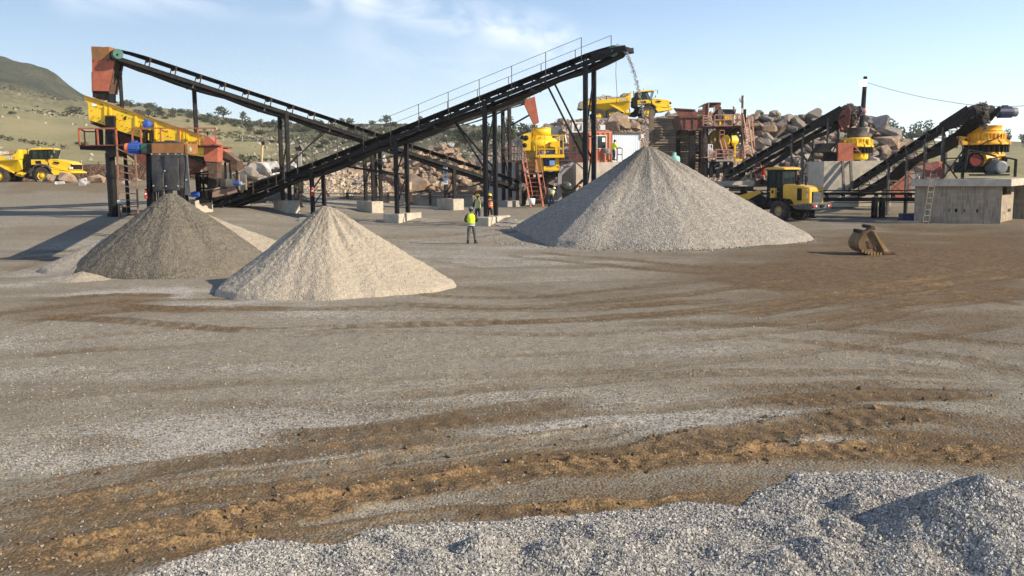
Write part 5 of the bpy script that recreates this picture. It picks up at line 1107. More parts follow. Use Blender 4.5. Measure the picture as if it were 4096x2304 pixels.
corr('front_wall', a1, dS, Ls, hS, sheet, sh, pitch=.19, dep=.03); corr('end_wall', b1, Vector((-dS.y, dS.x, 0)), 2.6, hS, sheet, sh, pitch=.19, dep=.03)
nS = Vector((-dS.y, dS.x, 0)); m = MB(); m.prism([a1 - nS * .25 + Vector((0, 0, hS)), b1 - nS * .25 + dS * .2 + Vector((0, 0, hS)), b1 + nS * 3 + dS * .2 + Vector((0, 0, hS + .1)), a1 + nS * 3 + Vector((0, 0, hS + .1))], (0, 0, .06)); m.build('roof', rustdk, sh)
MB().box(b1 - nS * .1 + Vector((.15, 0, hS - .25)), (.25, .2, .35)).build('lamp', white, sh)
pl_ = a0.z; m = MB(); q0 = Z('C', -80, 1350, DCo); q1 = Z('C', 1300, 1350, DCo)
wallbox('concrete_platform', 'pale concrete platform under the container and white shed', 'platform', ((q0.x + 1.5, DCo - 1.2), (q1.x, DCo + .2), (q0.x + 1.5, DCo + 5)), pl_ - .02, .5, M('pale_concrete', (.5, .43, .36), .95, dust=.3))
rail('C', (845, 920), 1130, 1330, DCo + .3, blackd, sh, .07); MB().line('C', 845, 1130, 780, 1130, DCo + .3, .06).build('railing', blackd, sh)
m = MB(); q = Z('C', 690, 1185, DCo - .3); m.lathe(q, [(0, 0), (.3, .07), (.27, .14), (.06, .17)], (.35, -.9, .3), 20); setp(m.build('wok_lamp', steel), 'grey dish fixed to the lower wall of the container', 'dish')
# green tank behind the big cone
q = Z('C', 1728, 1420, 74); m = MB(); r_ = (Z('C', 1812, 1300, 74).x - Z('C', 1640, 1300, 74).x) / 2; tk = thing('water_tank', 'pale green plastic water tank peeping over the grey cone', 'tank', (q.x, 74, gz(q.x, 74)))
zt = Z('C', 1728, 1262, 74).z; z0 = gz(q.x, 74); MB().lathe((q.x, 74, z0), [(0, 0), (r_, 0), (r_, zt - z0 - .15), (r_ * .93, zt - z0), (r_ * .35, zt - z0 + .1), (r_ * .33, zt - z0 + .32), (0, zt - z0 + .34)], n=28).build('tank_body', greenpale, tk)
m = MB(); [m.lathe((q.x, 74, z0 + .5 + .35 * i), [(r_ + .02, 0), (r_ + .05, .05), (r_ + .02, .1)], n=28) for i in range(int((zt - z0 - .8) / .35))]; m.build('rib', greenpale, tk)
# ------------------------------------------------------------------ tip wall and the bank the truck stands on
DW = 92.0
TD = 103.0
lw = root_at('retaining_wall', 'tall dark tip wall of stacked horizontal timbers beside the jaw crusher', 'retaining wall', 'd', 250, 900, DW)
zb = gz(0 + Z('d', 250, 900, DW).x, DW) - .3
xa, xb = Z('C', 1372, 900, DW).x, Z('d', 560, 700, DW).x
zt0, zt1 = Z('d', 25, 545, DW).z, Z('d', 250, 500, DW).z
m = MB(); z = zb; i = 0; rr_ = random.Random(9)
while z < zt1 + .6:
    r_ = .13 + rr_.uniform(-.015, .03); x = xa
    L_ = xb; top = zt0 + (zt1 - zt0) * .5
    xe = L_ + rr_.uniform(-.1, .1); xs = xa + rr_.uniform(-.08, .08)
    if z > zt0: xs = xa + (z - zt0) / max(zt1 - zt0, .1) * 2.6
    j = xs
    while j < xe:
        k = min(xe, j + rr_.uniform(3.0, 4.5)); yo = rr_.uniform(-.05, .05)
        m.cyl((j, DW + yo, z), (k - .03, DW + yo + rr_.uniform(-.03, .03), z + rr_.uniform(-.03, .03)), r_, n=8); j = k
    z += r_ * 1.85
m.build('timbers', logm, lw)
for u, mt in ((265, blackd), (410, blackd)): 
    m = MB(); m.post('d', u, 520, 1250, DW - .3, .35); m.build('soldier_post', mt, lw)
m = MB(); m.post('C', 1368, 540, 1180, DW - .6, .42); m.build('soldier_post', M('brown_post', (.17, .115, .09), .8), lw)
# bank of quarry stone behind and left of the wall
BT = [(1200, 690), (1900, 640), (2050, 560), (2180, 500), (2290, 478), (2500, 470), (2610, 474), (2700, 452), (2800, 452), (2960, 455), (3010, 520), (3060, 660), (3080, 690)]
def bank():
    nu, nv = 260, 60; xs = np.linspace(1250, 3080, nu); V = np.zeros((nv, nu, 3)); top = np.interp(xs, [p[0] for p in BT], [p[1] for p in BT])
    for j in range(nu):
        pt = P(xs[j], top[j], 101.5); bz = gz(pt.x, 90) - .3
        for i in range(nv):
            f_ = i / (nv - 1)
            if f_ < .6: q = f_ / .6; y = 93.2 + 8.3 * q; z = bz + (pt.z - bz) * q ** .9
            else: q = (f_ - .6) / .4; y = 101.5 + 30 * q; z = pt.z + .4 * q - (14 * ss(.6, 1, q))
            V[i, j] = (pt.x * y / 101.5 if f_ < .6 else pt.x * (1 + q * .2), y, z)
    nz = fbm(V[..., 0], V[..., 1] + V[..., 2], .5, 5, 12) - .5
    e = np.minimum(1, np.arange(nv) / 6.0)[:, None]; V[..., 2] += nz * .5 * e; V[..., 1] += (fbm(V[..., 0], V[..., 2], .7, 4, 16) - .5) * 1.0 * e * (np.arange(nv)[:, None] < nv * .6)
    return V
BV = bank()
rockbank = MG('bank_rubble', (.15, .115, .085), (.40, .325, .26), .28, .5, (.24, .18, .13), 1.0, .3, .5)
setp(npmesh('quarry_bank', BV.reshape(-1, 3), gridfaces(60, 260), rockbank, False), kind='structure')
# ------------------------------------------------------------------ boulders
def boulder_mesh(name, seed, mt, flat=.8, cuts=11):
    r = random.Random(seed); import bmesh
    bm = bmesh.new(); sx, sy, sz_ = r.uniform(.85, 1.3), r.uniform(.75, 1.0), (r.uniform(.6, .85) * flat + .08)
    for i in range(r.randint(10, 15)):
        v = Vector((r.uniform(-1, 1), r.uniform(-1, 1), r.uniform(-1, 1))); q = max(abs(v.x), abs(v.y), abs(v.z)); v = v / q * .55 + v.normalized() * .40; bm.verts.new((v.x * sx, v.y * sy, v.z * sz_))
    res = bmesh.ops.convex_hull(bm, input=bm.verts[:]); bmesh.ops.delete(bm, geom=[g for g in res['geom_interior'] if isinstance(g, bmesh.types.BMVert)], context='VERTS')
    bmesh.ops.bevel(bm, geom=bm.edges[:], offset=.03, segments=1, affect='EDGES', profile=.6)
    bmesh.ops.triangulate(bm, faces=bm.faces[:]); bmesh.ops.subdivide_edges(bm, edges=bm.edges[:], cuts=2)
    for v in bm.verts: v.co += Vector((mnoise.noise(v.co * 3 + Vector((seed, 0, 0))), mnoise.noise(v.co * 3 + Vector((0, seed, 0))), mnoise.noise(v.co * 3 + Vector((0, 0, seed))))) * .055
    me = bpy.data.meshes.new(name); bm.to_mesh(me); bm.free(); me.materials.append(mt); return me
def rock_mat(name, c1, c2, c3):
    m, n, l, b = nt(name); co = coords(n); oi = n.new('ShaderNodeObjectInfo')
    ad = n.new('ShaderNodeVectorMath'); ad.operation = 'ADD'; l.new(co, ad.inputs[0]); cx = n.new('ShaderNodeCombineXYZ'); l.new(math_(n, l, 'MULTIPLY', oi.outputs['Random'], 40), cx.inputs[0]); l.new(cx.outputs[0], ad.inputs[1])
    a = tex(n, l, 'Noise', 1.3, ad.outputs[0], Detail=7, Roughness=.6); d = tex(n, l, 'Noise', 5, ad.outputs[0], Detail=8, Roughness=.7)
    c = mixc(n, l, oi.outputs['Random'], c1, c2); c = mixc(n, l, ramp(n, l, a.outputs[0], .42, .62), c, c3)
    c = mixc(n, l, math_(n, l, 'MULTIPLY', ramp(n, l, d.outputs[0], .45, .7), .35), c, (.07, .06, .05))
    l.new(c, b.inputs['Base Color']); b.inputs['Roughness'].default_value = .92; b.inputs['Specular IOR Level'].default_value = .2
    l.new(bumpn(n, l, d.outputs[0], .8, .12), b.inputs['Normal']); return m
rk_or = rock_mat('tan_rock', (.32, .215, .14), (.23, .168, .118), (.42, .325, .235)); rk_gr = rock_mat('grey_rock', (.15, .137, .12), (.36, .33, .29), (.25, .215, .175)); rk_wh = rock_mat('white_rock', (.42, .41, .40), (.62, .60, .57), (.35, .33, .31)); rk_br = rock_mat('brown_rock', (.24, .17, .12), (.32, .25, .19), (.15, .115, .09))
BM = {k: [boulder_mesh('boulder', 100 * i + s_, mt) for s_ in range(7)] for i, (k, mt) in enumerate((('o', rk_or), ('g', rk_gr), ('w', rk_wh), ('b', rk_br)))}
NB = [0]
def boulder(p, size, kind, label=None, group=None, seed=None):
    if label and not group: size *= .58
    r = random.Random(seed if seed is not None else NB[0] * 7 + 1); NB[0] += 1
    o = bpy.data.objects.new('boulder', r.choice(BM[kind])); COL.objects.link(o); o.location = p; o.scale = (size, size, size)
    o.rotation_euler = (r.uniform(-.5, .5), r.uniform(-.5, .5), r.uniform(0, 6.3)); ORG[o.name] = Vector(p)
    return setp(o, label or 'angular quarry boulder in the heap', 'boulder', group)
def heap(poly_top, ybot, x0, x1, d0, slope, size, n_, mix, label, group, seed, jit=.3):
    """boulders packed over a sloping face: the higher, the farther back"""
    r = random.Random(seed); pts = []; tries = 0
    while len(pts) < n_ and tries < 20000:
        tries += 1; x = r.uniform(x0, x1); yt = float(np.interp(x, [q[0] for q in poly_top], [q[1] for q in poly_top])); y = r.uniform(yt, ybot); s_ = size * r.choice([.55, .7, .85, 1, 1, 1.25, 1.5])
        d = d0 + (ybot - y) * slope; rp = s_ * F / d * .80
        if y - rp * .55 < yt: continue
        if any((x - a) ** 2 + ((y - b_) * 1.15) ** 2 < ((rp + c_) * .66) ** 2 for a, b_, c_ in pts): continue
        pts.append((x, y, rp)); boulder(P(x, y, d + r.uniform(-jit, jit)), s_, r.choice(mix), label, group, seed * 1000 + len(pts))
    return pts
def heap_mound(name, poly_top, ybot, x0, x1, d0, slope, mt, lift=.5, nu=60, nv=24, label=None):
    V = np.zeros((nv + 1, nu, 3)); xs = np.linspace(x0, x1, nu)
    for j, x in enumerate(xs):
        yt = float(np.interp(x, [q[0] for q in poly_top], [q[1] for q in poly_top])) + 12
        for i in range(nv):
            f_ = i / (nv - 1); y = ybot + 20 + (yt - ybot - 20) * f_; V[i, j] = P(x, y, d0 + (ybot - y) * slope + lift)
        V[nv, j] = V[nv - 1, j] + np.array([0, 8, -6])
    V[..., 1] += (fbm(V[..., 0], V[..., 2], .6, 4, 5) - .5) * 1.6
    o = npmesh(name, V.reshape(-1, 3), gridfaces(nv + 1, nu), mt, False); return setp(o, label, 'rubble', None, 'stuff')
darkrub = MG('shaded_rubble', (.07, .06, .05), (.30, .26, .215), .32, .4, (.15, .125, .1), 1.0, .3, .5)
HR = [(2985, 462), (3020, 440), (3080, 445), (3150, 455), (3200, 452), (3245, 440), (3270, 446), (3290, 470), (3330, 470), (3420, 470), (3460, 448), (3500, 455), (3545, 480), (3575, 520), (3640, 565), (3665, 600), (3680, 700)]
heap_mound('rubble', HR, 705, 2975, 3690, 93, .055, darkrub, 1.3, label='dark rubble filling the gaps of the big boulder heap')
heap(HR, 700, 2985, 3665, 93, .055, .86, 150, 'ggggbbggogb', 'angular grey or brown boulder in the big heap behind the two cone-crusher conveyors', 'boulders of the big heap', 5)
for u, v, s_, k, lab in (('d', 1135, 1.45, 'o', 'broad tan boulder beside the top of the pink ladder, in the big heap'),):
    boulder(Z('d', 1140, 640, 95), 1.6, 'o', lab, None, 3)
boulder(Z('d', 1000, 610, 95), 1.2, 'o', 'rounded tan boulder touching the railed jaw-crusher deck', None, 8); boulder(Z('d', 1578, 725, 92), 1.15, 'o', 'round orange boulder under the middle of the ribbed-crusher conveyor', None, 11)
boulder(Z('e', 540, 450, 98), 1.9, 'g', 'largest dark grey boulder near the leaning lamp pole', None, 21)
boulder(Z('d', 1590, 490, 100), 1.3, 'g', 'pointed grey boulder crowning the heap above the climbing conveyor', None, 22)
# heap at the middle: gravel mound with tan boulders right of it
HM = [(1380, 690), (1430, 660), (1500, 640), (1560, 625), (1640, 620), (1700, 600), (1740, 575), (1790, 565), (1830, 590), (1850, 620), (1900, 650), (1990, 650)]
heap_mound('rubble', HM, 770, 1360, 2010, 94, .06, MG('tan_rubble', (.13, .09, .065), (.42, .32, .235), .3, .4, (.25, .18, .125), 1.0, .3, .5), 1.2, label='brown rubble under the tan boulders behind the crossing conveyors')
heap(HM, 755, 1400, 1990, 94, .06, .78, 85, 'oooobboob', 'tan or brown boulder in the heap behind the crossing conveyors', 'tan boulders behind the crossing conveyors', 6)
boulder(Z('B', 1790, 320, 104), .9, 'w', 'cream boulder on the very top of the tan heap', None, 31); boulder(Z('B', 1680, 330, 105), 1.0, 'g', 'dark boulder beside the cream one topping the tan heap', None, 32)
boulder(Z('B', 920, 505, 99), 1.1, 'w', 'pale boulder between the two crossing-conveyor legs', None, 33); boulder(Z('B', 1550, 770, 91), .85, 'o', 'egg-shaped orange boulder low on the tan heap', None, 34)
boulder(Z('B', 610, 780, 90), .75, 'w', 'white boulder lying on the mound of broken stone', None, 35)
# mound of broken stone
HG = [(1180, 740), (1230, 715), (1290, 690), (1350, 680), (1420, 690), (1480, 710), (1560, 735)]
heap_mound('broken_stone_mound', HG, 772, 1170, 1580, 88.5, .06, MG('broken_tan_stone', (.14, .105, .07), (.52, .42, .31), .22, .35, (.3, .24, .17), 1.2, .3, .4), 0, 80, 30, 'low mound of broken tan stone behind the long conveyor')
rs = np.random.RandomState(44); xs_ = rs.uniform(1190, 1560, 2600); f_ = rs.uniform(0, 1, 2600); yt = np.interp(xs_, [p[0] for p in HG], [p[1] for p in HG]) + 8; ys_ = 776 + (yt - 776) * f_
pp = np.array([tuple(P(x, y, 88.5 + (772 - y) * .06 + .05)) for x, y in zip(xs_, ys_)])
stones('broken_stone', pp[:, 0], pp[:, 1], pp[:, 2], rs.uniform(.12, .42, 2600), tone_mat('tan_lumps', (.15, .11, .075), (.55, .45, .34), (.38, .28, .19)), 45)
# pale boulders at the left
HL = [(880, 745), (960, 690), (1000, 665), (1040, 650), (1100, 650), (1140, 660), (1180, 650), (1210, 660), (1260, 720)]
heap(HL, 755, 890, 1250, 93, .06, 1.1, 26, 'wwgwg', 'pale grey boulder in the heap behind the brown chutes', 'pale boulders behind the brown chutes', 7)
boulder(Z('A', 1160, 640, 93), 1.75, 'w', 'biggest whitish boulder behind the brown chutes', None, 41); boulder(Z('A', 1480, 625, 93), 1.5, 'w', 'squarish white boulder beside the flood-lamp post', None, 42); boulder(Z('A', 990, 690, 92), 1.6, 'g', 'broad grey boulder left of the biggest whitish one', None, 43)
boulder(Z('A', 250, 680, 88), 1.5, 'g', 'grey boulder seen past the rubber curtain', None, 46); boulder(Z('A', 600, 600, 99), 1.1, 'o', 'orange boulder framed by the two brown chutes', None, 47); boulder(Z('A', 290, 620, 95), 1.4, 'w', 'pale slab boulder behind the red hopper tip', None, 48)
heap([(1020, 640), (1060, 640), (1140, 648)], 672, 1010, 1140, 101, .05, .6, 12, 'oob', 'small orange boulder on the ridge behind the white boulders', 'orange boulders on the ridge', 9)
for x, y, s_, k, d, lab in ((212, 735, 1.15, 'o', 82, 'leftmost of three tan boulders in front of the parked dump truck'), (280, 735, 1.45, 'o', 82, 'cleft tan boulder, middle of the three by the dump truck'), (390, 742, 1.35, 'o', 81, 'flat-topped orange boulder nearest the black screen pillar')):
    p = P(x, y, d); boulder((p.x, d, gz(p.x, d) + s_ * .22), s_, k, lab, None, int(x))
for x, y, d in ((330, 762, 79), (350, 758, 80), (240, 760, 80), (500, 745, 80), (515, 750, 81), (540, 740, 82), (555, 748, 82), (165, 750, 84), (340, 752, 82)):
    p = P(x, y, d); boulder((p.x, d, gz(p.x, d) + .08), random.Random(x).uniform(.25, .5), 'o' if x % 2 else 'w', 'small rock lying in the dirt between the dump truck and the screen', 'small rocks near the dump truck', x)
for x, y, d, s_, k, lab in ((3640, 660, 68, .55, 'o', None),): pass
# stone on the bank, below and beside the truck
r = random.Random(77); k_ = 0
for i in range(45):
    j = r.randrange(130, 212); ii = r.randrange(14, 38); p = Vector(BV[ii, j]); s_ = r.uniform(.25, .75); boulder(p, s_, r.choice('obbwo'), 'tan or brown rock on the bank below the loaded dump truck', 'rocks on the truck bank', 900 + i)
boulder(Z('C', 790, 740, 95), 2.5, 'o', 'huge pinkish-tan slab of rock under the loaded dump truck', None, 52); boulder(Z('C', 1110, 790, 95), 1.4, 'o', 'pink boulder above the white shed roof', None, 53); boulder(Z('C', 950, 780, 94.5), 1.2, 'o', 'tan boulder between the slab and the shed roof', None, 56)
heap([(3560, 720), (3620, 690), (3720, 650), (3800, 700)], 730, 3560, 3790, 80, .05, .6, 16, 'oobw', 'tan boulder behind the block building, under the climbing conveyor', 'boulders behind the block building', 12)
boulder(Z('e', 910, 850, 84), 1.5, 'o', 'broad orange boulder left of the red guard box', None, 61); boulder(Z('e', 1200, 880, 78), 1.0, 'g', 'grey boulder between the red guard box and the crusher', None, 62)
# ------------------------------------------------------------------ jaw crusher station
DJ = 87.0
jw = root_at('jaw_station', 'rusty multi-deck jaw crusher station with feed hopper, stairs and red cabin', 'crusher station', 'D', 900, 1600, DJ)
m = MB(); m.poly('D', [(72, 262), (490, 288), (548, 428), (628, 424), (628, 690), (345, 690), (240, 668), (182, 420)], DJ - .4, .12); m.build('hopper_side', reddk, jw)
MB().poly('D', [(72, 262), (490, 288), (548, 428), (628, 424), (628, 690), (345, 690), (240, 668), (182, 420)], DJ + 4.2, .12).build('hopper_side', reddk, jw)
m = MB(); a, b = Z('D', 182, 420, DJ), Z('D', 240, 668, DJ); m.prism([a, b, b + Vector((0, 4.4, 0)), a + Vector((0, 4.4, 0))], (.08, 0, 0)); m.build('hopper_end', rustdk, jw)
m = MB(); m.line('D', 182, 432, 628, 424, DJ - .46, .14); m.line('D', 345, 680, 628, 655, DJ - .46, .12); m.line('D', 72, 262, 490, 288, DJ - .46, .1)
for u in (300, 450, 600): m.line('D', u, 430, u, 660, DJ - .44, .08)
m.build('hopper_stiffener', rustdk, jw)
# cabin
cb = MB(); cb.poly('D', [(628, 212), (742, 146), (742, 425), (628, 425)], DJ - .2, .08); x2 = Z('D', 742, 300, DJ).x; pz0, pz1 = Z('D', 742, 425, DJ).z, Z('D', 742, 146, DJ).z; xe = Z('D', 985, 300, DJ).x
cabin = cb.build('cabin', reddk, jw)
m = MB(); m.rect('D', 742, 158, 985, 246, DJ + 1.6, .06); m.rect('D', 870, 246, 985, 425, DJ + 1.6, .05); m.build('back_panel', reddk, cabin)
m = MB(); m.poly('D', [(628, 208), (742, 142), (992, 142), (985, 156), (742, 156), (640, 218)], DJ - .3, 2.1); m.build('roof', rustdk, cabin)
m = MB(); m.post('D', 742, 150, 425, DJ - .25, .1); m.build('corner_post', woodm, cabin); m = MB()
m.line('D', 790, 208, 855, 208, DJ + .3, .08); m.line('D', 855, 205, 850, 330, DJ + .3, .1); m.build('door_frame', conc, cabin)
MB().poly('D', [(748, 345), (800, 300), (800, 372), (748, 400)], DJ + .2, .06).build('desk', redp, cabin)
# decks, rails
m = MB(); m.rect('D', 632, 590, 1512, 612, DJ - .6, 4.4); m.rect('D', 632, 612, 1400, 650, DJ - .3, .3); m.build('deck', rustdk, jw)
pinkrail = M('faded_red_rail', (.42, .19, .125), .7, dust=.25)
rail('D', (640, 730, 845), 400, 590, DJ - .55, pinkrail, jw, .07); rail('D', (865, 1050, 1200, 1290, 1372), 382, 595, DJ - .62, pinkrail, jw, .08, .45); rail('D', (865, 1050, 1200, 1372), 382, 595, DJ + 3.5, reddk, jw, .07)
rail('D', (1500, 1580), 400, 470, DJ - .2, pinkrail, jw, .08); m = MB(); m.rect('D', 870, 480, 1230, 590, DJ - .5, .04); m.build('toe_board', M('dusty_brown_sheet', (.2, .14, .1), .85, dust=.4), jw)
m = MB(); m.rect('D', 862, 590, 1215, 602, DJ - .7, .12); m.build('deck_edge', pinkrail, jw)
for u0, u1, lab in ((1060, 1110, 'yellow bin on the railed jaw-crusher deck, nearer the cabin'), (1116, 1166, 'yellow bin on the railed jaw-crusher deck, farther from the cabin')):
    m = MB(); m.rect('D', u0, 405, u1, 474, DJ - .1, .8); m.rect('D', u0 - 2, 474, u1 + 2, 590, DJ, .7); setp(m.build('bin', yellow, None, .03), lab, 'bin')
for u, lab in ((975, 'yellow post on the jaw-crusher deck under the cream-clad worker'),): 
    m = MB(); m.rect('D', u - 18, 495, u + 18, 580, DJ - .56, .05); setp(m.build('panel', yellow), lab, 'panel')
m = MB(); m.poly('D', [(985, 272), (1280, 276), (1262, 368), (1000, 368)], DJ + 3.8, .1); m.build('rock_screen', blackd, jw)
m = MB(); m.poly('D', [(850, 380), (930, 280), (960, 300), (900, 420), (1050, 420), (1050, 470), (860, 470)], DJ + 1.5, 1); m.build('drive_housing', blackd, jw)
# pole with round white disc
pz = thing('disc_pole', 'grey pole with a round white disc above the jaw-crusher deck', 'pole', tuple(Z('D', 1390, 595, DJ)))
m = MB(); m.post('D', 1390, 10, 600, DJ - .3, .17); m.build('pole', greyst, pz)
q = Z('D', 1395, 92, DJ - .1); MB().lathe(q, [(0, 0), (.25, .0), (.28, .03), (.25, .07), (0, .08)], (0, 1, 0), 28).build('disc', white, pz); m = MB(); m.rect('D', 1378, 258, 1418, 345, DJ - .5, .06); m.build('notice', M('cream_notice', (.7, .64, .5), .7, dust=.3), pz)
m = MB(); m.post('D', 1436, 275, 600, DJ, .25); m.build('post', blackd, jw)
# frame legs and lower decks
m = MB()
for u, v0 in ((415, 690), (640, 640), (690, 650), (575, 700)):
    m = MB(); m.post('D', u, v0, 1760, DJ + (.2 if u != 575 else 3.5), .55 if u in (415, 640) else .3); m.build('column', rustdk if u == 640 else blackd, jw)
for v in (1115, 1265): m = MB(); m.rect('D', 415, v - 22, 690, v + 22, DJ + .2, .3); m.build('cross_beam', blackd, jw)
for u in (1000, 1380): m = MB(); m.post('D', u, 600, 1250, DJ + 1.5, .35); m.build('column', rustdk, jw)
m = MB(); m.post('D', 665, 650, 1700, DJ - .2, .12); m.build('drain_pipe', greyst, jw)
jawy = M('shaded_jaw_yellow', (.34, .21, .02), .65, dust=.5)  # dusty yellow, darkened so the flywheel's shade sits in its colour
m = MB(); m.poly('D', [(960, 612), (1340, 612), (1380, 700), (1330, 1040), (1080, 1060), (1000, 900), (960, 700)], DJ + 1.6, 1.8); m.build('jaw_body', rustdk, jw)
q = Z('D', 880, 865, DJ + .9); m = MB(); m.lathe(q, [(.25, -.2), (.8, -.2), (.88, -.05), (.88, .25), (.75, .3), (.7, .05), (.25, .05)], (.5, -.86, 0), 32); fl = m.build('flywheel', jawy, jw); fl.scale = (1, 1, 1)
q = Z('D', 1275, 870, DJ + .3); m = MB(); m.lathe(q, [(.2, -.25), (.95, -.25), (1.05, -.1), (1.05, .25), (.95, .3), (.85, .05), (.2, .05)], (.55, -.83, 0), 36); m.build('flywheel', blackp, jw)
m = MB(); [m.cyl(q + Vector((.35 * math.cos(a), -.3, .7 * math.sin(a))), q + Vector((.35 * math.cos(a), -.36, .7 * math.sin(a))), .06, n=8) for a in (.6, 1.3, -.5, -1.4)]; m.build('wheel_bolts', white, jw)
m = MB(); q = Z('D', 1060, 885, DJ - .1); m.cyl(q, q + Vector((1.05, .45, 0)), .52, n=24); m.cyl(q + Vector((1.05, .45, 0)), q + Vector((1.15, .5, 0)), .38, n=24); m.build('drive_motor', yellow, jw)
m = MB(); m.rect('D', 1070, 968, 1242, 1008, DJ - .3, .8); m.post('D', 1252, 915, 1200, DJ - .4, .16); m.build('motor_frame', yellow, jw)
m = MB(); m.poly('D', [(1090, 800), (1210, 640), (1370, 610), (1370, 690), (1240, 690), (1180, 820)], DJ + .9, .3); m.build('belt_guard', M('dusty_grey_guard', (.3, .24, .2), .85, dust=.4), jw)
m = MB(); m.rect('D', 670, 1195, 1440, 1212, DJ - 1.6, 2.8); m.build('deck', pinkrail, jw)
rail('D', (895, 1040, 1130, 1315, 1405), 1058, 1200, DJ - 1.55, pinkrail, jw, .08, .55); rail('D', (735, 770, 815), 955, 1240, DJ - 1.4, white, jw, .06, .3); rail('D', (765, 875, 895), 1105, 1240, DJ - 1.6, pinkrail, jw, .07)
m = MB(); m.rect('D', 905, 1160, 1025, 1245, DJ - 1.3, .8); setp(m.build('toolbox', bluedk), 'dark blue box on the lower deck of the jaw station', 'box')
m = MB(); m.rect('D', 890, 1245, 1200, 1282, DJ - 1.7, 2.2); m.build('deck', concgrey, jw); m = MB(); m.rect('D', 1260, 1235, 1400, 1275, DJ - 1.8, .6); m.build('yellow_beam', yellow, jw)
m = MB(); m.rect('D', 665, 1282, 1200, 1300, DJ - 1.4, 2.5)
for u in (680, 790, 920, 1060, 1180): m.post('D', u, 1300, 1600, DJ - 1.2, .3)
m.poly('D', [(690, 1420), (1180, 1340), (1180, 1480), (690, 1560)], DJ, 1.0); m.rect('D', 820, 1300, 900, 1420, DJ - .6, .8); m.build('lower_frame', blackp, jw)
m = MB(); [m.line('D', a, b_, c_, d_, DJ - 1.3, w_) for a, b_, c_, d_, w_ in ((850, 1370, 930, 1320, .14), (960, 1350, 1000, 1390, .2), (870, 1420, 960, 1400, .12))]; m.build('pipe', steel, jw)
# ladders of the station
def stair(name, label, k, A, B, C_, D_, d, n_, mt, d1=None, w_=.1):
    d1 = d1 or d; a, b, c_, e = Z(k, *A, d), Z(k, *B, d1), Z(k, *C_, d), Z(k, *D_, d1); t = thing(name, label, 'ladder', tuple((a + c_) / 2))
    MB().bar(a, b, w_).build('rail', mt, t); MB().bar(c_, e, w_).build('rail', mt, t)
    for i in range(n_): MB().bar(a.lerp(b, (i + .6) / n_), c_.lerp(e, (i + .6) / n_), w_ * .8, .05).build('rung', mt, t)
    return t
stair('stair_ladder', 'tall faded-red ladder from the upper jaw-crusher deck, beside the boulders', 'D', (1450, 1180), (1390, 590), (1605, 1130), (1512, 470), DJ - 1.9, 11, pinkrail, DJ - 1.0)
m = MB(); m.line('D', 1490, 840, 1412, 370, DJ - 1.6, .09, DJ - .8); m.line('D', 1635, 1000, 1580, 400, DJ - 1.6, .09, DJ - .8); m.line('D', 1412, 370, 1420, 460, DJ - .8, .07); m.build('handrail', pinkrail, jw)
stair('stair_ladder', 'short faded-red stair between the two flywheels of the jaw crusher', 'D', (1030, 1110), (960, 870), (1110, 1120), (1050, 870), DJ - 1.6, 6, pinkrail, DJ - .8)
m = MB(); m.poly('D', [(960, 682), (968, 682), (968, 870), (960, 870)], DJ - .85, .06); m.poly('D', [(1046, 682), (1054, 682), (1054, 870), (1046, 870)], DJ - .85, .06)
for v in (682, 760, 850): m.line('D', 960, v, 1054, v, DJ - .85, .07)
m.build('cage', pinkrail, jw)
stair('stair_ladder', 'faded-red ladder low behind the wheel loader cab', 'd', (1035, 1140), (995, 1010), (1110, 1135), (1060, 960), 80, 6, pinkrail, 81)
m = MB(); [m.line('d', a, b_, c_, d_, 80.5, .14) for a, b_, c_, d_ in ((870, 1150, 985, 1045), (975, 1150, 975, 1040), (930, 1150, 930, 1060), (1110, 1010, 1125, 1090))]; setp(m.build('timber_props', woodm), 'pale timber props under the foot of the climbing conveyor', 'props')
q = Z('d', 1095, 1040, 80); m = MB(); m.lathe(q - Vector((0, 0, .4)), [(0, 0), (.16, 0), (.16, .6), (.05, .75)], n=12); setp(m.build('gas_cylinder', redbright), 'small red cylinder beside the low ladder behind the loader', 'cylinder')
# pale walkway slab behind the loader
m = MB(); m.rect('d', 560, 1148, 1010, 1185, 78, 2.0); m.rect('d', 600, 1185, 1000, 1200, 77.6, 1.2); setp(m.build('concrete_slab', M('dusty_slab', (.42, .36, .29), .95, dust=.3), None, .02), 'dusty slab walkway behind the wheel loader', 'slab')
m = MB(); q = Z('d', 560, 1190, 77); m.rect('d', 600, 1198, 1000, 1230, 77, .5); setp(m.build('steel_channel', blackd), 'dark steel channel below the dusty slab walkway', 'channel')
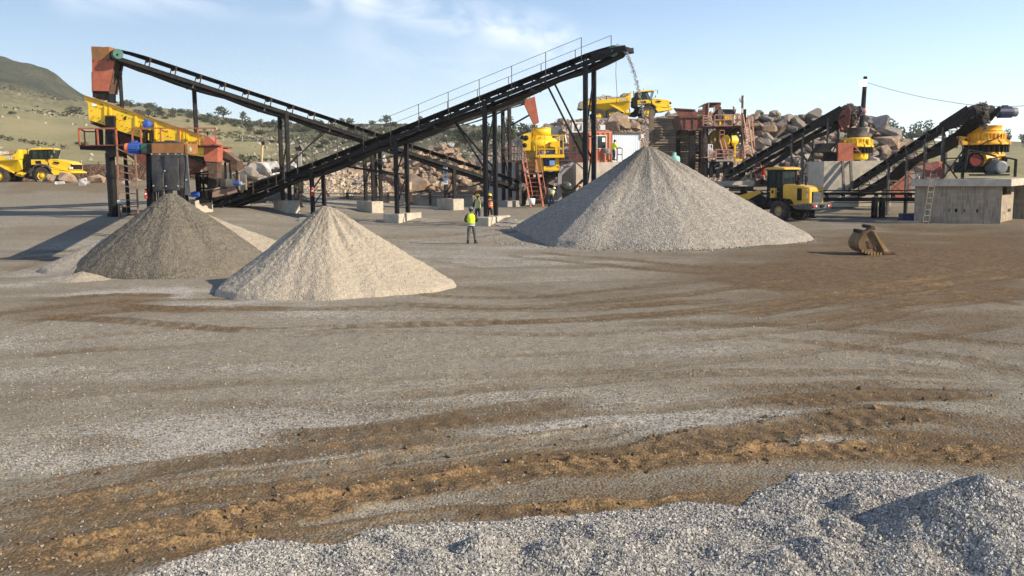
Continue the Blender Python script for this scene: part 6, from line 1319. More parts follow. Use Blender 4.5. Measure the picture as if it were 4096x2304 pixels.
# ------------------------------------------------------------------ cone crushers
def cone_crusher(label, name, k, uc, d, rows, mt, s_):
    """rows: (part, half-width, v bottom, v top, material, style) in the zoomed photograph's units"""
    q = Z(k, uc, rows[0][2], d); t = thing(name, label, 'crusher', (q.x, d, q.z))
    for nm, hw, v0, v1, mat_, sty in rows:
        a, b = Z(k, uc, v0, d), Z(k, uc, v1, d); r = hw * ZR[k][2] / (F / d); h = b.z - a.z; m = MB(); n_ = 40
        if sty == 'open': m.lathe((q.x, d, a.z), [(r, 0), (r * 1.02, h * .1), (r, h * .2), (r, h * .85), (r * 1.04, h * .9), (r * 1.04, h), (r * .93, h), (r * .9, 0)], n=n_)
        elif sty == 'bowl':
            m.lathe((q.x, d, a.z), [(r * 1.05, 0), (r * 1.05, h * .12), (r, h * .14), (r, h * .85), (r * .93, h * .97), (r * .8, h)], n=n_)
            for i in range(28): an = 2 * math.pi * i / 28; e = Vector((math.cos(an), math.sin(an), 0)); m.bar(Vector((q.x, d, a.z + h * .14)) + e * r * 1.02, Vector((q.x, d, a.z + h * .78)) + e * r * 1.02, .10, r * .08, e)
        elif sty == 'flange':
            m.lathe((q.x, d, a.z), [(r * .8, 0), (r, 0), (r, h * .3), (r * .93, h * .45), (r * .8, h)], n=n_)
            for i in range(12): an = 2 * math.pi * (i + .5) / 12; e = Vector((math.cos(an), math.sin(an), 0)); f_ = e.cross(Vector((0, 0, 1))); m.prism([Vector((q.x, d, a.z)) + e * r * .75, Vector((q.x, d, a.z)) + e * r * 1.04, Vector((q.x, d, a.z + h * .35)) + e * r * 1.04, Vector((q.x, d, a.z + h * 1.05)) + e * r * .8], f_ * .14)
        elif sty == 'rods':
            m.lathe((q.x, d, a.z), [(r * .80, 0), (r * .80, h)], n=n_)
            for i in range(26): an = 2 * math.pi * i / 26; e = Vector((math.cos(an), math.sin(an), 0)); m.cyl(Vector((q.x, d, a.z)) + e * r * .95, Vector((q.x, d, b.z)) + e * r * .95, r * .055, n=6)
        elif sty == 'skirt': m.lathe((q.x, d, a.z), [(r * .85, 0), (r, h * .15), (r, h * .8), (r * .95, h), (0, h)], n=n_)
        m.build(nm, mat_, t)
    return t, q
c2_, q2 = cone_crusher('big orange-yellow cone crusher with ribbed bowl on the block building', 'cone_crusher', 'E', 1155, 59.0,
    [('lower_frame', 345, 1500, 1300, blackp, 'skirt'), ('main_frame', 330, 1300, 1100, cone_yellow, 'skirt'), ('spring_rods', 395, 1110, 960, blackp, 'rods'), ('adjustment_ring', 418, 968, 862, cone_yellow, 'flange'), ('bowl', 318, 880, 715, cone_yellow, 'bowl'), ('clamp_ring', 275, 722, 690, cone_yellow, 'open'), ('feed_ring', 255, 702, 596, cone_yellow, 'open')], cone_yellow, 1)
m = MB()
for (pts) in ([(725, 960), (725, 850), (680, 812), (690, 796), (830, 812), (828, 830), (760, 845), (775, 890), (830, 900), (830, 960)], [(1470, 960), (1480, 800), (1510, 775), (1580, 790), (1570, 830), (1530, 815), (1525, 840), (1560, 850), (1560, 960)]): m.poly('E', pts, 58.4, .5)
m.build('bracket', cone_yellow, c2_)
m = MB()
for i in range(13):
    u = 1140 + i * 32; m.post('E', u, 972, 1105, 57.75, .03)
m.build('rod_highlight', cone_yellow, c2_) if False else None
MB().tube([Z('E', 1030, 965, 57.6), Z('E', 1100, 960, 57.5), Z('E', 1200, 895, 57.5), Z('E', 1350, 855, 57.6), Z('E', 1450, 790, 57.9), Z('E', 1520, 770, 58.2)], .035).build('hose', blackp, c2_)
a = Z('E', 985, 1255, 57.2); m = MB(); m.cyl(a + Vector((0, .6, 0)), a, .36, n=28); hb = m.build('pulley', M('shaded_red_paint', (.17, .012, .008), .35, dust=.06), c2_); m = MB(); m.lathe(a, [(.38, -.02), (.45, -.02), (.45, .35), (.38, .35)], (0, 1, 0), 28); m.build('pulley_guard', blackp, hb)  # pulley red lowered: the shadow under its guard is put into the colour
m = MB(); m.cyl(a + Vector((.5, .6, .05)), a + Vector((1.6, .9, .1)), .40, .34, n=20); m.cyl(a + Vector((.42, .55, .05)), a + Vector((.55, .6, .05)), .5, n=20); m.build('countershaft_box', cone_yellow, c2_)
MB().poly('E', [(835, 1045), (1100, 1085), (1390, 1170), (1385, 1195), (1100, 1115), (870, 1075), (830, 1240), (790, 1449), (760, 1449), (805, 1240)], 57.0, .35).build('belt_guard', blackd, c2_)
m = MB(); m.rect('E', 790, 1290, 1180, 1500, 57.6, 1.6); m.rect('E', 1180, 1380, 1640, 1500, 57.8, 1.5); m.build('sub_frame', blackp, c2_)
a = Z('E', 1445, 1395, 56.8); mo = motor(a + Vector((-.15, 1.2, 0)), (.12, -1, 0), 1.45, .41, steel, 'drive_motor', c2_, steel)
m = MB(); m.rect('E', 1100, 1530, 1640, 1560, 56.6, 1.6); m.build('motor_rails', blackp, c2_)
m = MB()
for (pts) in ([(560, 1449), (700, 1290), (760, 1180)], [(1180, 1330), (1260, 1250), (1400, 1200), (1560, 1190)], [(560, 1500), (640, 1420), (800, 1330)]): m.tube([Z('E', u, v, 57.3) for u, v in pts], .045)
m.poly('E', [(730, 1180), (800, 1180), (790, 1300), (720, 1300)], 57.6, .5); m.poly('E', [(1530, 1200), (1600, 1205), (1590, 1290), (1530, 1280)], 57.8, .4); m.build('hose', blackp, c2_)
MB().line('E', 640, 800, 745, 1030, 58.2, .06).build('stay', greyst, c2_)
m = MB()
rail('e', (1770, 1855), 800, 975, 57.2, blackd, c2_, .09, None) if False else None
rg = thing('railing', 'short black railing beside the grey motor of the orange-yellow crusher', 'railing', tuple(Z('e', 1820, 975, 57)))
m = MB(); m.post('e', 1850, 815, 985, 56.6, .08); m.post('e', 1838, 820, 985, 58.2, .08); m.bar(Z('e', 1770, 800, 58.0), Z('e', 1855, 818, 56.6), .08); m.build('rail', blackd, rg)
c1_, q1 = cone_crusher('smaller lemon-yellow cone crusher under the ribbed grey hopper', 'cone_crusher', 'e', 312, 75.2,
    [('main_frame', 105, 820, 745, yellow, 'skirt'), ('spring_rods', 150, 755, 690, blackd, 'rods'), ('adjustment_ring', 150, 700, 655, yellow, 'flange'), ('bowl', 122, 662, 605, yellow, 'bowl'), ('feed_hopper', 92, 605, 512, greyst, 'open')], yellow, 1)
for i in range(8): an = .4 + i * .8; MB().cyl(Z('e', 312, 690, 75.2) + Vector((1.2 * math.cos(an), 1.2 * math.sin(an), 0)), Z('e', 312, 628, 75.2) + Vector((1.2 * math.cos(an), 1.2 * math.sin(an), 0)), .08, n=8).build('hydraulic_cylinder', yellow, c1_)
# platform of the smaller crusher
gb_ = thing('guard_box', 'red sheet guard box on the concrete base of the lemon-yellow crusher', 'guard', tuple(Z('e', 205, 830, 73)))
MB().rect('e', 130, 655, 283, 830, 73, .06).build('front_sheet', redp, gb_); MB().prism([Z('e', 130, 655, 73), Z('e', 130, 655, 75), Z('e', 130, 830, 75), Z('e', 130, 830, 73)], (.05, 0, 0)).build('side_sheet', reddk, gb_)
m = MB(); m.poly('e', [(285, 655), (362, 750), (350, 755), (290, 690)], 73, .05); m.line('e', 290, 730, 350, 735, 73, .06); m.build('stay', redp, gb_)
m = MB(); m.poly('e', [(0, 660), (130, 655), (45, 745), (-70, 745)], 73.2, 1.5); m.build('hatch_roof', blackd, gb_); m = MB(); m.rect('e', 40, 745, 130, 830, 73.6, 1.2); m.build('drive_box', blackp, gb_)
m = MB(); a = Z('e', -110, 760, 73.5); wallbox('concrete_foundation', 'tall weathered concrete base under the lemon-yellow crusher', 'concrete base', ((Z('e', 0, 830, 72.4).x, 72.4), (Z('e', 350, 830, 72.4).x, 72.4), (Z('e', 0, 830, 72.4).x, 77.5)), Z('e', 200, 832, 72.4).z, .4, conc)
wallbox('concrete_foundation', 'pale concrete wall behind the foot of the second climbing conveyor', 'concrete base', ((Z('e', 350, 830, 73.4).x, 73.4), (Z('e', 660, 830, 73.4).x, 73.4), (Z('e', 350, 830, 73.4).x, 77.5)), Z('e', 450, 828, 73.4).z, .4, conc)
m = MB()
for u in (185, 262): m.prism([Z('e', u - 12, 828, 72.2), Z('e', u + 8, 828, 72.2), Z('e', u + 22, 1120, 71.0), Z('e', u, 1120, 71.0)], (0, .2, 0))
setp(m.build('steel_props', greyst), 'pair of grey raking steel props against the weathered concrete base', 'props')
m = MB(); m.rect('e', 655, 920, 838, 1195, 70, .08); setp(m.build('steel_door', redp), 'big red steel plate standing behind the second climbing conveyor', 'steel plate')
m = MB(); m.rect('e', 838, 960, 880, 1195, 70.2, 1.0); setp(m.build('concrete_pier', concgrey), 'grey concrete pier between the red plate and block building', 'pier')
m = MB(); m.rect('e', 590, 990, 655, 1180, 70.6, .6); setp(m.build('concrete_pier', conc), 'pale concrete pier left of the standing red plate', 'pier')
# ------------------------------------------------------------------ block building under the big crusher
def brick_mat():
    m, n, l, b = nt('dusty_blocks'); tc = n.new('ShaderNodeTexCoord'); co = tc.outputs['Object']
    mp = n.new('ShaderNodeMapping'); mp.inputs['Rotation'].default_value = (R(90), 0, 0); l.new(co, mp.inputs[0])
    t = n.new('ShaderNodeTexBrick'); l.new(mp.outputs[0], t.inputs['Vector']); t.inputs['Scale'].default_value = 1; t.inputs['Brick Width'].default_value = .42; t.inputs['Row Height'].default_value = .21; t.inputs['Mortar Size'].default_value = .012
    t.inputs['Color1'].default_value = (.34, .275, .20, 1); t.inputs['Color2'].default_value = (.27, .215, .155, 1); t.inputs['Mortar'].default_value = (.25, .21, .17, 1)
    a = tex(n, l, 'Noise', 1.1, co, Detail=8, Roughness=.65); mp2 = n.new('ShaderNodeMapping'); mp2.inputs['Scale'].default_value = (5, 5, .5); l.new(co, mp2.inputs[0]); s = tex(n, l, 'Noise', 2.0, mp2.outputs[0], Detail=5)
    c = mixc(n, l, math_(n, l, 'MULTIPLY', ramp(n, l, a.outputs[0], .4, .7), .5), t.outputs['Color'], (.42, .36, .28)); c = mixc(n, l, math_(n, l, 'MULTIPLY', ramp(n, l, s.outputs[0], .45, .65), .55), c, (.13, .108, .085))
    l.new(c, b.inputs['Base Color']); b.inputs['Roughness'].default_value = .95; l.new(bumpn(n, l, t.outputs['Fac'], -.5, .02), b.inputs['Normal']); return m
bm_ = brick_mat()
bb = thing('block_building', 'dusty concrete-block plinth building carrying the big orange-yellow crusher', 'building', tuple(Z('e', 1705, 1440, 56.4)))
zg = gz(bb.location.x, 56) - .1; Cn = Z('e', 1703, 1440, 56.4); Lf = Z('e', 905, 1432, 58.7); Rt = Z('e', 1868, 1400, 60.0); far_ = Vector((Rt.x - Cn.x, Rt.y - Cn.y, 0)); fr = Vector((Lf.x - Cn.x, Lf.y - Cn.y, 0)); frn, frd = fr.normalized(), far_.normalized()
zt = Z('e', 1703, 1075, 56.4).z; zs = Z('e', 1775, 1003, 56.2).z
def wall(o, d, L, z0, z1, th, nm, mt, par):
    n_ = Vector((d.y, -d.x, 0)); n_ = n_ if n_.dot(Vector((frd.x + frn.x, frd.y + frn.y, 0))) > 0 else -n_
    m = MB(); m.prism([Vector((o.x, o.y, z0)), Vector((o.x, o.y, z0)) + d * L, Vector((o.x, o.y, z1)) + d * L, Vector((o.x, o.y, z1))], n_ * th); return m.build(nm, mt, par)
wall(Cn, frn, fr.length, zg, zt, .3, 'front_wall', bm_, bb)
zw1 = Z('e', 1795, 1165, 57.5).z; LL = far_.length
wall(Cn + frn * .3, frd, LL, zg, zw1, .3, 'side_wall', bm_, bb)
wall(Cn + frn * .3, frd, LL * .22, zw1, zt, .3, 'side_wall', bm_, bb); wall(Cn + frn * .3 + frd * LL * .86, frd, LL * .14, zw1, zt, .3, 'side_wall', bm_, bb)
wall(Cn + frd * LL + frn * .3, frn, 1.3, zg, zt, .3, 'return_wall', bm_, bb)
wall(Lf - frn * .05, frd, LL, zg, zt, .3, 'side_wall', bm_, bb); wall(Cn + frd * (LL + 1.6) + frn * 1.2, -frn, 3.4, zg, zt, .3, 'rear_wall', bm_, bb)
m = MB(); o = Vector((Cn.x, Cn.y, 0)) - frn * .55 - frd * .35; 
m.prism([o + Vector((0, 0, zt)), o + frn * (fr.length + .95) + Vector((0, 0, zt)), o + frn * (fr.length + .95) + frd * (LL + 2.2) + Vector((0, 0, zt)), o - frn * 3 + frd * (LL + 2.2) + Vector((0, 0, zt)), o - frn * 3 + frd * (LL + 1.0) + Vector((0, 0, zt)), o + frd * (LL + 1.0) + Vector((0, 0, zt))], (0, 0, zs - zt)); m.build('roof_slab', conc, bb, .02)
fnrm = Vector((frn.y, -frn.x, 0)); fnrm = fnrm if fnrm.y < 0 else -fnrm; ub = fr.length / (1703 - 905)
for u, w_ in ((1205, 9), (1265, 22), (1352, 9), (1470, 18), (1268, 22)):
    m = MB(); p0 = Cn + frn * (1703 - u) * ub; z0, z1 = Z('e', u, 1330, 57).z, Z('e', u, 1296, 57).z; p0 = Vector((p0.x, p0.y, 0)) + fnrm * .004
    m.prism([p0 + Vector((0, 0, z0)), p0 - frn * w_ * ub + Vector((0, 0, z0)), p0 - frn * w_ * ub + Vector((0, 0, z1)), p0 + Vector((0, 0, z1))], -fnrm * .05); m.build('vent_slot', blackp, bb)
snrm = Vector((frd.y, -frd.x, 0)); snrm = snrm if snrm.x > 0 else -snrm
for f_ in (.42, .52): m = MB(); p0 = Vector((Cn.x, Cn.y, 0)) + frd * LL * f_ + snrm * .006; z0, z1 = Z('e', 1780, 1328, 57.5).z, Z('e', 1780, 1296, 57.5).z; m.prism([p0 + Vector((0, 0, z0)), p0 + frd * .1 + Vector((0, 0, z0)), p0 + frd * .1 + Vector((0, 0, z1)), p0 + Vector((0, 0, z1))], -snrm * .05); m.build('vent_slot', blackp, bb)
stair('ladder', 'pale home-made ladder leaning on the block building', 'e', (950, 1447), (1030, 940), (1005, 1447), (1090, 940), 56.9, 9, M('old_ladder_wood', (.24, .2, .15), .85), 57.75, .04)
rb = thing('guard_box', 'red open box guard at the edge of the block building roof', 'guard', tuple(Z('e', 1060, 995, 58.3)))
m = MB(); m.poly('e', [(977, 862), (1000, 850), (1095, 832), (1118, 845), (1118, 975), (977, 975)], 58.2, .06); m.build('front_sheet', M('dark_guard_red', (.20, .05, .04), .7), rb); m = MB(); m.prism([Z('e', 1118, 838, 58.2), Z('e', 1150, 838, 58.9), Z('e', 1150, 998, 58.9), Z('e', 1118, 998, 58.2)], (0, .05, 0)); m.rect('e', 1000, 975, 1118, 990, 58.1, .4); m.build('side_sheet', redp, rb)
# things at the foot
m = MB(); q = G(*px('l', 2340, 775)); m.box((q.x, q.y, q.z + .3), (1.4, .5, .45)); m.box((q.x + .1, q.y, q.z + .05), (1.7, .6, .08)); setp(m.build('feed_box', bluedk), 'dark blue box at the shaded foot of the block building', 'box')
m = MB(); p0, p1 = G(*px('l', 1900, 785)), G(*px('l', 2470, 797)); m.bar(p0 + Vector((0, 0, .07)), p1 + Vector((0, 0, .07)), .14); setp(m.build('pipe', woodm), 'long pale pipe lying before the block building', 'pipe')
# ------------------------------------------------------------------ wheels
def wheel(par, c_, r, w_, rimm, lugs=26, rimr=.52, name='wheel'):
    """tyre of radius r round the sideways axis at c_ (local), with lugs; the rim is its child"""
    c_ = Vector(c_); m = MB(); ax = (0, 1, 0)
    m.lathe(c_, [(r * rimr, -w_ * .46), (r * .72, -w_ * .5), (r * .92, -w_ * .47), (r * .96, -w_ * .38), (r * .965, 0), (r * .96, w_ * .38), (r * .92, w_ * .47), (r * .72, w_ * .5), (r * rimr, w_ * .46), (r * rimr, -w_ * .46)], ax, 40)
    for i in range(lugs):
        a = 2 * math.pi * i / lugs
        for sg in (-1, 1):
            aa = a + (math.pi / lugs if sg > 0 else 0); e = Vector((math.cos(aa), 0, math.sin(aa))); e2 = Vector((math.cos(aa + .12), 0, math.sin(aa + .12)))
            m.bar(c_ + e * r * .97 + Vector((0, sg * w_ * .5, 0)), c_ + e2 * r * .97 + Vector((0, sg * w_ * .06, 0)), r * .10, r * .06, e)
    o = m.build(name, tyre, par); h = MB()
    for sg in (-1, 1):
        h.lathe(c_ + Vector((0, sg * w_ * .44, 0)), [(r * rimr * 1.04, 0), (r * rimr, -.04 * w_ * sg * sg), (r * rimr * .86, -w_ * .22), (r * .26, -w_ * .24), (r * .26, -w_ * .02), (r * .18, .02), (0, .02)], (0, sg, 0), 28)
    h.build('rim', rimm, o); return o
# ------------------------------------------------------------------ articulated dump truck (nose along +x, near side -y)
def text_mesh(txt, size, mt, name, par, loc, rot, shear=.0, ext=.01, off=0):
    cu = bpy.data.curves.new(name, 'FONT'); cu.body = txt; cu.size = size; cu.extrude = ext; cu.shear = shear; cu.align_x = 'CENTER'; cu.offset = off
    o = bpy.data.objects.new(name, cu); COL.objects.link(o); dg = bpy.context.evaluated_depsgraph_get(); me = bpy.data.meshes.new_from_object(o.evaluated_get(dg)); bpy.data.objects.remove(o)
    me.materials.clear(); me.materials.append(mt); o = bpy.data.objects.new(name, me); COL.objects.link(o); o.parent = par; o.location = loc; o.rotation_euler = rot; ORG[o.name] = Vector(); return o
def dump_truck():
    t = thing('dump_truck', 'x', 'dump truck'); ty = truck_yellow
    for x in (0, -4.3, -6.0):
        for s_ in (-1, 1): wheel(t, (x, s_ * 1.22, .9), .9, .66, ty, 28, .48)
    # tractor
    for s_ in (-1, 1):
        pass
    m = MB(); m.prism([(.48, -1.15, 2.58), (1.3, -1.15, 2.52), (2.6, -1.05, 2.27), (2.92, -1.0, 2.02), (2.95, -1.0, 1.42), (2.7, -1.02, 1.36), (.72, -1.15, 1.72), (.6, -1.15, 1.98)], (0, 2.2, 0)); hood = m.build('hood', ty, t, .06)
    m = MB(); m.prism([(.72, -1.48, 1.68), (2.1, -1.42, 1.50), (2.8, -1.3, 1.36), (3.14, -1.2, 1.22), (3.14, -1.2, 1.12), (2.35, -1.35, 1.0), (1.16, -1.48, .9), (.92, -1.48, 1.28)], (0, 2.9, 0)); m.build('bumper', ty, t, .05)
    MB().prism([(1.12, -1.22, 2.30), (1.62, -1.2, 2.25), (1.68, -1.2, 2.06), (1.2, -1.22, 2.12)], (0, .06, 0)).build('vent', blackp, hood)
    MB().prism([(2.75, -1.04, 2.1), (2.96, -1.03, 1.95), (2.97, -1.03, 1.5), (2.8, -1.05, 1.6)], (0, 2.06, 0)).build('grille', blackp, hood)
    for s_ in (-1, 1): m = MB(); m.box((2.78, s_ * 1.06, 1.62), (.36, .14, .22)); m.build('headlight', white, t, .03)
    # cab
    m = MB(); m.prism([(-1.18, -1.12, 2.52), (.44, -1.12, 2.50), (.46, -1.12, 1.98), (.3, -1.12, 2.02), (-1.18, -1.12, 1.98)], (0, 2.1, 0)); m.build('cab_base', ty, t, .03)
    m = MB(); m.prism([(-.72, -1.15, 2.38), (-.2, -1.15, 2.4), (-.12, -1.15, 2.12), (-.66, -1.15, 2.1)], (0, .05, 0)); m.build('step_box', blackp, t)
    m = MB(); m.prism([(-1.22, -1.0, 3.45), (-1.2, -1.0, 3.60), (-.6, -1.0, 3.66), (.7, -1.0, 3.66), (.95, -1.0, 3.56), (.92, -1.0, 3.48)], (0, 1.9, 0)); m.build('cab_roof', ty, t, .04)
    m = MB()
    for y in (-1.0, .86):
        m.bar((-1.15, y, 2.5), (-1.15, y, 3.48), .14); m.bar((.42, y, 2.5), (.05, y, 3.48), .09); m.bar((-1.15, y, 2.53), (.42, y, 2.53), .08); m.bar((-1.15, y, 3.43), (.1, y, 3.43), .08); m.bar((-.42, y, 2.5), (-.42, y, 3.45), .05)
    m.bar((-1.15, -1.0, 3.43), (-1.15, .86, 3.43), .08); m.bar((.1, -1.0, 3.43), (.1, .86, 3.43), .08)
    m.bar((.92, -.95, 3.5), (.55, -1.0, 2.5), .06); m.bar((.92, .85, 3.5), (.55, .85, 2.5), .06); m.build('cab_frame', blackp, t)
    m = MB(); 
    for y in (-.98, .86): m.prism([(-1.1, y, 2.55), (.38, y, 2.55), (.03, y, 3.42), (-1.1, y, 3.42)], (0, .02, 0))
    m.prism([(.5, -.95, 2.55), (.5, .85, 2.55), (.85, .85, 3.45), (.85, -.95, 3.45)], (.02, 0, 0)); m.prism([(-1.17, -.95, 2.55), (-1.17, .85, 2.55), (-1.17, .85, 3.45), (-1.17, -.95, 3.45)], (.02, 0, 0)); m.build('cab_glass', cabglass, t)
    m = MB(); m.box((-.75, .0, 2.75), (.5, .55, .5)); m.box((-.95, 0, 3.05), (.16, .5, .6)); m.build('seat', blackp, t)
    m = MB(); m.bar((.95, -1.0, 3.55), (1.25, -1.25, 3.6), .03); m.box((1.3, -1.28, 3.35), (.06, .24, .42)); m.bar((.75, -1.1, 2.6), (1.0, -1.3, 2.75), .03); m.box((1.02, -1.3, 2.8), (.1, .2, .22)); m.build('mirror', steel, t)
    m = MB(); m.bar((-.3, -.5, 3.64), (-.3, -.5, 3.9), .06); m.build('beacon', steel, t)
    # mudguard arch, exhaust stack, hitch
    m = MB()
    for s_ in (-1, 1):
        pts = [(1.18 * math.cos(R(a)), .95 + 1.12 * math.sin(R(a))) for a in range(25, 186, 10)]; pin = [(1.02 * math.cos(R(a)), .95 + .97 * math.sin(R(a))) for a in range(185, 24, -10)]
        m.prism([(x, s_ * 1.2 - .42, z) for x, z in pts + pin], (0, .84, 0))
    m.build('mudguard', M('mudguard_plastic', (.03, .03, .032), .7, dust=.3), t)
    m = MB(); m.prism([(-1.7, -1.1, 1.75), (-1.3, -1.1, 1.65), (-1.22, -1.1, 2.1), (-1.25, -1.1, 3.1), (-1.62, -1.1, 2.95), (-1.78, -1.1, 2.0)], (0, 2.1, 0)); m.box((-1.25, -.9, 3.2), (.2, .5, .45)); m.build('engine_cover', blackp, t, .05)
    m = MB(); m.cyl((-1.55, -.95, 2.9), (-1.55, -.95, 3.65), .06, n=10); m.build('exhaust_pipe', greyst, t)
    m = MB(); m.tube([(-1.65, -.8, 2.2), (-1.8, -.8, 2.36), (-2.1, -.8, 2.3), (-2.22, -.8, 2.0), (-2.2, -.8, 1.6), (-2.1, -.8, 1.2)], .06); m.tube([(-1.6, -.9, 1.9), (-1.75, -.9, 1.75), (-1.6, -.9, 1.5)], .05); m.build('hose', blackp, t)
    m = MB(); m.prism([(-1.2, -.8, 1.9), (-.9, -.8, 1.6), (-.95, -.8, .75), (-1.35, -.8, .55), (-2.1, -.8, .7), (-2.0, -.8, 1.1), (-1.5, -.8, 1.3)], (0, 1.6, 0)); m.box((.3, 0, 1.15), (3.4, 1.0, .5)); m.build('front_chassis', blackd, t)
    m = MB(); m.prism([(-3.05, -.85, .95), (-2.7, -.85, 1.35), (-2.1, -.85, 1.3), (-2.05, -.85, 1.0), (-2.2, -.85, .78)], (0, 1.7, 0)); m.cyl((-2.6, -.95, 1.1), (-2.25, -.95, 1.12), .14, n=10); m.build('hitch', ty, t)
    m = MB(); m.box((-4.9, 0, 1.05), (4.2, .9, .5)); 
    for x in (0, -4.3, -6): m.cyl((x, -1.1, .9), (x, 1.1, .9), .2, n=10)
    m.build('rear_chassis', blackd, t)
    # dump body
    body_in = M('body_floor', (.3, .22, .1), .8, dust=.4) if 'body_floor' not in bpy.data.materials else bpy.data.materials['body_floor']
    sec = [(-2.15, 1.55, 1.28, 2.98), (-2.75, 1.3, 1.28, 2.98), (-5.2, 1.32, 1.28, 2.86), (-6.2, 1.5, 1.28, 2.82), (-7.5, 1.95, 1.3, 2.78), (-8.3, 2.25, 1.35, 2.70)]  # x, keel z, half floor, rim z
    vs = []; fs = []
    for x, k, hf, rz_ in sec: vs += [(x, -1.62, rz_ - .42), (x, -hf * .8, k), (x, hf * .8, k), (x, 1.62, rz_ - .42)]
    for i in range(len(sec) - 1):
        for j in range(3): a = i * 4 + j; fs.append((a, a + 4, a + 5, a + 1))
    fs.append((0, 1, 2, 3)); m = MB(); m.add(vs, fs); o = m.build('dump_body', ty, t); md = o.modifiers.new('thick', 'SOLIDIFY'); md.thickness = .06
    for s_ in (-1, 1): m = MB(); m.prism([(-2.1, s_ * 1.62, 2.98), (-2.15, s_ * 1.62, 2.50), (-7.3, s_ * 1.62, 2.34), (-7.3, s_ * 1.62, 2.80), (-6.2, s_ * 1.62, 2.82)], (0, s_ * .12, 0)); m.build('body_rim', ty, o)
    m = MB(); m.prism([(-2.12, -1.72, 2.45), (-2.02, -1.72, 3.0), (-1.92, -1.72, 3.50), (-2.06, -1.72, 3.55), (-2.2, -1.72, 3.35), (-2.3, -1.72, 3.15), (-2.62, -1.72, 3.0), (-2.7, -1.72, 2.6)], (0, .12, 0)); m.prism([(-2.12, 1.6, 2.45), (-2.02, 1.6, 3.0), (-1.92, 1.6, 3.5), (-2.06, 1.6, 3.55), (-2.2, 1.6, 3.35), (-2.62, 1.6, 3.0), (-2.7, 1.6, 2.6)], (0, .12, 0))
    m.prism([(-2.05, -1.7, 2.6), (-1.95, -1.7, 3.5), (-2.05, -1.7, 3.52), (-2.15, -1.7, 2.6)], (0, 3.4, 0)); m.build('spill_guard', ty, o)
    MB().prism([(-2.25, -1.6, 3.40), (-2.9, -1.6, 3.46), (-3.1, -1.6, 3.06), (-2.5, -1.6, 3.02)], (0, 3.2, 0)).build('spill_plate', body_in, o) if True else None
    m = MB()
    for s_ in (-1, 1): m.prism([(-7.25, s_ * 1.66, 2.82), (-8.15, s_ * 1.66, 2.86), (-8.4, s_ * 1.66, 2.05), (-7.9, s_ * 1.66, 1.9), (-7.3, s_ * 1.66, 2.2)], (0, s_ * .08, 0))
    m.prism([(-8.15, -1.66, 2.86), (-8.4, -1.66, 2.05), (-8.36, -1.66, 2.05), (-8.1, -1.66, 2.86)], (0, 3.3, 0)); m.build('tailgate', M('scuffed_tailgate', (.40, .30, .19), .75, dust=.4), t)
    for s_ in (-1, 1): m = MB(); m.bar((-4.9, s_ * 1.5, 2.5), (-3.4, s_ * 1.3, 1.55), .22, .22); m.bar((-3.4, s_ * 1.3, 1.55), (-2.9, s_ * 1.15, 1.2), .12); m.build('hoist_ram', ty, t)
    lb = text_mesh('BELL', .36, blackp, 'lettering_outline', o, (-3.02, -1.745, 2.60), (R(90), 0, 0), .15, .008, .035); text_mesh('BELL', .36, white, 'lettering', lb, (0, 0, .012), (0, 0, 0), .15, .008, .012)
    m = MB(); m.box((-2.46, -1.75, 2.72), (.08, .03, .24)); m.build('orange_mark', orange, o)
    MB().prism([(-3.15, -1.56, 2.8), (-7.4, -1.56, 2.7), (-7.4, 1.56, 2.7), (-3.15, 1.56, 2.8)], (0, 0, -.3)).build('load_bed', M('load_bed_rubble', (.2, .16, .12), .9, dust=.5), o)
    rs = np.random.RandomState(8); n_ = 520; X = rs.uniform(-7.3, -3.2, n_); Y = rs.uniform(-1.5, 1.5, n_); Zc = 2.80 + .40 * np.sin(np.clip((X + 7.6) / 4.6, 0, 1) * math.pi) * (1 - (Y / 1.75) ** 2) * rs.uniform(.3, 1, n_)
    ld = stones('rock_load', X, Y, Zc, rs.uniform(.16, .5, n_), tone_mat('load_rock', (.15, .12, .095), (.58, .52, .44), (.36, .28, .2)), 9, t); ld['kind'] = 'stuff'
    return t
# ------------------------------------------------------------------ people
skin_m = M('skin', (.16, .085, .055), .6, dust=0, var=.1, bump=0)
def cloth(name, col): return M(name, col, .9, dust=.1, var=.2, scale=4, bump=.2)
lime = M('lime_hivis', (.62, .80, .02), .7, dust=.08, var=.12, scale=4); palelime = M('pale_hivis', (.62, .68, .18), .7, dust=.12, var=.15, scale=4); orhiv = M('orange_hivis', (.85, .20, .03), .7, dust=.1, var=.15, scale=4)
silver = M('reflective_tape', (.6, .6, .58), .5, dust=.1); navy = cloth('navy_cloth', (.02, .03, .075)); greyc = cloth('grey_trousers', (.075, .08, .075)); blackc = cloth('black_cloth', (.014, .014, .016)); whitec = cloth('white_cloth', (.68, .68, .66)); cream = cloth('cream_coverall', (.5, .45, .33)); hairm = M('dark_hair', (.012, .01, .009), .8, dust=0)
PEOPLE = [0]
def skinned(name, V, E, Rd, mt, par, sub=1):
    me = bpy.data.meshes.new(name); me.from_pydata([Vector(v) for v in V], E, []); o = bpy.data.objects.new(name, me); COL.objects.link(o); o.parent = par; ORG[o.name] = Vector()
    me.materials.append(mt); md = o.modifiers.new('skin', 'SKIN'); md.use_smooth_shade = True; md.branch_smoothing = .4
    if not me.skin_vertices: me.attributes.new
    sv_ = me.skin_vertices[0].data
    for i, r in enumerate(Rd): sv_[i].radius = r if isinstance(r, tuple) else (r, r); sv_[i].use_root = (i == 0)
    s = o.modifiers.new('sub', 'SUBSURF'); s.levels = sub; s.render_levels = sub; return o
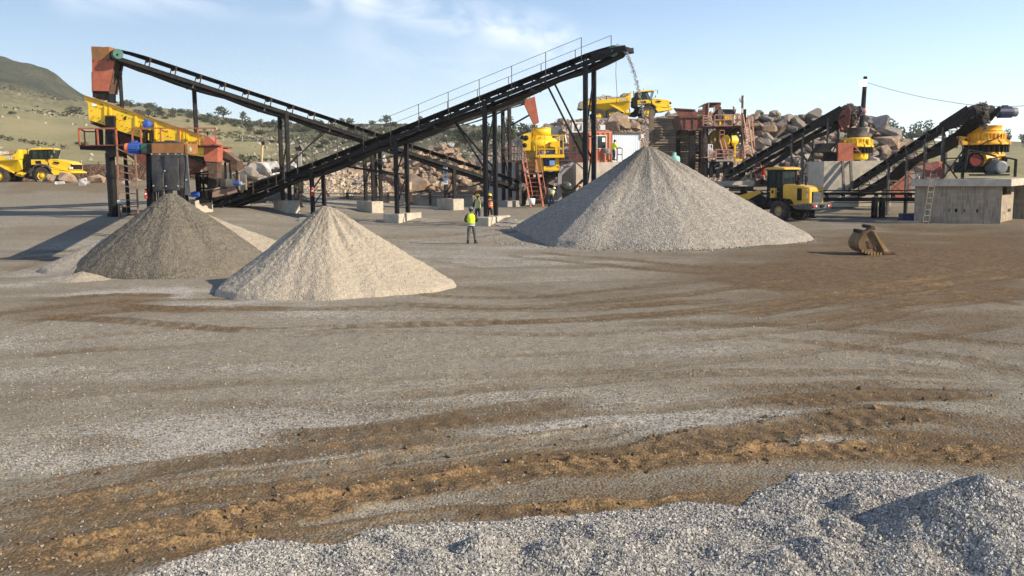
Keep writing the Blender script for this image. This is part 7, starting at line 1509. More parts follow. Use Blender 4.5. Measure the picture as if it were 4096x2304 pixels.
def person(label, loc, rz, pose, vest, sleeve, trousers, hat, hatkind='helmet', stripe=silver, scale=1.0, hem=None, group=None):
    t = thing('person', label, 'person', loc, rz, group); t.scale = (scale,) * 3; ORG[t.name] = Vector()
    J = dict(pel=(0, 0, .96), sp=(0, 0, 1.14), ch=(0, 0, 1.34), nk=(0, 0, 1.50), hb=(0, .015, 1.57), hd=(0, .02, 1.66), ht=(0, .015, 1.73),
             shL=(-.19, 0, 1.43), shR=(.19, 0, 1.43), elL=(-.27, .02, 1.16), elR=(.27, .02, 1.16), wrL=(-.24, .12, .92), wrR=(.24, .12, .92),
             hpL=(-.10, 0, .93), hpR=(.10, 0, .93), knL=(-.12, .03, .50), knR=(.12, .03, .50), anL=(-.14, -.01, .09), anR=(.14, -.01, .09), toL=(-.16, .15, .04), toR=(.16, .15, .04))
    J.update(pose); J = {k: Vector(v) for k, v in J.items()}
    V, E, Rd, ix = [], [], [], {}
    def vtx(k, r, p=None):
        ix[k] = len(V); V.append(J[k] if p is None else p); Rd.append(r)
    for k, r in (('pel', (.14, .10)), ('sp', (.13, .095)), ('ch', (.15, .10)), ('nk', .055), ('hb', .062), ('hd', (.078, .095)), ('ht', (.06, .075))): vtx(k, r)
    for a, b in (('pel', 'sp'), ('sp', 'ch'), ('ch', 'nk'), ('nk', 'hb'), ('hb', 'hd'), ('hd', 'ht')): E.append((ix[a], ix[b]))
    fw = (J['toL'] - J['anL'] + J['toR'] - J['anR']); fw.z = 0; fw.normalize(); hd = J['hd']; rt = Vector((fw.y, -fw.x, 0))
    def br(k, frm, p, r): vtx(k, r, p); E.append((ix[frm], ix[k]))
    br('nose', 'hd', hd + fw * .115 + Vector((0, 0, -.01)), .016); br('chin', 'hb', J['hb'] + fw * .075 + Vector((0, 0, .0)), .03); br('earL', 'hd', hd - rt * .088, .016); br('earR', 'hd', hd + rt * .088, .016)
    for s_, sg in (('L', -1), ('R', 1)):
        for k, r, fr_ in (('sh', .062, 'ch'), ('el', .042, 'sh'), ('wr', .028, 'el'), ('hp', .095, 'pel'), ('kn', .058, 'hp'), ('an', .042, 'kn'), ('to', .035, 'an')):
            fk = fr_ if fr_ in ix else fr_ + s_; vtx(k + s_, r); E.append((ix[fk], ix[k + s_]))
        d = (J['wr' + s_] - J['el' + s_]).normalized(); sd_ = d.cross(fw); sd_ = sd_.normalized() if sd_.length > .1 else Vector((sg, 0, 0)); pn = sd_.cross(d)
        w0 = J['wr' + s_]; vtx('pa' + s_, (.034, .018), w0 + d * .06); E.append((ix['wr' + s_], ix['pa' + s_]))
        for i, (o_, L_) in enumerate(((-.03, .066), (-.01, .076), (.011, .072), (.031, .056))):
            b0 = w0 + d * .095 + sd_ * o_; vtx('f%d%s' % (i, s_), .0095, b0); E.append((ix['pa' + s_], ix['f%d%s' % (i, s_)])); vtx('g%d%s' % (i, s_), .009, b0 + d * L_ * .55 + pn * .008); E.append((ix['f%d%s' % (i, s_)], ix['g%d%s' % (i, s_)]))
            vtx('h%d%s' % (i, s_), .0075, b0 + d * L_ * .9 + pn * .03); E.append((ix['g%d%s' % (i, s_)], ix['h%d%s' % (i, s_)]))
        b0 = w0 + d * .035 - sd_ * .035; vtx('t0' + s_, .011, b0); E.append((ix['pa' + s_], ix['t0' + s_])); vtx('t1' + s_, .0095, b0 + d * .04 - sd_ * .02 + pn * .015); E.append((ix['t0' + s_], ix['t1' + s_]))
    skinned('body', V, E, Rd, skin_m, t)
    # jacket: torso and sleeves
    ks = ['pel', 'sp', 'ch', 'nk', 'shL', 'shR', 'elL', 'elR', 'cuL', 'cuR']; JJ = dict(J); JJ['cuL'] = J['elL'].lerp(J['wrL'], .95); JJ['cuR'] = J['elR'].lerp(J['wrR'], .95); JJ['nk'] = J['ch'].lerp(J['nk'], .85); JJ['pel'] = J['pel'] + Vector((0, 0, -.03))
    rr_ = [(.165, .125), (.155, .118), (.172, .122), .066, .082, .082, .060, .060, .043, .043]; id_ = {k: i for i, k in enumerate(ks)}
    skinned('jacket', [JJ[k] for k in ks], [(id_[a], id_[b]) for a, b in (('pel', 'sp'), ('sp', 'ch'), ('ch', 'nk'), ('ch', 'shL'), ('ch', 'shR'), ('shL', 'elL'), ('shR', 'elR'), ('elL', 'cuL'), ('elR', 'cuR'))], rr_, sleeve, t)
    JJ['wa'] = J['pel'] + Vector((0, 0, .05)); ks = ['wa', 'pel', 'hpL', 'hpR', 'knL', 'knR', 'anL', 'anR']; id_ = {k: i for i, k in enumerate(ks)}; JJ['pel'] = J['pel']
    skinned('trousers', [JJ[k] for k in ks], [(id_[a], id_[b]) for a, b in (('wa', 'pel'), ('pel', 'hpL'), ('pel', 'hpR'), ('hpL', 'knL'), ('hpR', 'knR'), ('knL', 'anL'), ('knR', 'anR'))], [(.15, .11), (.155, .115), .118, .118, .078, .078, .06, .06], trousers, t)
    # vest: rings following the spine
    up = (J['ch'] - J['pel']).normalized(); sx = (J['shR'] - J['shL']).normalized(); fy = up.cross(sx)
    def ringpts(c_, rx, ry, n=18): return [c_ + sx * rx * math.cos(2 * math.pi * i / n) + fy * ry * math.sin(2 * math.pi * i / n) for i in range(n)]
    def tube_(rows, nm, mt, par=t):
        m = MB(); n = 18; vs = [p for c_, rx, ry in rows for p in ringpts(c_, rx, ry)]; m.add(vs, [(k * n + i, k * n + (i + 1) % n, (k + 1) * n + (i + 1) % n, (k + 1) * n + i) for k in range(len(rows) - 1) for i in range(n)], True)
        o = m.build(nm, mt, par); q = o.modifiers.new('thick', 'SOLIDIFY'); q.thickness = .012; return o
    def sp_(f_): return J['pel'].lerp(J['sp'], f_ / .45) if f_ < .45 else (J['sp'].lerp(J['ch'], (f_ - .45) / .5) if f_ < .95 else J['ch'].lerp(J['nk'], (f_ - .95) / .38))
    if vest is not None:
        o = tube_([(sp_(-.06 if hem is None else .12), .195, .155), (sp_(.2), .188, .15), (sp_(.5), .195, .155), (sp_(.85), .215, .155), (sp_(1.08), .205, .14), (sp_(1.22), .14, .105), (sp_(1.30), .085, .085)], 'vest', vest)
        if stripe:
            for f0 in (.22, .5): tube_([(sp_(f0), .205, .166), (sp_(f0 + .10), .206, .167)], 'reflective_stripe', stripe, o)
            m = MB()
            for s_ in (-1, 1): m.bar(sp_(.55) + sx * s_ * .11 - fy * .165, sp_(1.15) + sx * s_ * .11 - fy * .14, .045, .012, fy); m.bar(sp_(.55) + sx * s_ * .11 + fy * .165, sp_(1.15) + sx * s_ * .11 + fy * .14, .045, .012, fy)
            m.build('reflective_stripe', stripe, o)
        if hem: tube_([(sp_(-.02), .192, .152), (sp_(.13), .2, .158)], 'jacket_band', hem[0]); tube_([(sp_(.03), .203, .163), (sp_(.085), .205, .164)], 'white_band', whitec); tube_([(sp_(-.16), .182, .142), (sp_(-.02), .186, .147)], 'shirt_tail', whitec)
    hc = J['hd'] + Vector((0, 0, .045)); m = MB()
    if hatkind == 'helmet':
        m.lathe(hc, [(.132, -.01), (.128, .03), (.108, .085), (.06, .118), (0, .128)], n=22); m.bar(hc + Vector((0, 0, .06)) - fw * .09, hc + Vector((0, 0, .06)) + fw * .09, .03, .14); m.lathe(hc + fw * .03, [(.128, -.012), (.158, -.02), (.158, -.01), (.128, .0)], n=22); m.build('helmet', hat, t)
    elif hatkind == 'cap':
        m.lathe(hc, [(.102, -.02), (.1, .03), (.08, .075), (.04, .09), (0, .095)], n=20); m.prism([hc + rt * .07 + fw * .08 + Vector((0, 0, -.01)), hc - rt * .07 + fw * .08 + Vector((0, 0, -.01)), hc - rt * .05 + fw * .19 + Vector((0, 0, -.03)), hc + rt * .05 + fw * .19 + Vector((0, 0, -.03))], (0, 0, .012)); m.build('cap', hat, t)
    m = MB(); m.lathe(J['hd'] + Vector((0, 0, .0)) - fw * .012, [(.088, -.06), (.098, -.02), (.099, .03), (.09, .06)], n=18); m.build('hair', hairm, t)
    for s_ in 'LR':
        a = J['an' + s_]; b = J['to' + s_]; m = MB(); z0 = min(a.z, b.z) - .045
        m.tube([a + Vector((0, 0, .12)), a + Vector((0, 0, .03)), a + (b - a) * .1 - Vector((0, 0, .03))], [.062, .062, .06], 10); e = (b - a); e.z = 0; e.normalize(); m.tube([a - e * .06 + Vector((0, 0, -.035)), a + e * .05 + Vector((0, 0, -.03)), b + e * .03 + Vector((0, 0, .0))], [.05, .056, .046], 10); m.build('boot', blackc, t)
    return t
g_ = G(1886, 976)
person('worker seen from behind in the open yard, lime vest, grey trousers and elbows bent', tuple(g_), R(4), dict(elL=(-.31, -.03, 1.15), elR=(.31, -.03, 1.15), wrL=(-.12, .17, 1.06), wrR=(.12, .17, 1.06), anL=(-.17, -.02, .09), anR=(.19, -.02, .09), toL=(-.19, .14, .04), toR=(.28, .11, .04), knL=(-.13, .02, .5), knR=(.16, .02, .5)), lime, blackc, greyc, M('dark_helmet', (.05, .075, .07), .25, dust=.25, dcol=(.5, .5, .5)), hem=(navy,), stripe=None, scale=1.0)
q = P(1912, 897, 57.5)
person('worker in yellow helmet and pale lime vest standing behind the nearest worker', (q.x, 57.5, gz(q.x, 57.5)), R(25), dict(wrL=(-.2, .2, 1.0), wrR=(.16, .2, 1.02)), palelime, blackc, navy, M('yellow_helmet', (.85, .62, .02), .35, dust=.05), scale=1.0)
q = P(1960, 895, 58.2)
person('worker in orange vest and yellow helmet half hidden by the black conveyor legs', (q.x, 58.2, gz(q.x, 58.2)), R(-15), dict(elR=(.3, .05, 1.17), wrR=(.22, .2, 1.1)), orhiv, blackc, blackc, bpy.data.materials['yellow_helmet'], scale=1.0)
q = P(2206, 822, 75.5)
person('stooping worker in lime vest and blue trousers beside the red stair ladder', (q.x, 75.5, gz(q.x, 75.5)), R(-35), dict(sp=(0, .06, 1.12), ch=(-.02, .24, 1.26), nk=(-.03, .36, 1.34), hb=(-.03, .41, 1.38), hd=(-.03, .46, 1.43), ht=(-.03, .50, 1.49), shL=(-.2, .27, 1.30), shR=(.17, .27, 1.30), elL=(-.22, .38, 1.05), elR=(.2, .4, 1.05), wrL=(-.16, .5, .88), wrR=(.16, .52, .9), anL=(-.16, -.12, .09), toL=(-.17, .04, .04), anR=(.18, .12, .09), toR=(.2, .28, .04)), palelime, navy, navy, M('white_helmet', (.75, .75, .7), .35, dust=.1), scale=1.0)
q = Z('C', 792, 1322, 80.0)
person('worker in dark cap, lime shirt and blue trousers on the container walkway', tuple(q), R(-70), dict(elR=(.26, .12, 1.2), wrR=(.18, .36, 1.14), elL=(-.24, .1, 1.18), wrL=(-.16, .34, 1.1), hb=(0, .05, 1.56), hd=(0, .08, 1.64), ht=(0, .09, 1.71)), lime, lime, navy, blackc, 'cap', stripe=None)
q = Z('D', 965, 592, 87.6)
person('worker in cream overalls beside the red cabin on the jaw-crusher deck', tuple(q), R(-60), dict(wrR=(.2, .32, 1.1), elR=(.27, .12, 1.15)), cream, cream, cream, M('cream_helmet', (.7, .6, .4), .4), stripe=None)
q = Z('D', 1232, 592, 88.2)
person('worker in white helmet and dark jacket on the jaw-crusher deck, nearer the disc pole', tuple(q), R(60), dict(wrL=(-.2, .32, 1.1), elL=(-.27, .12, 1.15)), None, blackc, cream, bpy.data.materials['white_helmet'])
q = P(2320, 820, 74.5)
person('worker in orange helmet just showing over the left flank of the grey cone', (q.x, 74.5, gz(q.x, 74.5)), R(90), dict(), orhiv, orhiv, navy, M('orange_helmet', (.8, .22, .03), .4))
# the trucks
tr = dump_truck(); tr['group'] = 'yellow articulated dump trucks'; tr2 = copy_tree(tr)
SIT = dict(pel=(0, 0, .5), sp=(0, -.02, .68), ch=(0, -.02, .88), nk=(0, -.01, 1.04), hb=(0, .015, 1.11), hd=(0, .02, 1.2), ht=(0, .015, 1.27), shL=(-.19, 0, .97), shR=(.19, 0, .97), elL=(-.26, .14, .76), elR=(.26, .14, .76), wrL=(-.17, .38, .82), wrR=(.17, .38, .82), hpL=(-.1, .02, .48), hpR=(.1, .02, .48), knL=(-.13, .42, .5), knR=(.13, .42, .5), anL=(-.14, .45, .1), anR=(.14, .45, .1), toL=(-.14, .6, .05), toR=(.14, .6, .05))
def place_truck(o, cpx, cpy, d, sc_, pitch, label, dlabel):
    q = P(cpx, cpy, d); o.scale = (sc_,) * 3; o.rotation_euler = (0, -pitch, 0); rot = Matrix.Rotation(-pitch, 3, 'Y'); o.location = q - rot @ (Vector((0, -1.55, .9)) * sc_); o['label'] = label
    p = o.location + rot @ (Vector((-.72, 0, 2.52)) * sc_)
    person(dlabel, tuple(p - Vector((0, 0, .1))), R(-90), SIT, lime, navy, navy, bpy.data.materials['yellow_helmet'], 'helmet', scale=.88)
place_truck(tr, 2593, 451, 103.0, .9, R(3.6), 'loaded yellow dump truck up on the tip bank under the falling stone', 'driver in lime vest in the cab of the dump truck on the tip bank')
place_truck(tr2, 166, 703, 84.0, .9, 0, 'loaded yellow dump truck down on the yard before the grassy hill', 'driver in lime vest in the cab of the dump truck before the grassy hill')
# ------------------------------------------------------------------ wheel loader (nose along +x), bent in the middle
ld = thing('wheel_loader', 'dusty yellow wheel loader turning away behind the big grey cone', 'wheel loader')
ly = loader_yellow
AR = Matrix.Translation((1.4, 0, 0)) @ Matrix.Rotation(R(34), 4, 'Z')
for s_ in (-1, 1): wheel(ld, (0, s_ * .92, .68), .68, .46, M('dusty_rim', (.42, .30, .12), .7, dust=.4) if s_ < 0 else bpy.data.materials['dusty_rim'], 22, .44)
fx_ = []
for s_ in (-1, 1):
    o = wheel(ld, (1.45, s_ * .92, .68), .68, .46, bpy.data.materials['dusty_rim'], 22, .44); fx_.append(o)
m = MB(); m.prism([(-2.0, -.70, 1.02), (-1.98, -.70, 2.12), (-1.5, -.70, 2.22), (-.1, -.70, 2.34), (.05, -.70, 2.25), (.05, -.70, 1.45), (-.3, -.70, 1.02)], (0, 1.4, 0)); hood = m.build('hood', ly, ld, .05)
m = MB(); m.box((-2.02, 0, 1.52), (.05, .9, .74)); gr = m.build('grille', blackp, hood)
m = MB(); [m.box((-2.055, 0, 1.15 + i * .075), (.03, .86, .028)) for i in range(10)]; m.build('grille_bars', steel, gr)
m = MB(); m.box((-1.25, .715, 1.72), (.32, .04, .75)); m.box((-1.25, -.715, 1.72), (.32, .04, .75)); m.build('side_vent', blackp, hood)
m = MB(); [m.box((-1.85, .72, z), (.08, .03, .08)) for z in (2.0, 1.7, 1.55)]; m.build('badge', white, hood)
m = MB(); m.prism([(-2.35, -.98, .80), (-2.42, -.98, 1.22), (-1.25, -.98, 1.12), (-.9, -.98, .95), (-1.2, -.98, .80)], (0, 1.96, 0)); cw = m.build('counterweight', M('loader_dark_grey', (.05, .055, .06), .6, dust=.3), ld, .05)
for s_ in (-1, 1): m = MB(); m.box((-2.43, s_ * .78, 1.02), (.05, .2, .12)); m.build('tail_light', redbright, cw); m = MB(); m.box((-2.435, s_ * .60, 1.02), (.04, .1, .1)); m.build('reflector', white, cw)
m = MB(); m.box((-2.44, 0, 1.02), (.06, .3, .14)); m.build('tow_hitch', blackp, cw)
m = MB(); m.box((-.4, 0, .95), (2.2, .9, .5)); m.cyl((0, -.85, .68), (0, .85, .68), .18, n=12); m.prism([(.0, -.8, 1.0), (1.2, -.55, .9), (1.4, -.3, .7), (1.4, -.3, 1.3), (.9, -.7, 1.5), (0, -.8, 1.5)], (0, 1.5, 0)); m.build('chassis', blackp, ld)
for s_ in (-1, 1): m = MB(); m.prism([(-.85, s_ * .9 - .25, 1.12), (-.6, s_ * .9 - .25, 1.42), (.45, s_ * .9 - .25, 1.50), (.75, s_ * .9 - .25, 1.35), (.72, s_ * .9 - .25, 1.30), (.42, s_ * .9 - .25, 1.44), (-.56, s_ * .9 - .25, 1.36)], (0, .5, 0)); m.build('mudguard', blackp, ld)
m = MB(); m.box((.62, .86, 1.78), (.36, .24, .62)); m.build('step_box', ly, ld, .02); m = MB(); m.box((.6, .99, 1.86), (.15, .02, .2)); m.build('hatch', blackp, ld)
m = MB()
for x, y in ((.10, -.66), (.10, .66), (1.3, -.62), (1.3, .62), (.62, .68), (.62, -.68)): m.bar((x, y, 1.45), (x - (.05 if x > 1 else 0), y, 3.22), .085)
for y in (-.66, .66): m.bar((.1, y, 3.2), (1.28, y, 3.2), .09); m.bar((.1, y, 1.98), (1.3, y, 1.98), .07)
m.bar((.1, -.66, 2.32), (.1, .66, 2.32), .08); m.build('cab_frame', blackp, ld); MB().box((.7, 0, 1.6), (1.25, 1.3, .5)).build('cab_base', blackp, ld)
m = MB()
for y in (-.66, .66): m.prism([(.14, y, 2.0), (1.28, y, 2.0), (1.24, y, 3.16), (.14, y, 3.16)], (0, .015, 0))
m.prism([(.1, -.62, 2.36), (.1, .62, 2.36), (.1, .62, 3.16), (.1, -.62, 3.16)], (.015, 0, 0)); m.prism([(1.3, -.6, 1.9), (1.3, .6, 1.9), (1.26, .6, 3.16), (1.26, -.6, 3.16)], (.015, 0, 0)); m.build('cab_glass', cabglass, ld)
m = MB(); m.prism([(-.22, -.82, 3.24), (-.1, -.82, 3.36), (.5, -.82, 3.42), (1.3, -.82, 3.38), (1.55, -.82, 3.26)], (0, 1.64, 0)); m.build('cab_roof', ly, ld, .04)
m = MB(); m.box((.55, 0, 2.0), (.45, .5, .2)); m.box((.36, 0, 2.35), (.14, .48, .7)); m.build('seat', blackp, ld); m = MB(); m.lathe((1.0, 0, 2.28), [(.17, 0), (.19, .02), (.17, .04)], (-.4, 0, 1), 18); m.bar((1.15, 0, 1.9), (1.0, 0, 2.28), .05); m.build('steering_wheel', blackp, ld)
m = MB(); m.cyl((-.9, -.35, 2.25), (-.9, -.35, 2.85), .06, n=10); m.build('exhaust_pipe', blackp, ld); MB().cyl((-.75, .2, 2.3), (-.75, .2, 2.55), .16, n=14).build('air_intake', blackp, ld)
m = MB(); m.bar((.05, -.7, 2.5), (-.4, -1.05, 2.55), .03); m.box((-.42, -1.06, 2.6), (.04, .2, .3)); m.bar((1.3, .66, 2.5), (1.45, 1.0, 2.6), .03); m.box((1.45, 1.02, 2.55), (.04, .2, .32)); m.build('mirror', blackp, ld)
fr_ = []
m = MB(); m.prism([(.15, -.38, .75), (.1, -.38, 1.3), (.9, -.38, 1.75), (1.35, -.38, 1.65), (1.75, -.38, .9), (1.4, -.38, .6)], (0, .76, 0)); m.cyl((1.45, -.85, .68), (1.45, .85, .68), .16, n=12); fr_.append(m.build('front_frame', blackp, ld))
for s_ in (-1, 1): m = MB(); m.prism([(.65, s_ * .42 - .06, 1.78), (.85, s_ * .42 - .06, 1.95), (2.0, s_ * .42 - .06, 1.62), (3.0, s_ * .42 - .06, 1.0), (2.9, s_ * .42 - .06, .78), (1.7, s_ * .42 - .06, 1.2)], (0, .12, 0)); fr_.append(m.build('lift_arm', ly, ld))
m = MB(); m.prism([(1.5, -.09, 1.6), (1.75, -.09, 2.15), (2.05, -.09, 2.1), (2.0, -.09, 1.5)], (0, .18, 0)); m.bar((.6, 0, 1.75), (1.7, 0, 2.05), .13); m.bar((2.0, 0, 1.6), (2.9, 0, 1.3), .09); m.cyl((.9, -.3, 1.2), (2.0, -.3, 1.3), .06, n=8); m.build('tilt_linkage', blackd, ld); fr_.append(bpy.context.scene.collection.objects[-1] if False else ld.children[-1])
fr_.append(None)
sec = [(2.95, 2.05), (2.85, 1.5), (2.95, 1.0), (3.3, .8), (3.75, .82), (4.1, .95)]; m = MB()
vs = [(x, y, z) for x, z in sec for y in (-1.28, 1.28)]; m.add(vs, [(2 * i, 2 * i + 1, 2 * i + 3, 2 * i + 2) for i in range(len(sec) - 1)])
for y in (-1.28, 1.28): m.prism([(x, y, z) for x, z in sec], (0, .03 if y > 0 else -.03, 0))
bk = m.build('bucket', M('worn_bucket_yellow', (.62, .42, .14), .6, dust=.3), ld); md = bk.modifiers.new('thick', 'SOLIDIFY'); md.thickness = .04
m = MB(); [m.prism([(2.93, y - .03, 2.06), (2.84, y - .03, 1.5), (2.6, y - .03, 1.3), (2.75, y - .03, 1.75)], (0, .06, 0)) for y in (-.9, -.42, 0, .42, .9)]; lug_ = m.build('bucket_bracket', blackd, bk)
m = MB(); [m.box((4.15, y, .95), (.22, .1, .06)) for y in np.linspace(-1.15, 1.15, 7)]; m.build('teeth', blackd, bk)
fr_ = [o for o in fr_ if o] + [bk] + fx_
for o in ld.children:
    if o.name.startswith('tilt_linkage') and o not in fr_: fr_.append(o)
for o in set(fr_): o.matrix_basis = AR
g1 = G(3158, 884); ld.location = g1; ld.scale = (1.05,) * 3; ld.rotation_euler = (0, 0, R(125))
# ------------------------------------------------------------------ digger bucket lying in the yard
DB = 38.6
eb = thing('excavator_bucket', 'rusty yellow digger bucket lying alone on the brown ground', 'excavator bucket', tuple(G(*px('l', 1920, 1178))))
by = M('rusty_bucket_yellow', (.175, .115, .055), .85, dust=.4, var=.5, dcol=(.2, .12, .06)); by2 = M('bucket_edge_yellow', (.27, .165, .055), .8, dust=.35)
prof = [(1745, 925), (1705, 985), (1676, 1045), (1680, 1105), (1715, 1150), (1765, 1175), (1860, 1183), (2120, 1183)]
DBY = eb.location.y - .55
for dy in (0, 1.1): MB().poly('l', [(1800, 900), (1745, 930), (1710, 985), (1682, 1045), (1690, 1105), (1722, 1148), (1770, 1172), (1900, 1178), (2110, 1180), (2070, 1145), (1990, 1090), (1885, 885)], DBY + dy, .04).build('side_plate', by, eb)
m = MB(); vs = []
for u, v in prof: p = Z('l', u, v, DBY); vs += [p + Vector((0, .02, 0)), p + Vector((0, 1.12, 0))]
m.add(vs, [(2 * i, 2 * i + 1, 2 * i + 3, 2 * i + 2) for i in range(len(prof) - 1)]); o = m.build('shell', by, eb); md = o.modifiers.new('thick', 'SOLIDIFY'); md.thickness = .04
MB().poly('l', [(1885, 885), (1850, 890), (2010, 1160), (2070, 1148), (2020, 1085), (1990, 1090)], DBY - .06, .07).build('side_cutter', M('sandy_plate', (.26, .19, .12), .85, dust=.3), eb); MB().poly('l', [(1870, 890), (1920, 990), (1925, 1000), (2005, 1150), (2025, 1090), (1990, 1050), (1893, 890)], DBY - .1, .05).build('wear_plate', by2, eb)
m = MB()
for i in range(5):
    y = DBY + .02 + i * .27; p = Z('l', 2100, 1172, DBY); q = Z('l', 2182, 1186, DBY); m.prism([Vector((p.x, y, p.z + .06)), Vector((q.x, y, q.z)), Vector((p.x, y, p.z - .05)), Vector((p.x - .12, y, p.z - .05)), Vector((p.x - .12, y, p.z + .07))], (0, .11, 0))
m.build('teeth', rustdk, eb)
m = MB()
for dy in (.3, .75): m.poly('l', [(1815, 830), (1880, 825), (1895, 870), (1880, 930), (1760, 940), (1720, 920), (1718, 890), (1770, 880)], DBY + dy, .06)
m.build('hinge_ear', rustdk, eb); m = MB()
for u, v in ((1850, 845), (1738, 903)): p = Z('l', u, v, DBY); m.cyl(p + Vector((0, .22, 0)), p + Vector((0, .9, 0)), .075, n=14)
m.build('hinge_pin', blackd, eb)
m = MB()
for i in range(7): u = 1725 + i * 38; v = 1130 + min(i, 3) * 12; m.rect('l', u, v, u + 24, v + 34, DBY - .05, .06)
m.build('wear_button', by2, eb); m = MB(); m.poly('l', [(1790, 1020), (1835, 1010), (1840, 1060), (1800, 1055)], DBY - .03, .03); m.poly('l', [(1800, 1070), (1855, 1065), (1862, 1110), (1815, 1112)], DBY - .03, .03); m.poly('l', [(1880, 1095), (1930, 1085), (1945, 1130), (1890, 1140)], DBY - .03, .03); m.build('wear_plate', rustdk, eb)
# ------------------------------------------------------------------ lamp poles, cable, low wall, fence, earth bank
lp = thing('lamp_post', 'leaning black pole with a bright white floodlight above the boulder heap', 'lamp post', tuple(P(3448, 700, 82)))
a, b = Z('e', 400, 14, 80), Z('e', 372, 400, 80); MB().tube([a, b, Vector((b.x - .6, b.y, .5))], [.16, .22, .25], 10).build('pole', blackd, lp)
def lamp_mat():
    m, n, l, b_ = nt('emissive_floodlight'); b_.inputs['Base Color'].default_value = (.9, .9, .88, 1); b_.inputs['Emission Color'].default_value = (1, 1, .97, 1); b_.inputs['Emission Strength'].default_value = 1.6; return m  # white floodlight body with mild emission of its own
m = MB(); q = Z('e', 376, 80, 79.6); m.box(q, (.62, .15, .46)); m.box(q + Vector((.2, .1, .04)), (.3, .2, .56)); m.build('floodlight', lamp_mat(), lp, .05)
ca = thing('overhead_cable', 'thin sagging cable from the leaning lamp pole towards the orange-yellow crusher', 'cable', tuple(Z('e', 900, 200, 75)))
pts = []
A_, B_ = Z('e', 412, 72, 80), Z('e', 1990, 300, 52)
for i in range(21): f_ = i / 20; p = A_.lerp(B_, f_); pts.append(p)
def cabpt(u, d): 
    v = float(np.interp(u, [412, 600, 800, 1000, 1200, 1320, 1500, 1740, 1932, 2100], [72, 128, 180, 225, 258, 277, 296, 304, 299, 285])); return Z('e', u, v, d)
MB().tube([cabpt(u, 80 - (u - 412) / 1700 * 22) for u in np.linspace(412, 2100, 26)], .02, 5).build('cable', greyst, ca)
yp = thing('lamp_post', 'thin yellow pole with a small lamp on the far grass', 'lamp post', tuple(Z('A', 1118, 640, 100)))
m = MB(); m.cyl(Z('A', 1112, 660, 100), Z('A', 1126, 318, 100), .13, n=8); m.build('pole', M('cream_pole', (.55, .42, .2), .7), yp); m = MB(); m.rect('A', 1112, 280, 1145, 318, 99.8, .4); m.build('lamp', blackd, yp)
fp = thing('flood_lamp_post', 'stout grey post with a tilted black solar floodlight panel', 'lamp post', tuple(Z('A', 1620, 960, 82)))
m = MB(); m.post('A', 1622, 430, 960, 82, .42); m.build('post', blackd, fp); m = MB(); m.post('A', 1614, 400, 640, 81.7, .3); m.build('sleeve', concgrey, fp); m = MB(); m.prism([Z('A', 1538, 347, 81.5), Z('A', 1620, 343, 81.5), Z('A', 1638, 395, 81.2), Z('A', 1560, 400, 81.2)], (0, .12, 0)); m.bar(Z('A', 1605, 330, 81.6), Z('A', 1610, 400, 81.6), .12); m.build('panel', blackp, fp)
lwl = thing('low_wall', 'long low concrete wall with pipe rail and short posts across the back yard', 'low wall', tuple(P(1400, 800, 82)))
def lowz(x): return gz(x, 82)
a, b = P(930, 790, 82), P(1890, 780, 82); m = MB(); za = P(1400, 783, 82).z
m.bx((a.x, 82, .3), (b.x, 82.3, za)); m.build('wall', conc, lwl); m = MB(); m.bar((a.x, 81.7, P(1400, 773, 82).z), (b.x, 81.7, P(1400, 773, 82).z), .12); m.bar((a.x, 81.8, P(1400, 790, 82).z), (b.x, 81.8, P(1400, 790, 82).z), .07); m.build('pipe_rail', M('dusty_pipe', (.2, .165, .125), .8, dust=.4), lwl)
for u in (215, 460, 980, 1275, 1520, -560, -120, 1760):
    q = Z('B', u, 1010, 82); m = MB(); m.bx((q.x - .12, 81.55, .4), (q.x + .12, 81.68, P(1400, 770, 82).z)); m.build('post', rustdk, lwl)
m = MB(); m.rect('A', 1262, 976, 1343, 1060, 80.5, .4); setp(m.build('crate', greyst), 'small grey crate against the low concrete wall', 'crate')
m = MB(); m.rect('A', 1610, 960, 1705, 1058, 80.0, .5); setp(m.build('crate', M('sandy_crate', (.3, .24, .17), .9), None, .02), 'tan crate at the foot of the flood-lamp post', 'crate')
# earth bank and wire fence at the left
nx, ny = 200, 26; bx0, bx1 = P(-900, 700, 96).x, P(1120, 700, 96).x; xs = np.linspace(bx0, bx1, nx); V = np.zeros((ny, nx, 3))
for i in range(ny):
    f_ = i / (ny - 1); y = 91 + 18 * f_; V[i, :, 0] = xs; V[i, :, 1] = y
    hgt = ss(0, .16, f_) * 1.75; base = ground_z(xs, np.full(nx, 90.0)) - .25
    V[i, :, 2] = base + hgt * ss(bx1, bx1 - 7, xs) + (fbm(xs, np.full(nx, y), .6, 4, 3) - .5) * .5 * ss(0, .16, f_)
V[:, :, 1] += (fbm(V[..., 0], V[..., 2], 1.0, 4, 8) - .5) * .8
setp(npmesh('earth_bank', V.reshape(-1, 3), gridfaces(ny, nx), MG('red_brown_earth', (.07, .042, .027), (.17, .105, .068), .25, .5, (.15, .09, .055), 1.0, .4, .4), False), kind='structure')
wf = thing('wire_fence', 'thin wire fence with pale posts along the foot of the grassy hill', 'fence', tuple(P(400, 690, 108)))
for i, x in enumerate(list(range(-420, 1120, 68))):
    p = P(x, 690, 108); zz_ = P(x, 686, 108).z; m = MB(); m.cyl((p.x, 108, zz_ - .5), (p.x, 108, zz_ + (1.25 if i % 2 else 1.1)), .07, n=6); m.build('post', conc if i % 2 else greyst, wf)
m = MB()
for dz in (.5, .8, 1.1): m.bar((P(-420, 690, 108).x, 107.9, P(-420, 686, 108).z + dz), (P(1052, 690, 108).x, 107.9, P(1052, 686, 108).z + dz), .025)
m.build('wire', greyst, wf)
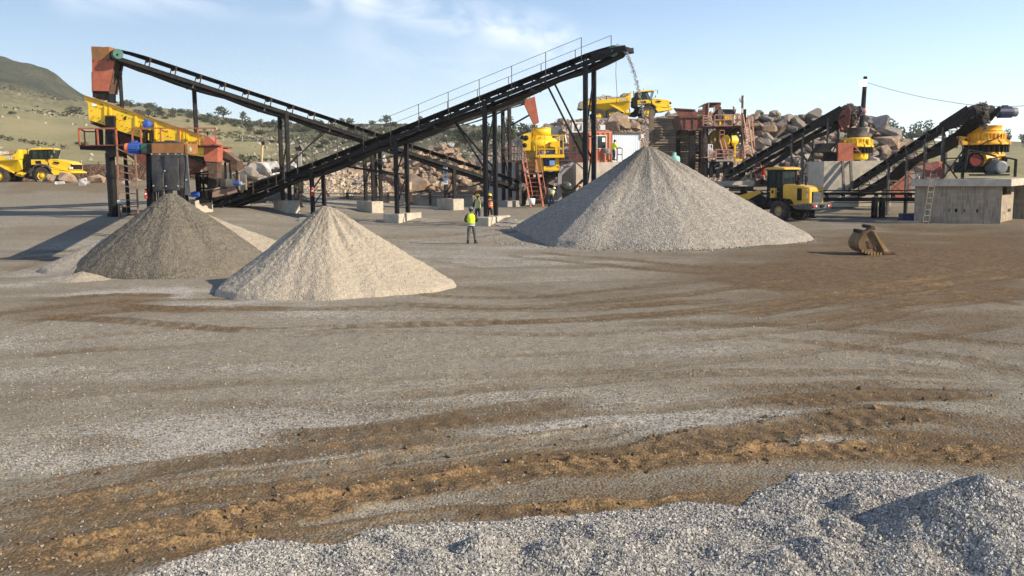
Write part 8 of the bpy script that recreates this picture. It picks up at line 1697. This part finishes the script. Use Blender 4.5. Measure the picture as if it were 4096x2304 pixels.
# ------------------------------------------------------------------ trees and scrub on the hill
def leaf_mat(name, c1, c2):
    m, n, l, b = nt(name); x = n.new('ShaderNodeAttribute'); x.attribute_name = 'tone'; l.new(mixc(n, l, x.outputs['Fac'], c1, c2), b.inputs['Base Color']); b.inputs['Roughness'].default_value = .9; b.inputs['Specular IOR Level'].default_value = .1; return m
leafm = leaf_mat('bush_leaves', (.028, .035, .018), (.085, .10, .048)); leafg = leaf_mat('grey_green_leaves', (.05, .058, .036), (.125, .135, .08)); barkm = M('bark', (.09, .07, .055), .95, dust=0)
def crown(seed, lumps, n_, size, flat, trunk_h):
    r = np.random.RandomState(seed); C_ = []
    for i in range(lumps): a = r.uniform(0, 6.28); q = r.uniform(.0, .55) if i else 0; C_.append((math.cos(a) * q, math.sin(a) * q, trunk_h + r.uniform(.12, .62) * flat, r.uniform(.22, .42)))
    ids = r.randint(0, lumps, n_); c_ = np.array(C_)[ids]; d = r.normal(size=(n_, 3)); d /= np.linalg.norm(d, axis=1)[:, None]; p = c_[:, :3] + d * c_[:, 3:4] * r.uniform(.55, 1.05, (n_, 1)) * np.array([1, 1, .75])
    q = r.normal(size=(n_, 3)); q /= np.linalg.norm(q, axis=1)[:, None]; w_ = np.cross(q, r.normal(size=(n_, 3))); w_ /= np.linalg.norm(w_, axis=1)[:, None]; s_ = size * r.uniform(.6, 1.4, (n_, 1))
    v = np.stack([p - q * s_, p + w_ * s_ * .7, p + q * s_, p - w_ * s_ * .7], 1).reshape(-1, 3); f = np.arange(4 * n_).reshape(-1, 4); return v, f, np.repeat(r.uniform(0, 1, n_), 4)
TV = []
for i, (lu, fl, th, mt) in enumerate(((6, 1.0, .28, leafm), (8, .8, .12, leafg), (5, 1.3, .4, leafg), (7, .7, .1, leafm), (6, 1.5, .5, leafm))):
    t = thing('tree', 'x', 'tree', (0, 0, -500 - i)); v, f, tone = crown(50 + i, lu, 380, .065, fl, th); npmesh('crown', v, f, mt, False, dict(tone=tone), t)
    m = MB(); m.tube([(0, 0, -.08), (.02, .01, th * .6), (.03, 0, th + .3)], [.05, .04, .02], 6); m.tube([(.02, 0, th * .6), (.2, .1, th + .35)], [.03, .012], 5); m.tube([(.02, 0, th * .5), (-.2, -.05, th + .3)], [.03, .012], 5); ORG[t.name] = Vector(); m.build('trunk', barkm, t); TV.append(t)
used = set()
def tree(p, h, k, label, group=None, wid=1.0, rz=None):
    o = TV[k] if k not in used else copy_tree(TV[k]); used.add(k); h = h * .8; o.location = p; o.scale = (h * wid, h * wid, h); o.rotation_euler = (0, 0, rz if rz is not None else rnd.uniform(0, 6)); o['label'] = label
    if group: o['group'] = group
    elif 'group' in o: del o['group']
    return o
r = random.Random(5)
GL = 'ridge trees'
x = 470
while x < 2060:
    dens = 1 if x < 700 else .8
    for q in range(4):
        t_ = r.uniform(.84, 1.0); p = hill_pt(x + r.uniform(-16, 16), min(t_, .985)); hh = r.choice([2.6, 3.2, 4.0, 5.0]) * (.9 if x > 1300 else 1.0) * (.75 if q else 1)
        tree(p - Vector((0, 0, .3)), hh, r.choice([0, 1, 1, 3]), 'small dark tree on the skyline of the grassy hill', GL, r.uniform(.8, 1.3))
    x += r.uniform(20, 40)
for xx, yy, hh, k, lab in ((295, 470, 5.2, 1, 'round bush alone on the open grass slope left of the yellow screen'), (893, 462, 6.2, 0, 'tallest dark tree on the skyline between the two rear conveyor posts'), (992, 535, 4.2, 4, 'small spindly tree on the slope above the yellow lamp pole'), (1040, 545, 3.6, 3, 'flat bush just right of the spindly slope tree'), (1395, 500, 5, 1, 'round tree on the skyline above the conveyor crossing'), (1545, 495, 5, 0, 'skyline tree right of the conveyor crossing')):
    b0 = float(np.interp(xx, [q[0] for q in HBASE], [q[1] for q in HBASE])); r0 = float(np.interp(xx, [q[0] for q in RIDGE], [q[1] for q in RIDGE])); tree(hill_pt(xx, min((b0 - yy) / (b0 - r0), .98)) - Vector((0, 0, .2)), hh, k, lab, None, 1.25)
for i in range(34):   # lower scrub in drifts over the stony part
    xx = r.uniform(980, 2000); t_ = r.uniform(.42, .85); tree(hill_pt(xx, t_), r.uniform(1.2, 2.6), r.choice([1, 3]), 'low grey-green bush on the stony slope', 'bushes on the stony slope', 1.4)
for i in range(9): xx = r.uniform(-60, 480); t_ = r.uniform(.35, .95); tree(hill_pt(xx, t_), r.uniform(.9, 2.0), r.choice([1, 3]), 'low bush on the open grass slope', 'bushes on the grass slope', 1.5)
for i in range(26):   # hazy wood behind the crushers
    xx = 1840 + i * 22 + r.uniform(-8, 8); d = r.uniform(210, 300); p = P(xx, 575 + (i % 3) * 6, d); tree(p - Vector((0, 0, .6)), r.uniform(3.8, 6.0) * (1 if xx < 2000 else 1.0), r.choice([2, 4, 0]), 'hazy grey-green tree in the wood behind the impact crusher', 'wood behind the impact crusher', .8)
p = P(2088, 560, 240); tree(p - Vector((0, 0, 1.5)), 6.2, 2, 'tall feathery tree behind the red slanting chute', None, 1.1)
for i in range(22):
    xx = r.choice([r.uniform(3540, 3740), r.uniform(3540, 3740), r.uniform(3800, 3870), r.uniform(3980, 4180)]); d = r.uniform(260, 340); p = P(xx, 575, d); tree(p - Vector((0, 0, 1)), r.uniform(5.0, 7.2) * (1 if xx < 3760 else .7), r.choice([2, 4, 0]), 'distant tree beyond the big orange-yellow crusher', 'distant trees beyond the cone crushers', .9)
for k in range(5):
    if k not in used:
        for ch in list(TV[k].children): bpy.data.objects.remove(ch)
        bpy.data.objects.remove(TV[k])
# white stones and tufts, more than one could count
rs = np.random.RandomState(17); n_ = 2600; xx = np.concatenate([rs.uniform(950, 2150, 1200), rs.uniform(-100, 420, 160), rs.uniform(-100, 2200, 120)]); tt_ = np.concatenate([rs.uniform(.33, .97, 1200), rs.uniform(.6, .97, 160), rs.uniform(.2, .95, 120)])
pp = np.array([tuple(hill_pt(a, b)) for a, b in zip(xx, tt_)]); kp = vn(pp[:, 0] * .05, pp[:, 1] * .05, 3) > .45; pp = pp[kp]
setp(stones('hillside_stones', pp[:, 0], pp[:, 1], pp[:, 2] + .1, rs.uniform(.2, .8, len(pp)), tone_mat('hill_stone', (.18, .165, .125), (.42, .385, .33), (.28, .25, .19)), 18), 'scattered pale stones on the hillside', 'stones')
n_ = 5200; xx = np.concatenate([rs.uniform(900, 2150, 3200), rs.uniform(-200, 1000, 2000)]); tt_ = np.concatenate([rs.uniform(.3, .98, 3200), rs.uniform(.3, .98, 2000) ** .7])
pp = np.array([tuple(hill_pt(a, b)) for a, b in zip(xx, tt_)]); kp = vn(pp[:, 0] * .04 + 9, pp[:, 1] * .03, 5) > np.where(xx < 950, .74, .46); pp = pp[kp]; N_ = len(pp); K = 10
ce = np.repeat(pp, K, 0); sz_ = np.repeat(rs.uniform(.35, 1.05, N_), K); d = rs.normal(size=(N_ * K, 3)) * .42; d[:, 2] = np.abs(d[:, 2]) * .8; p = ce + d * sz_[:, None]
q = rs.normal(size=(N_ * K, 3)); q /= np.linalg.norm(q, axis=1)[:, None]; w_ = np.cross(q, rs.normal(size=(N_ * K, 3))); w_ /= np.linalg.norm(w_, axis=1)[:, None]; s_ = (.34 * sz_)[:, None]
v = np.stack([p - q * s_, p + w_ * s_, p + q * s_, p - w_ * s_], 1).reshape(-1, 3)
o = npmesh('hillside_scrub', v, np.arange(4 * N_ * K).reshape(-1, 4), leaf_mat('scrub_leaves', (.06, .065, .038), (.15, .15, .085)), False, dict(tone=np.repeat(rs.uniform(0, 1, N_ * K), 4))); setp(o, 'low scrub over the stony hillside', 'scrub', None, 'stuff')
# ------------------------------------------------------------------ dusty air
HAZE = True
if HAZE:
    m = bpy.data.materials.new('haze'); m.use_nodes = True; n, l = m.node_tree.nodes, m.node_tree.links; n.remove(n['Principled BSDF'])
    pv = n.new('ShaderNodeVolumePrincipled'); pv.inputs['Color'].default_value = (.93, .95, 1, 1); pv.inputs['Density'].default_value = .0002; pv.inputs['Anisotropy'].default_value = .2; l.new(pv.outputs[0], n['Material Output'].inputs['Volume'])
    hb = MB(); hb.bx((-2900, -25, -7), (2900, 1180, 140)); o = hb.build('haze', m); setp(o, None, None, None, 'stuff')
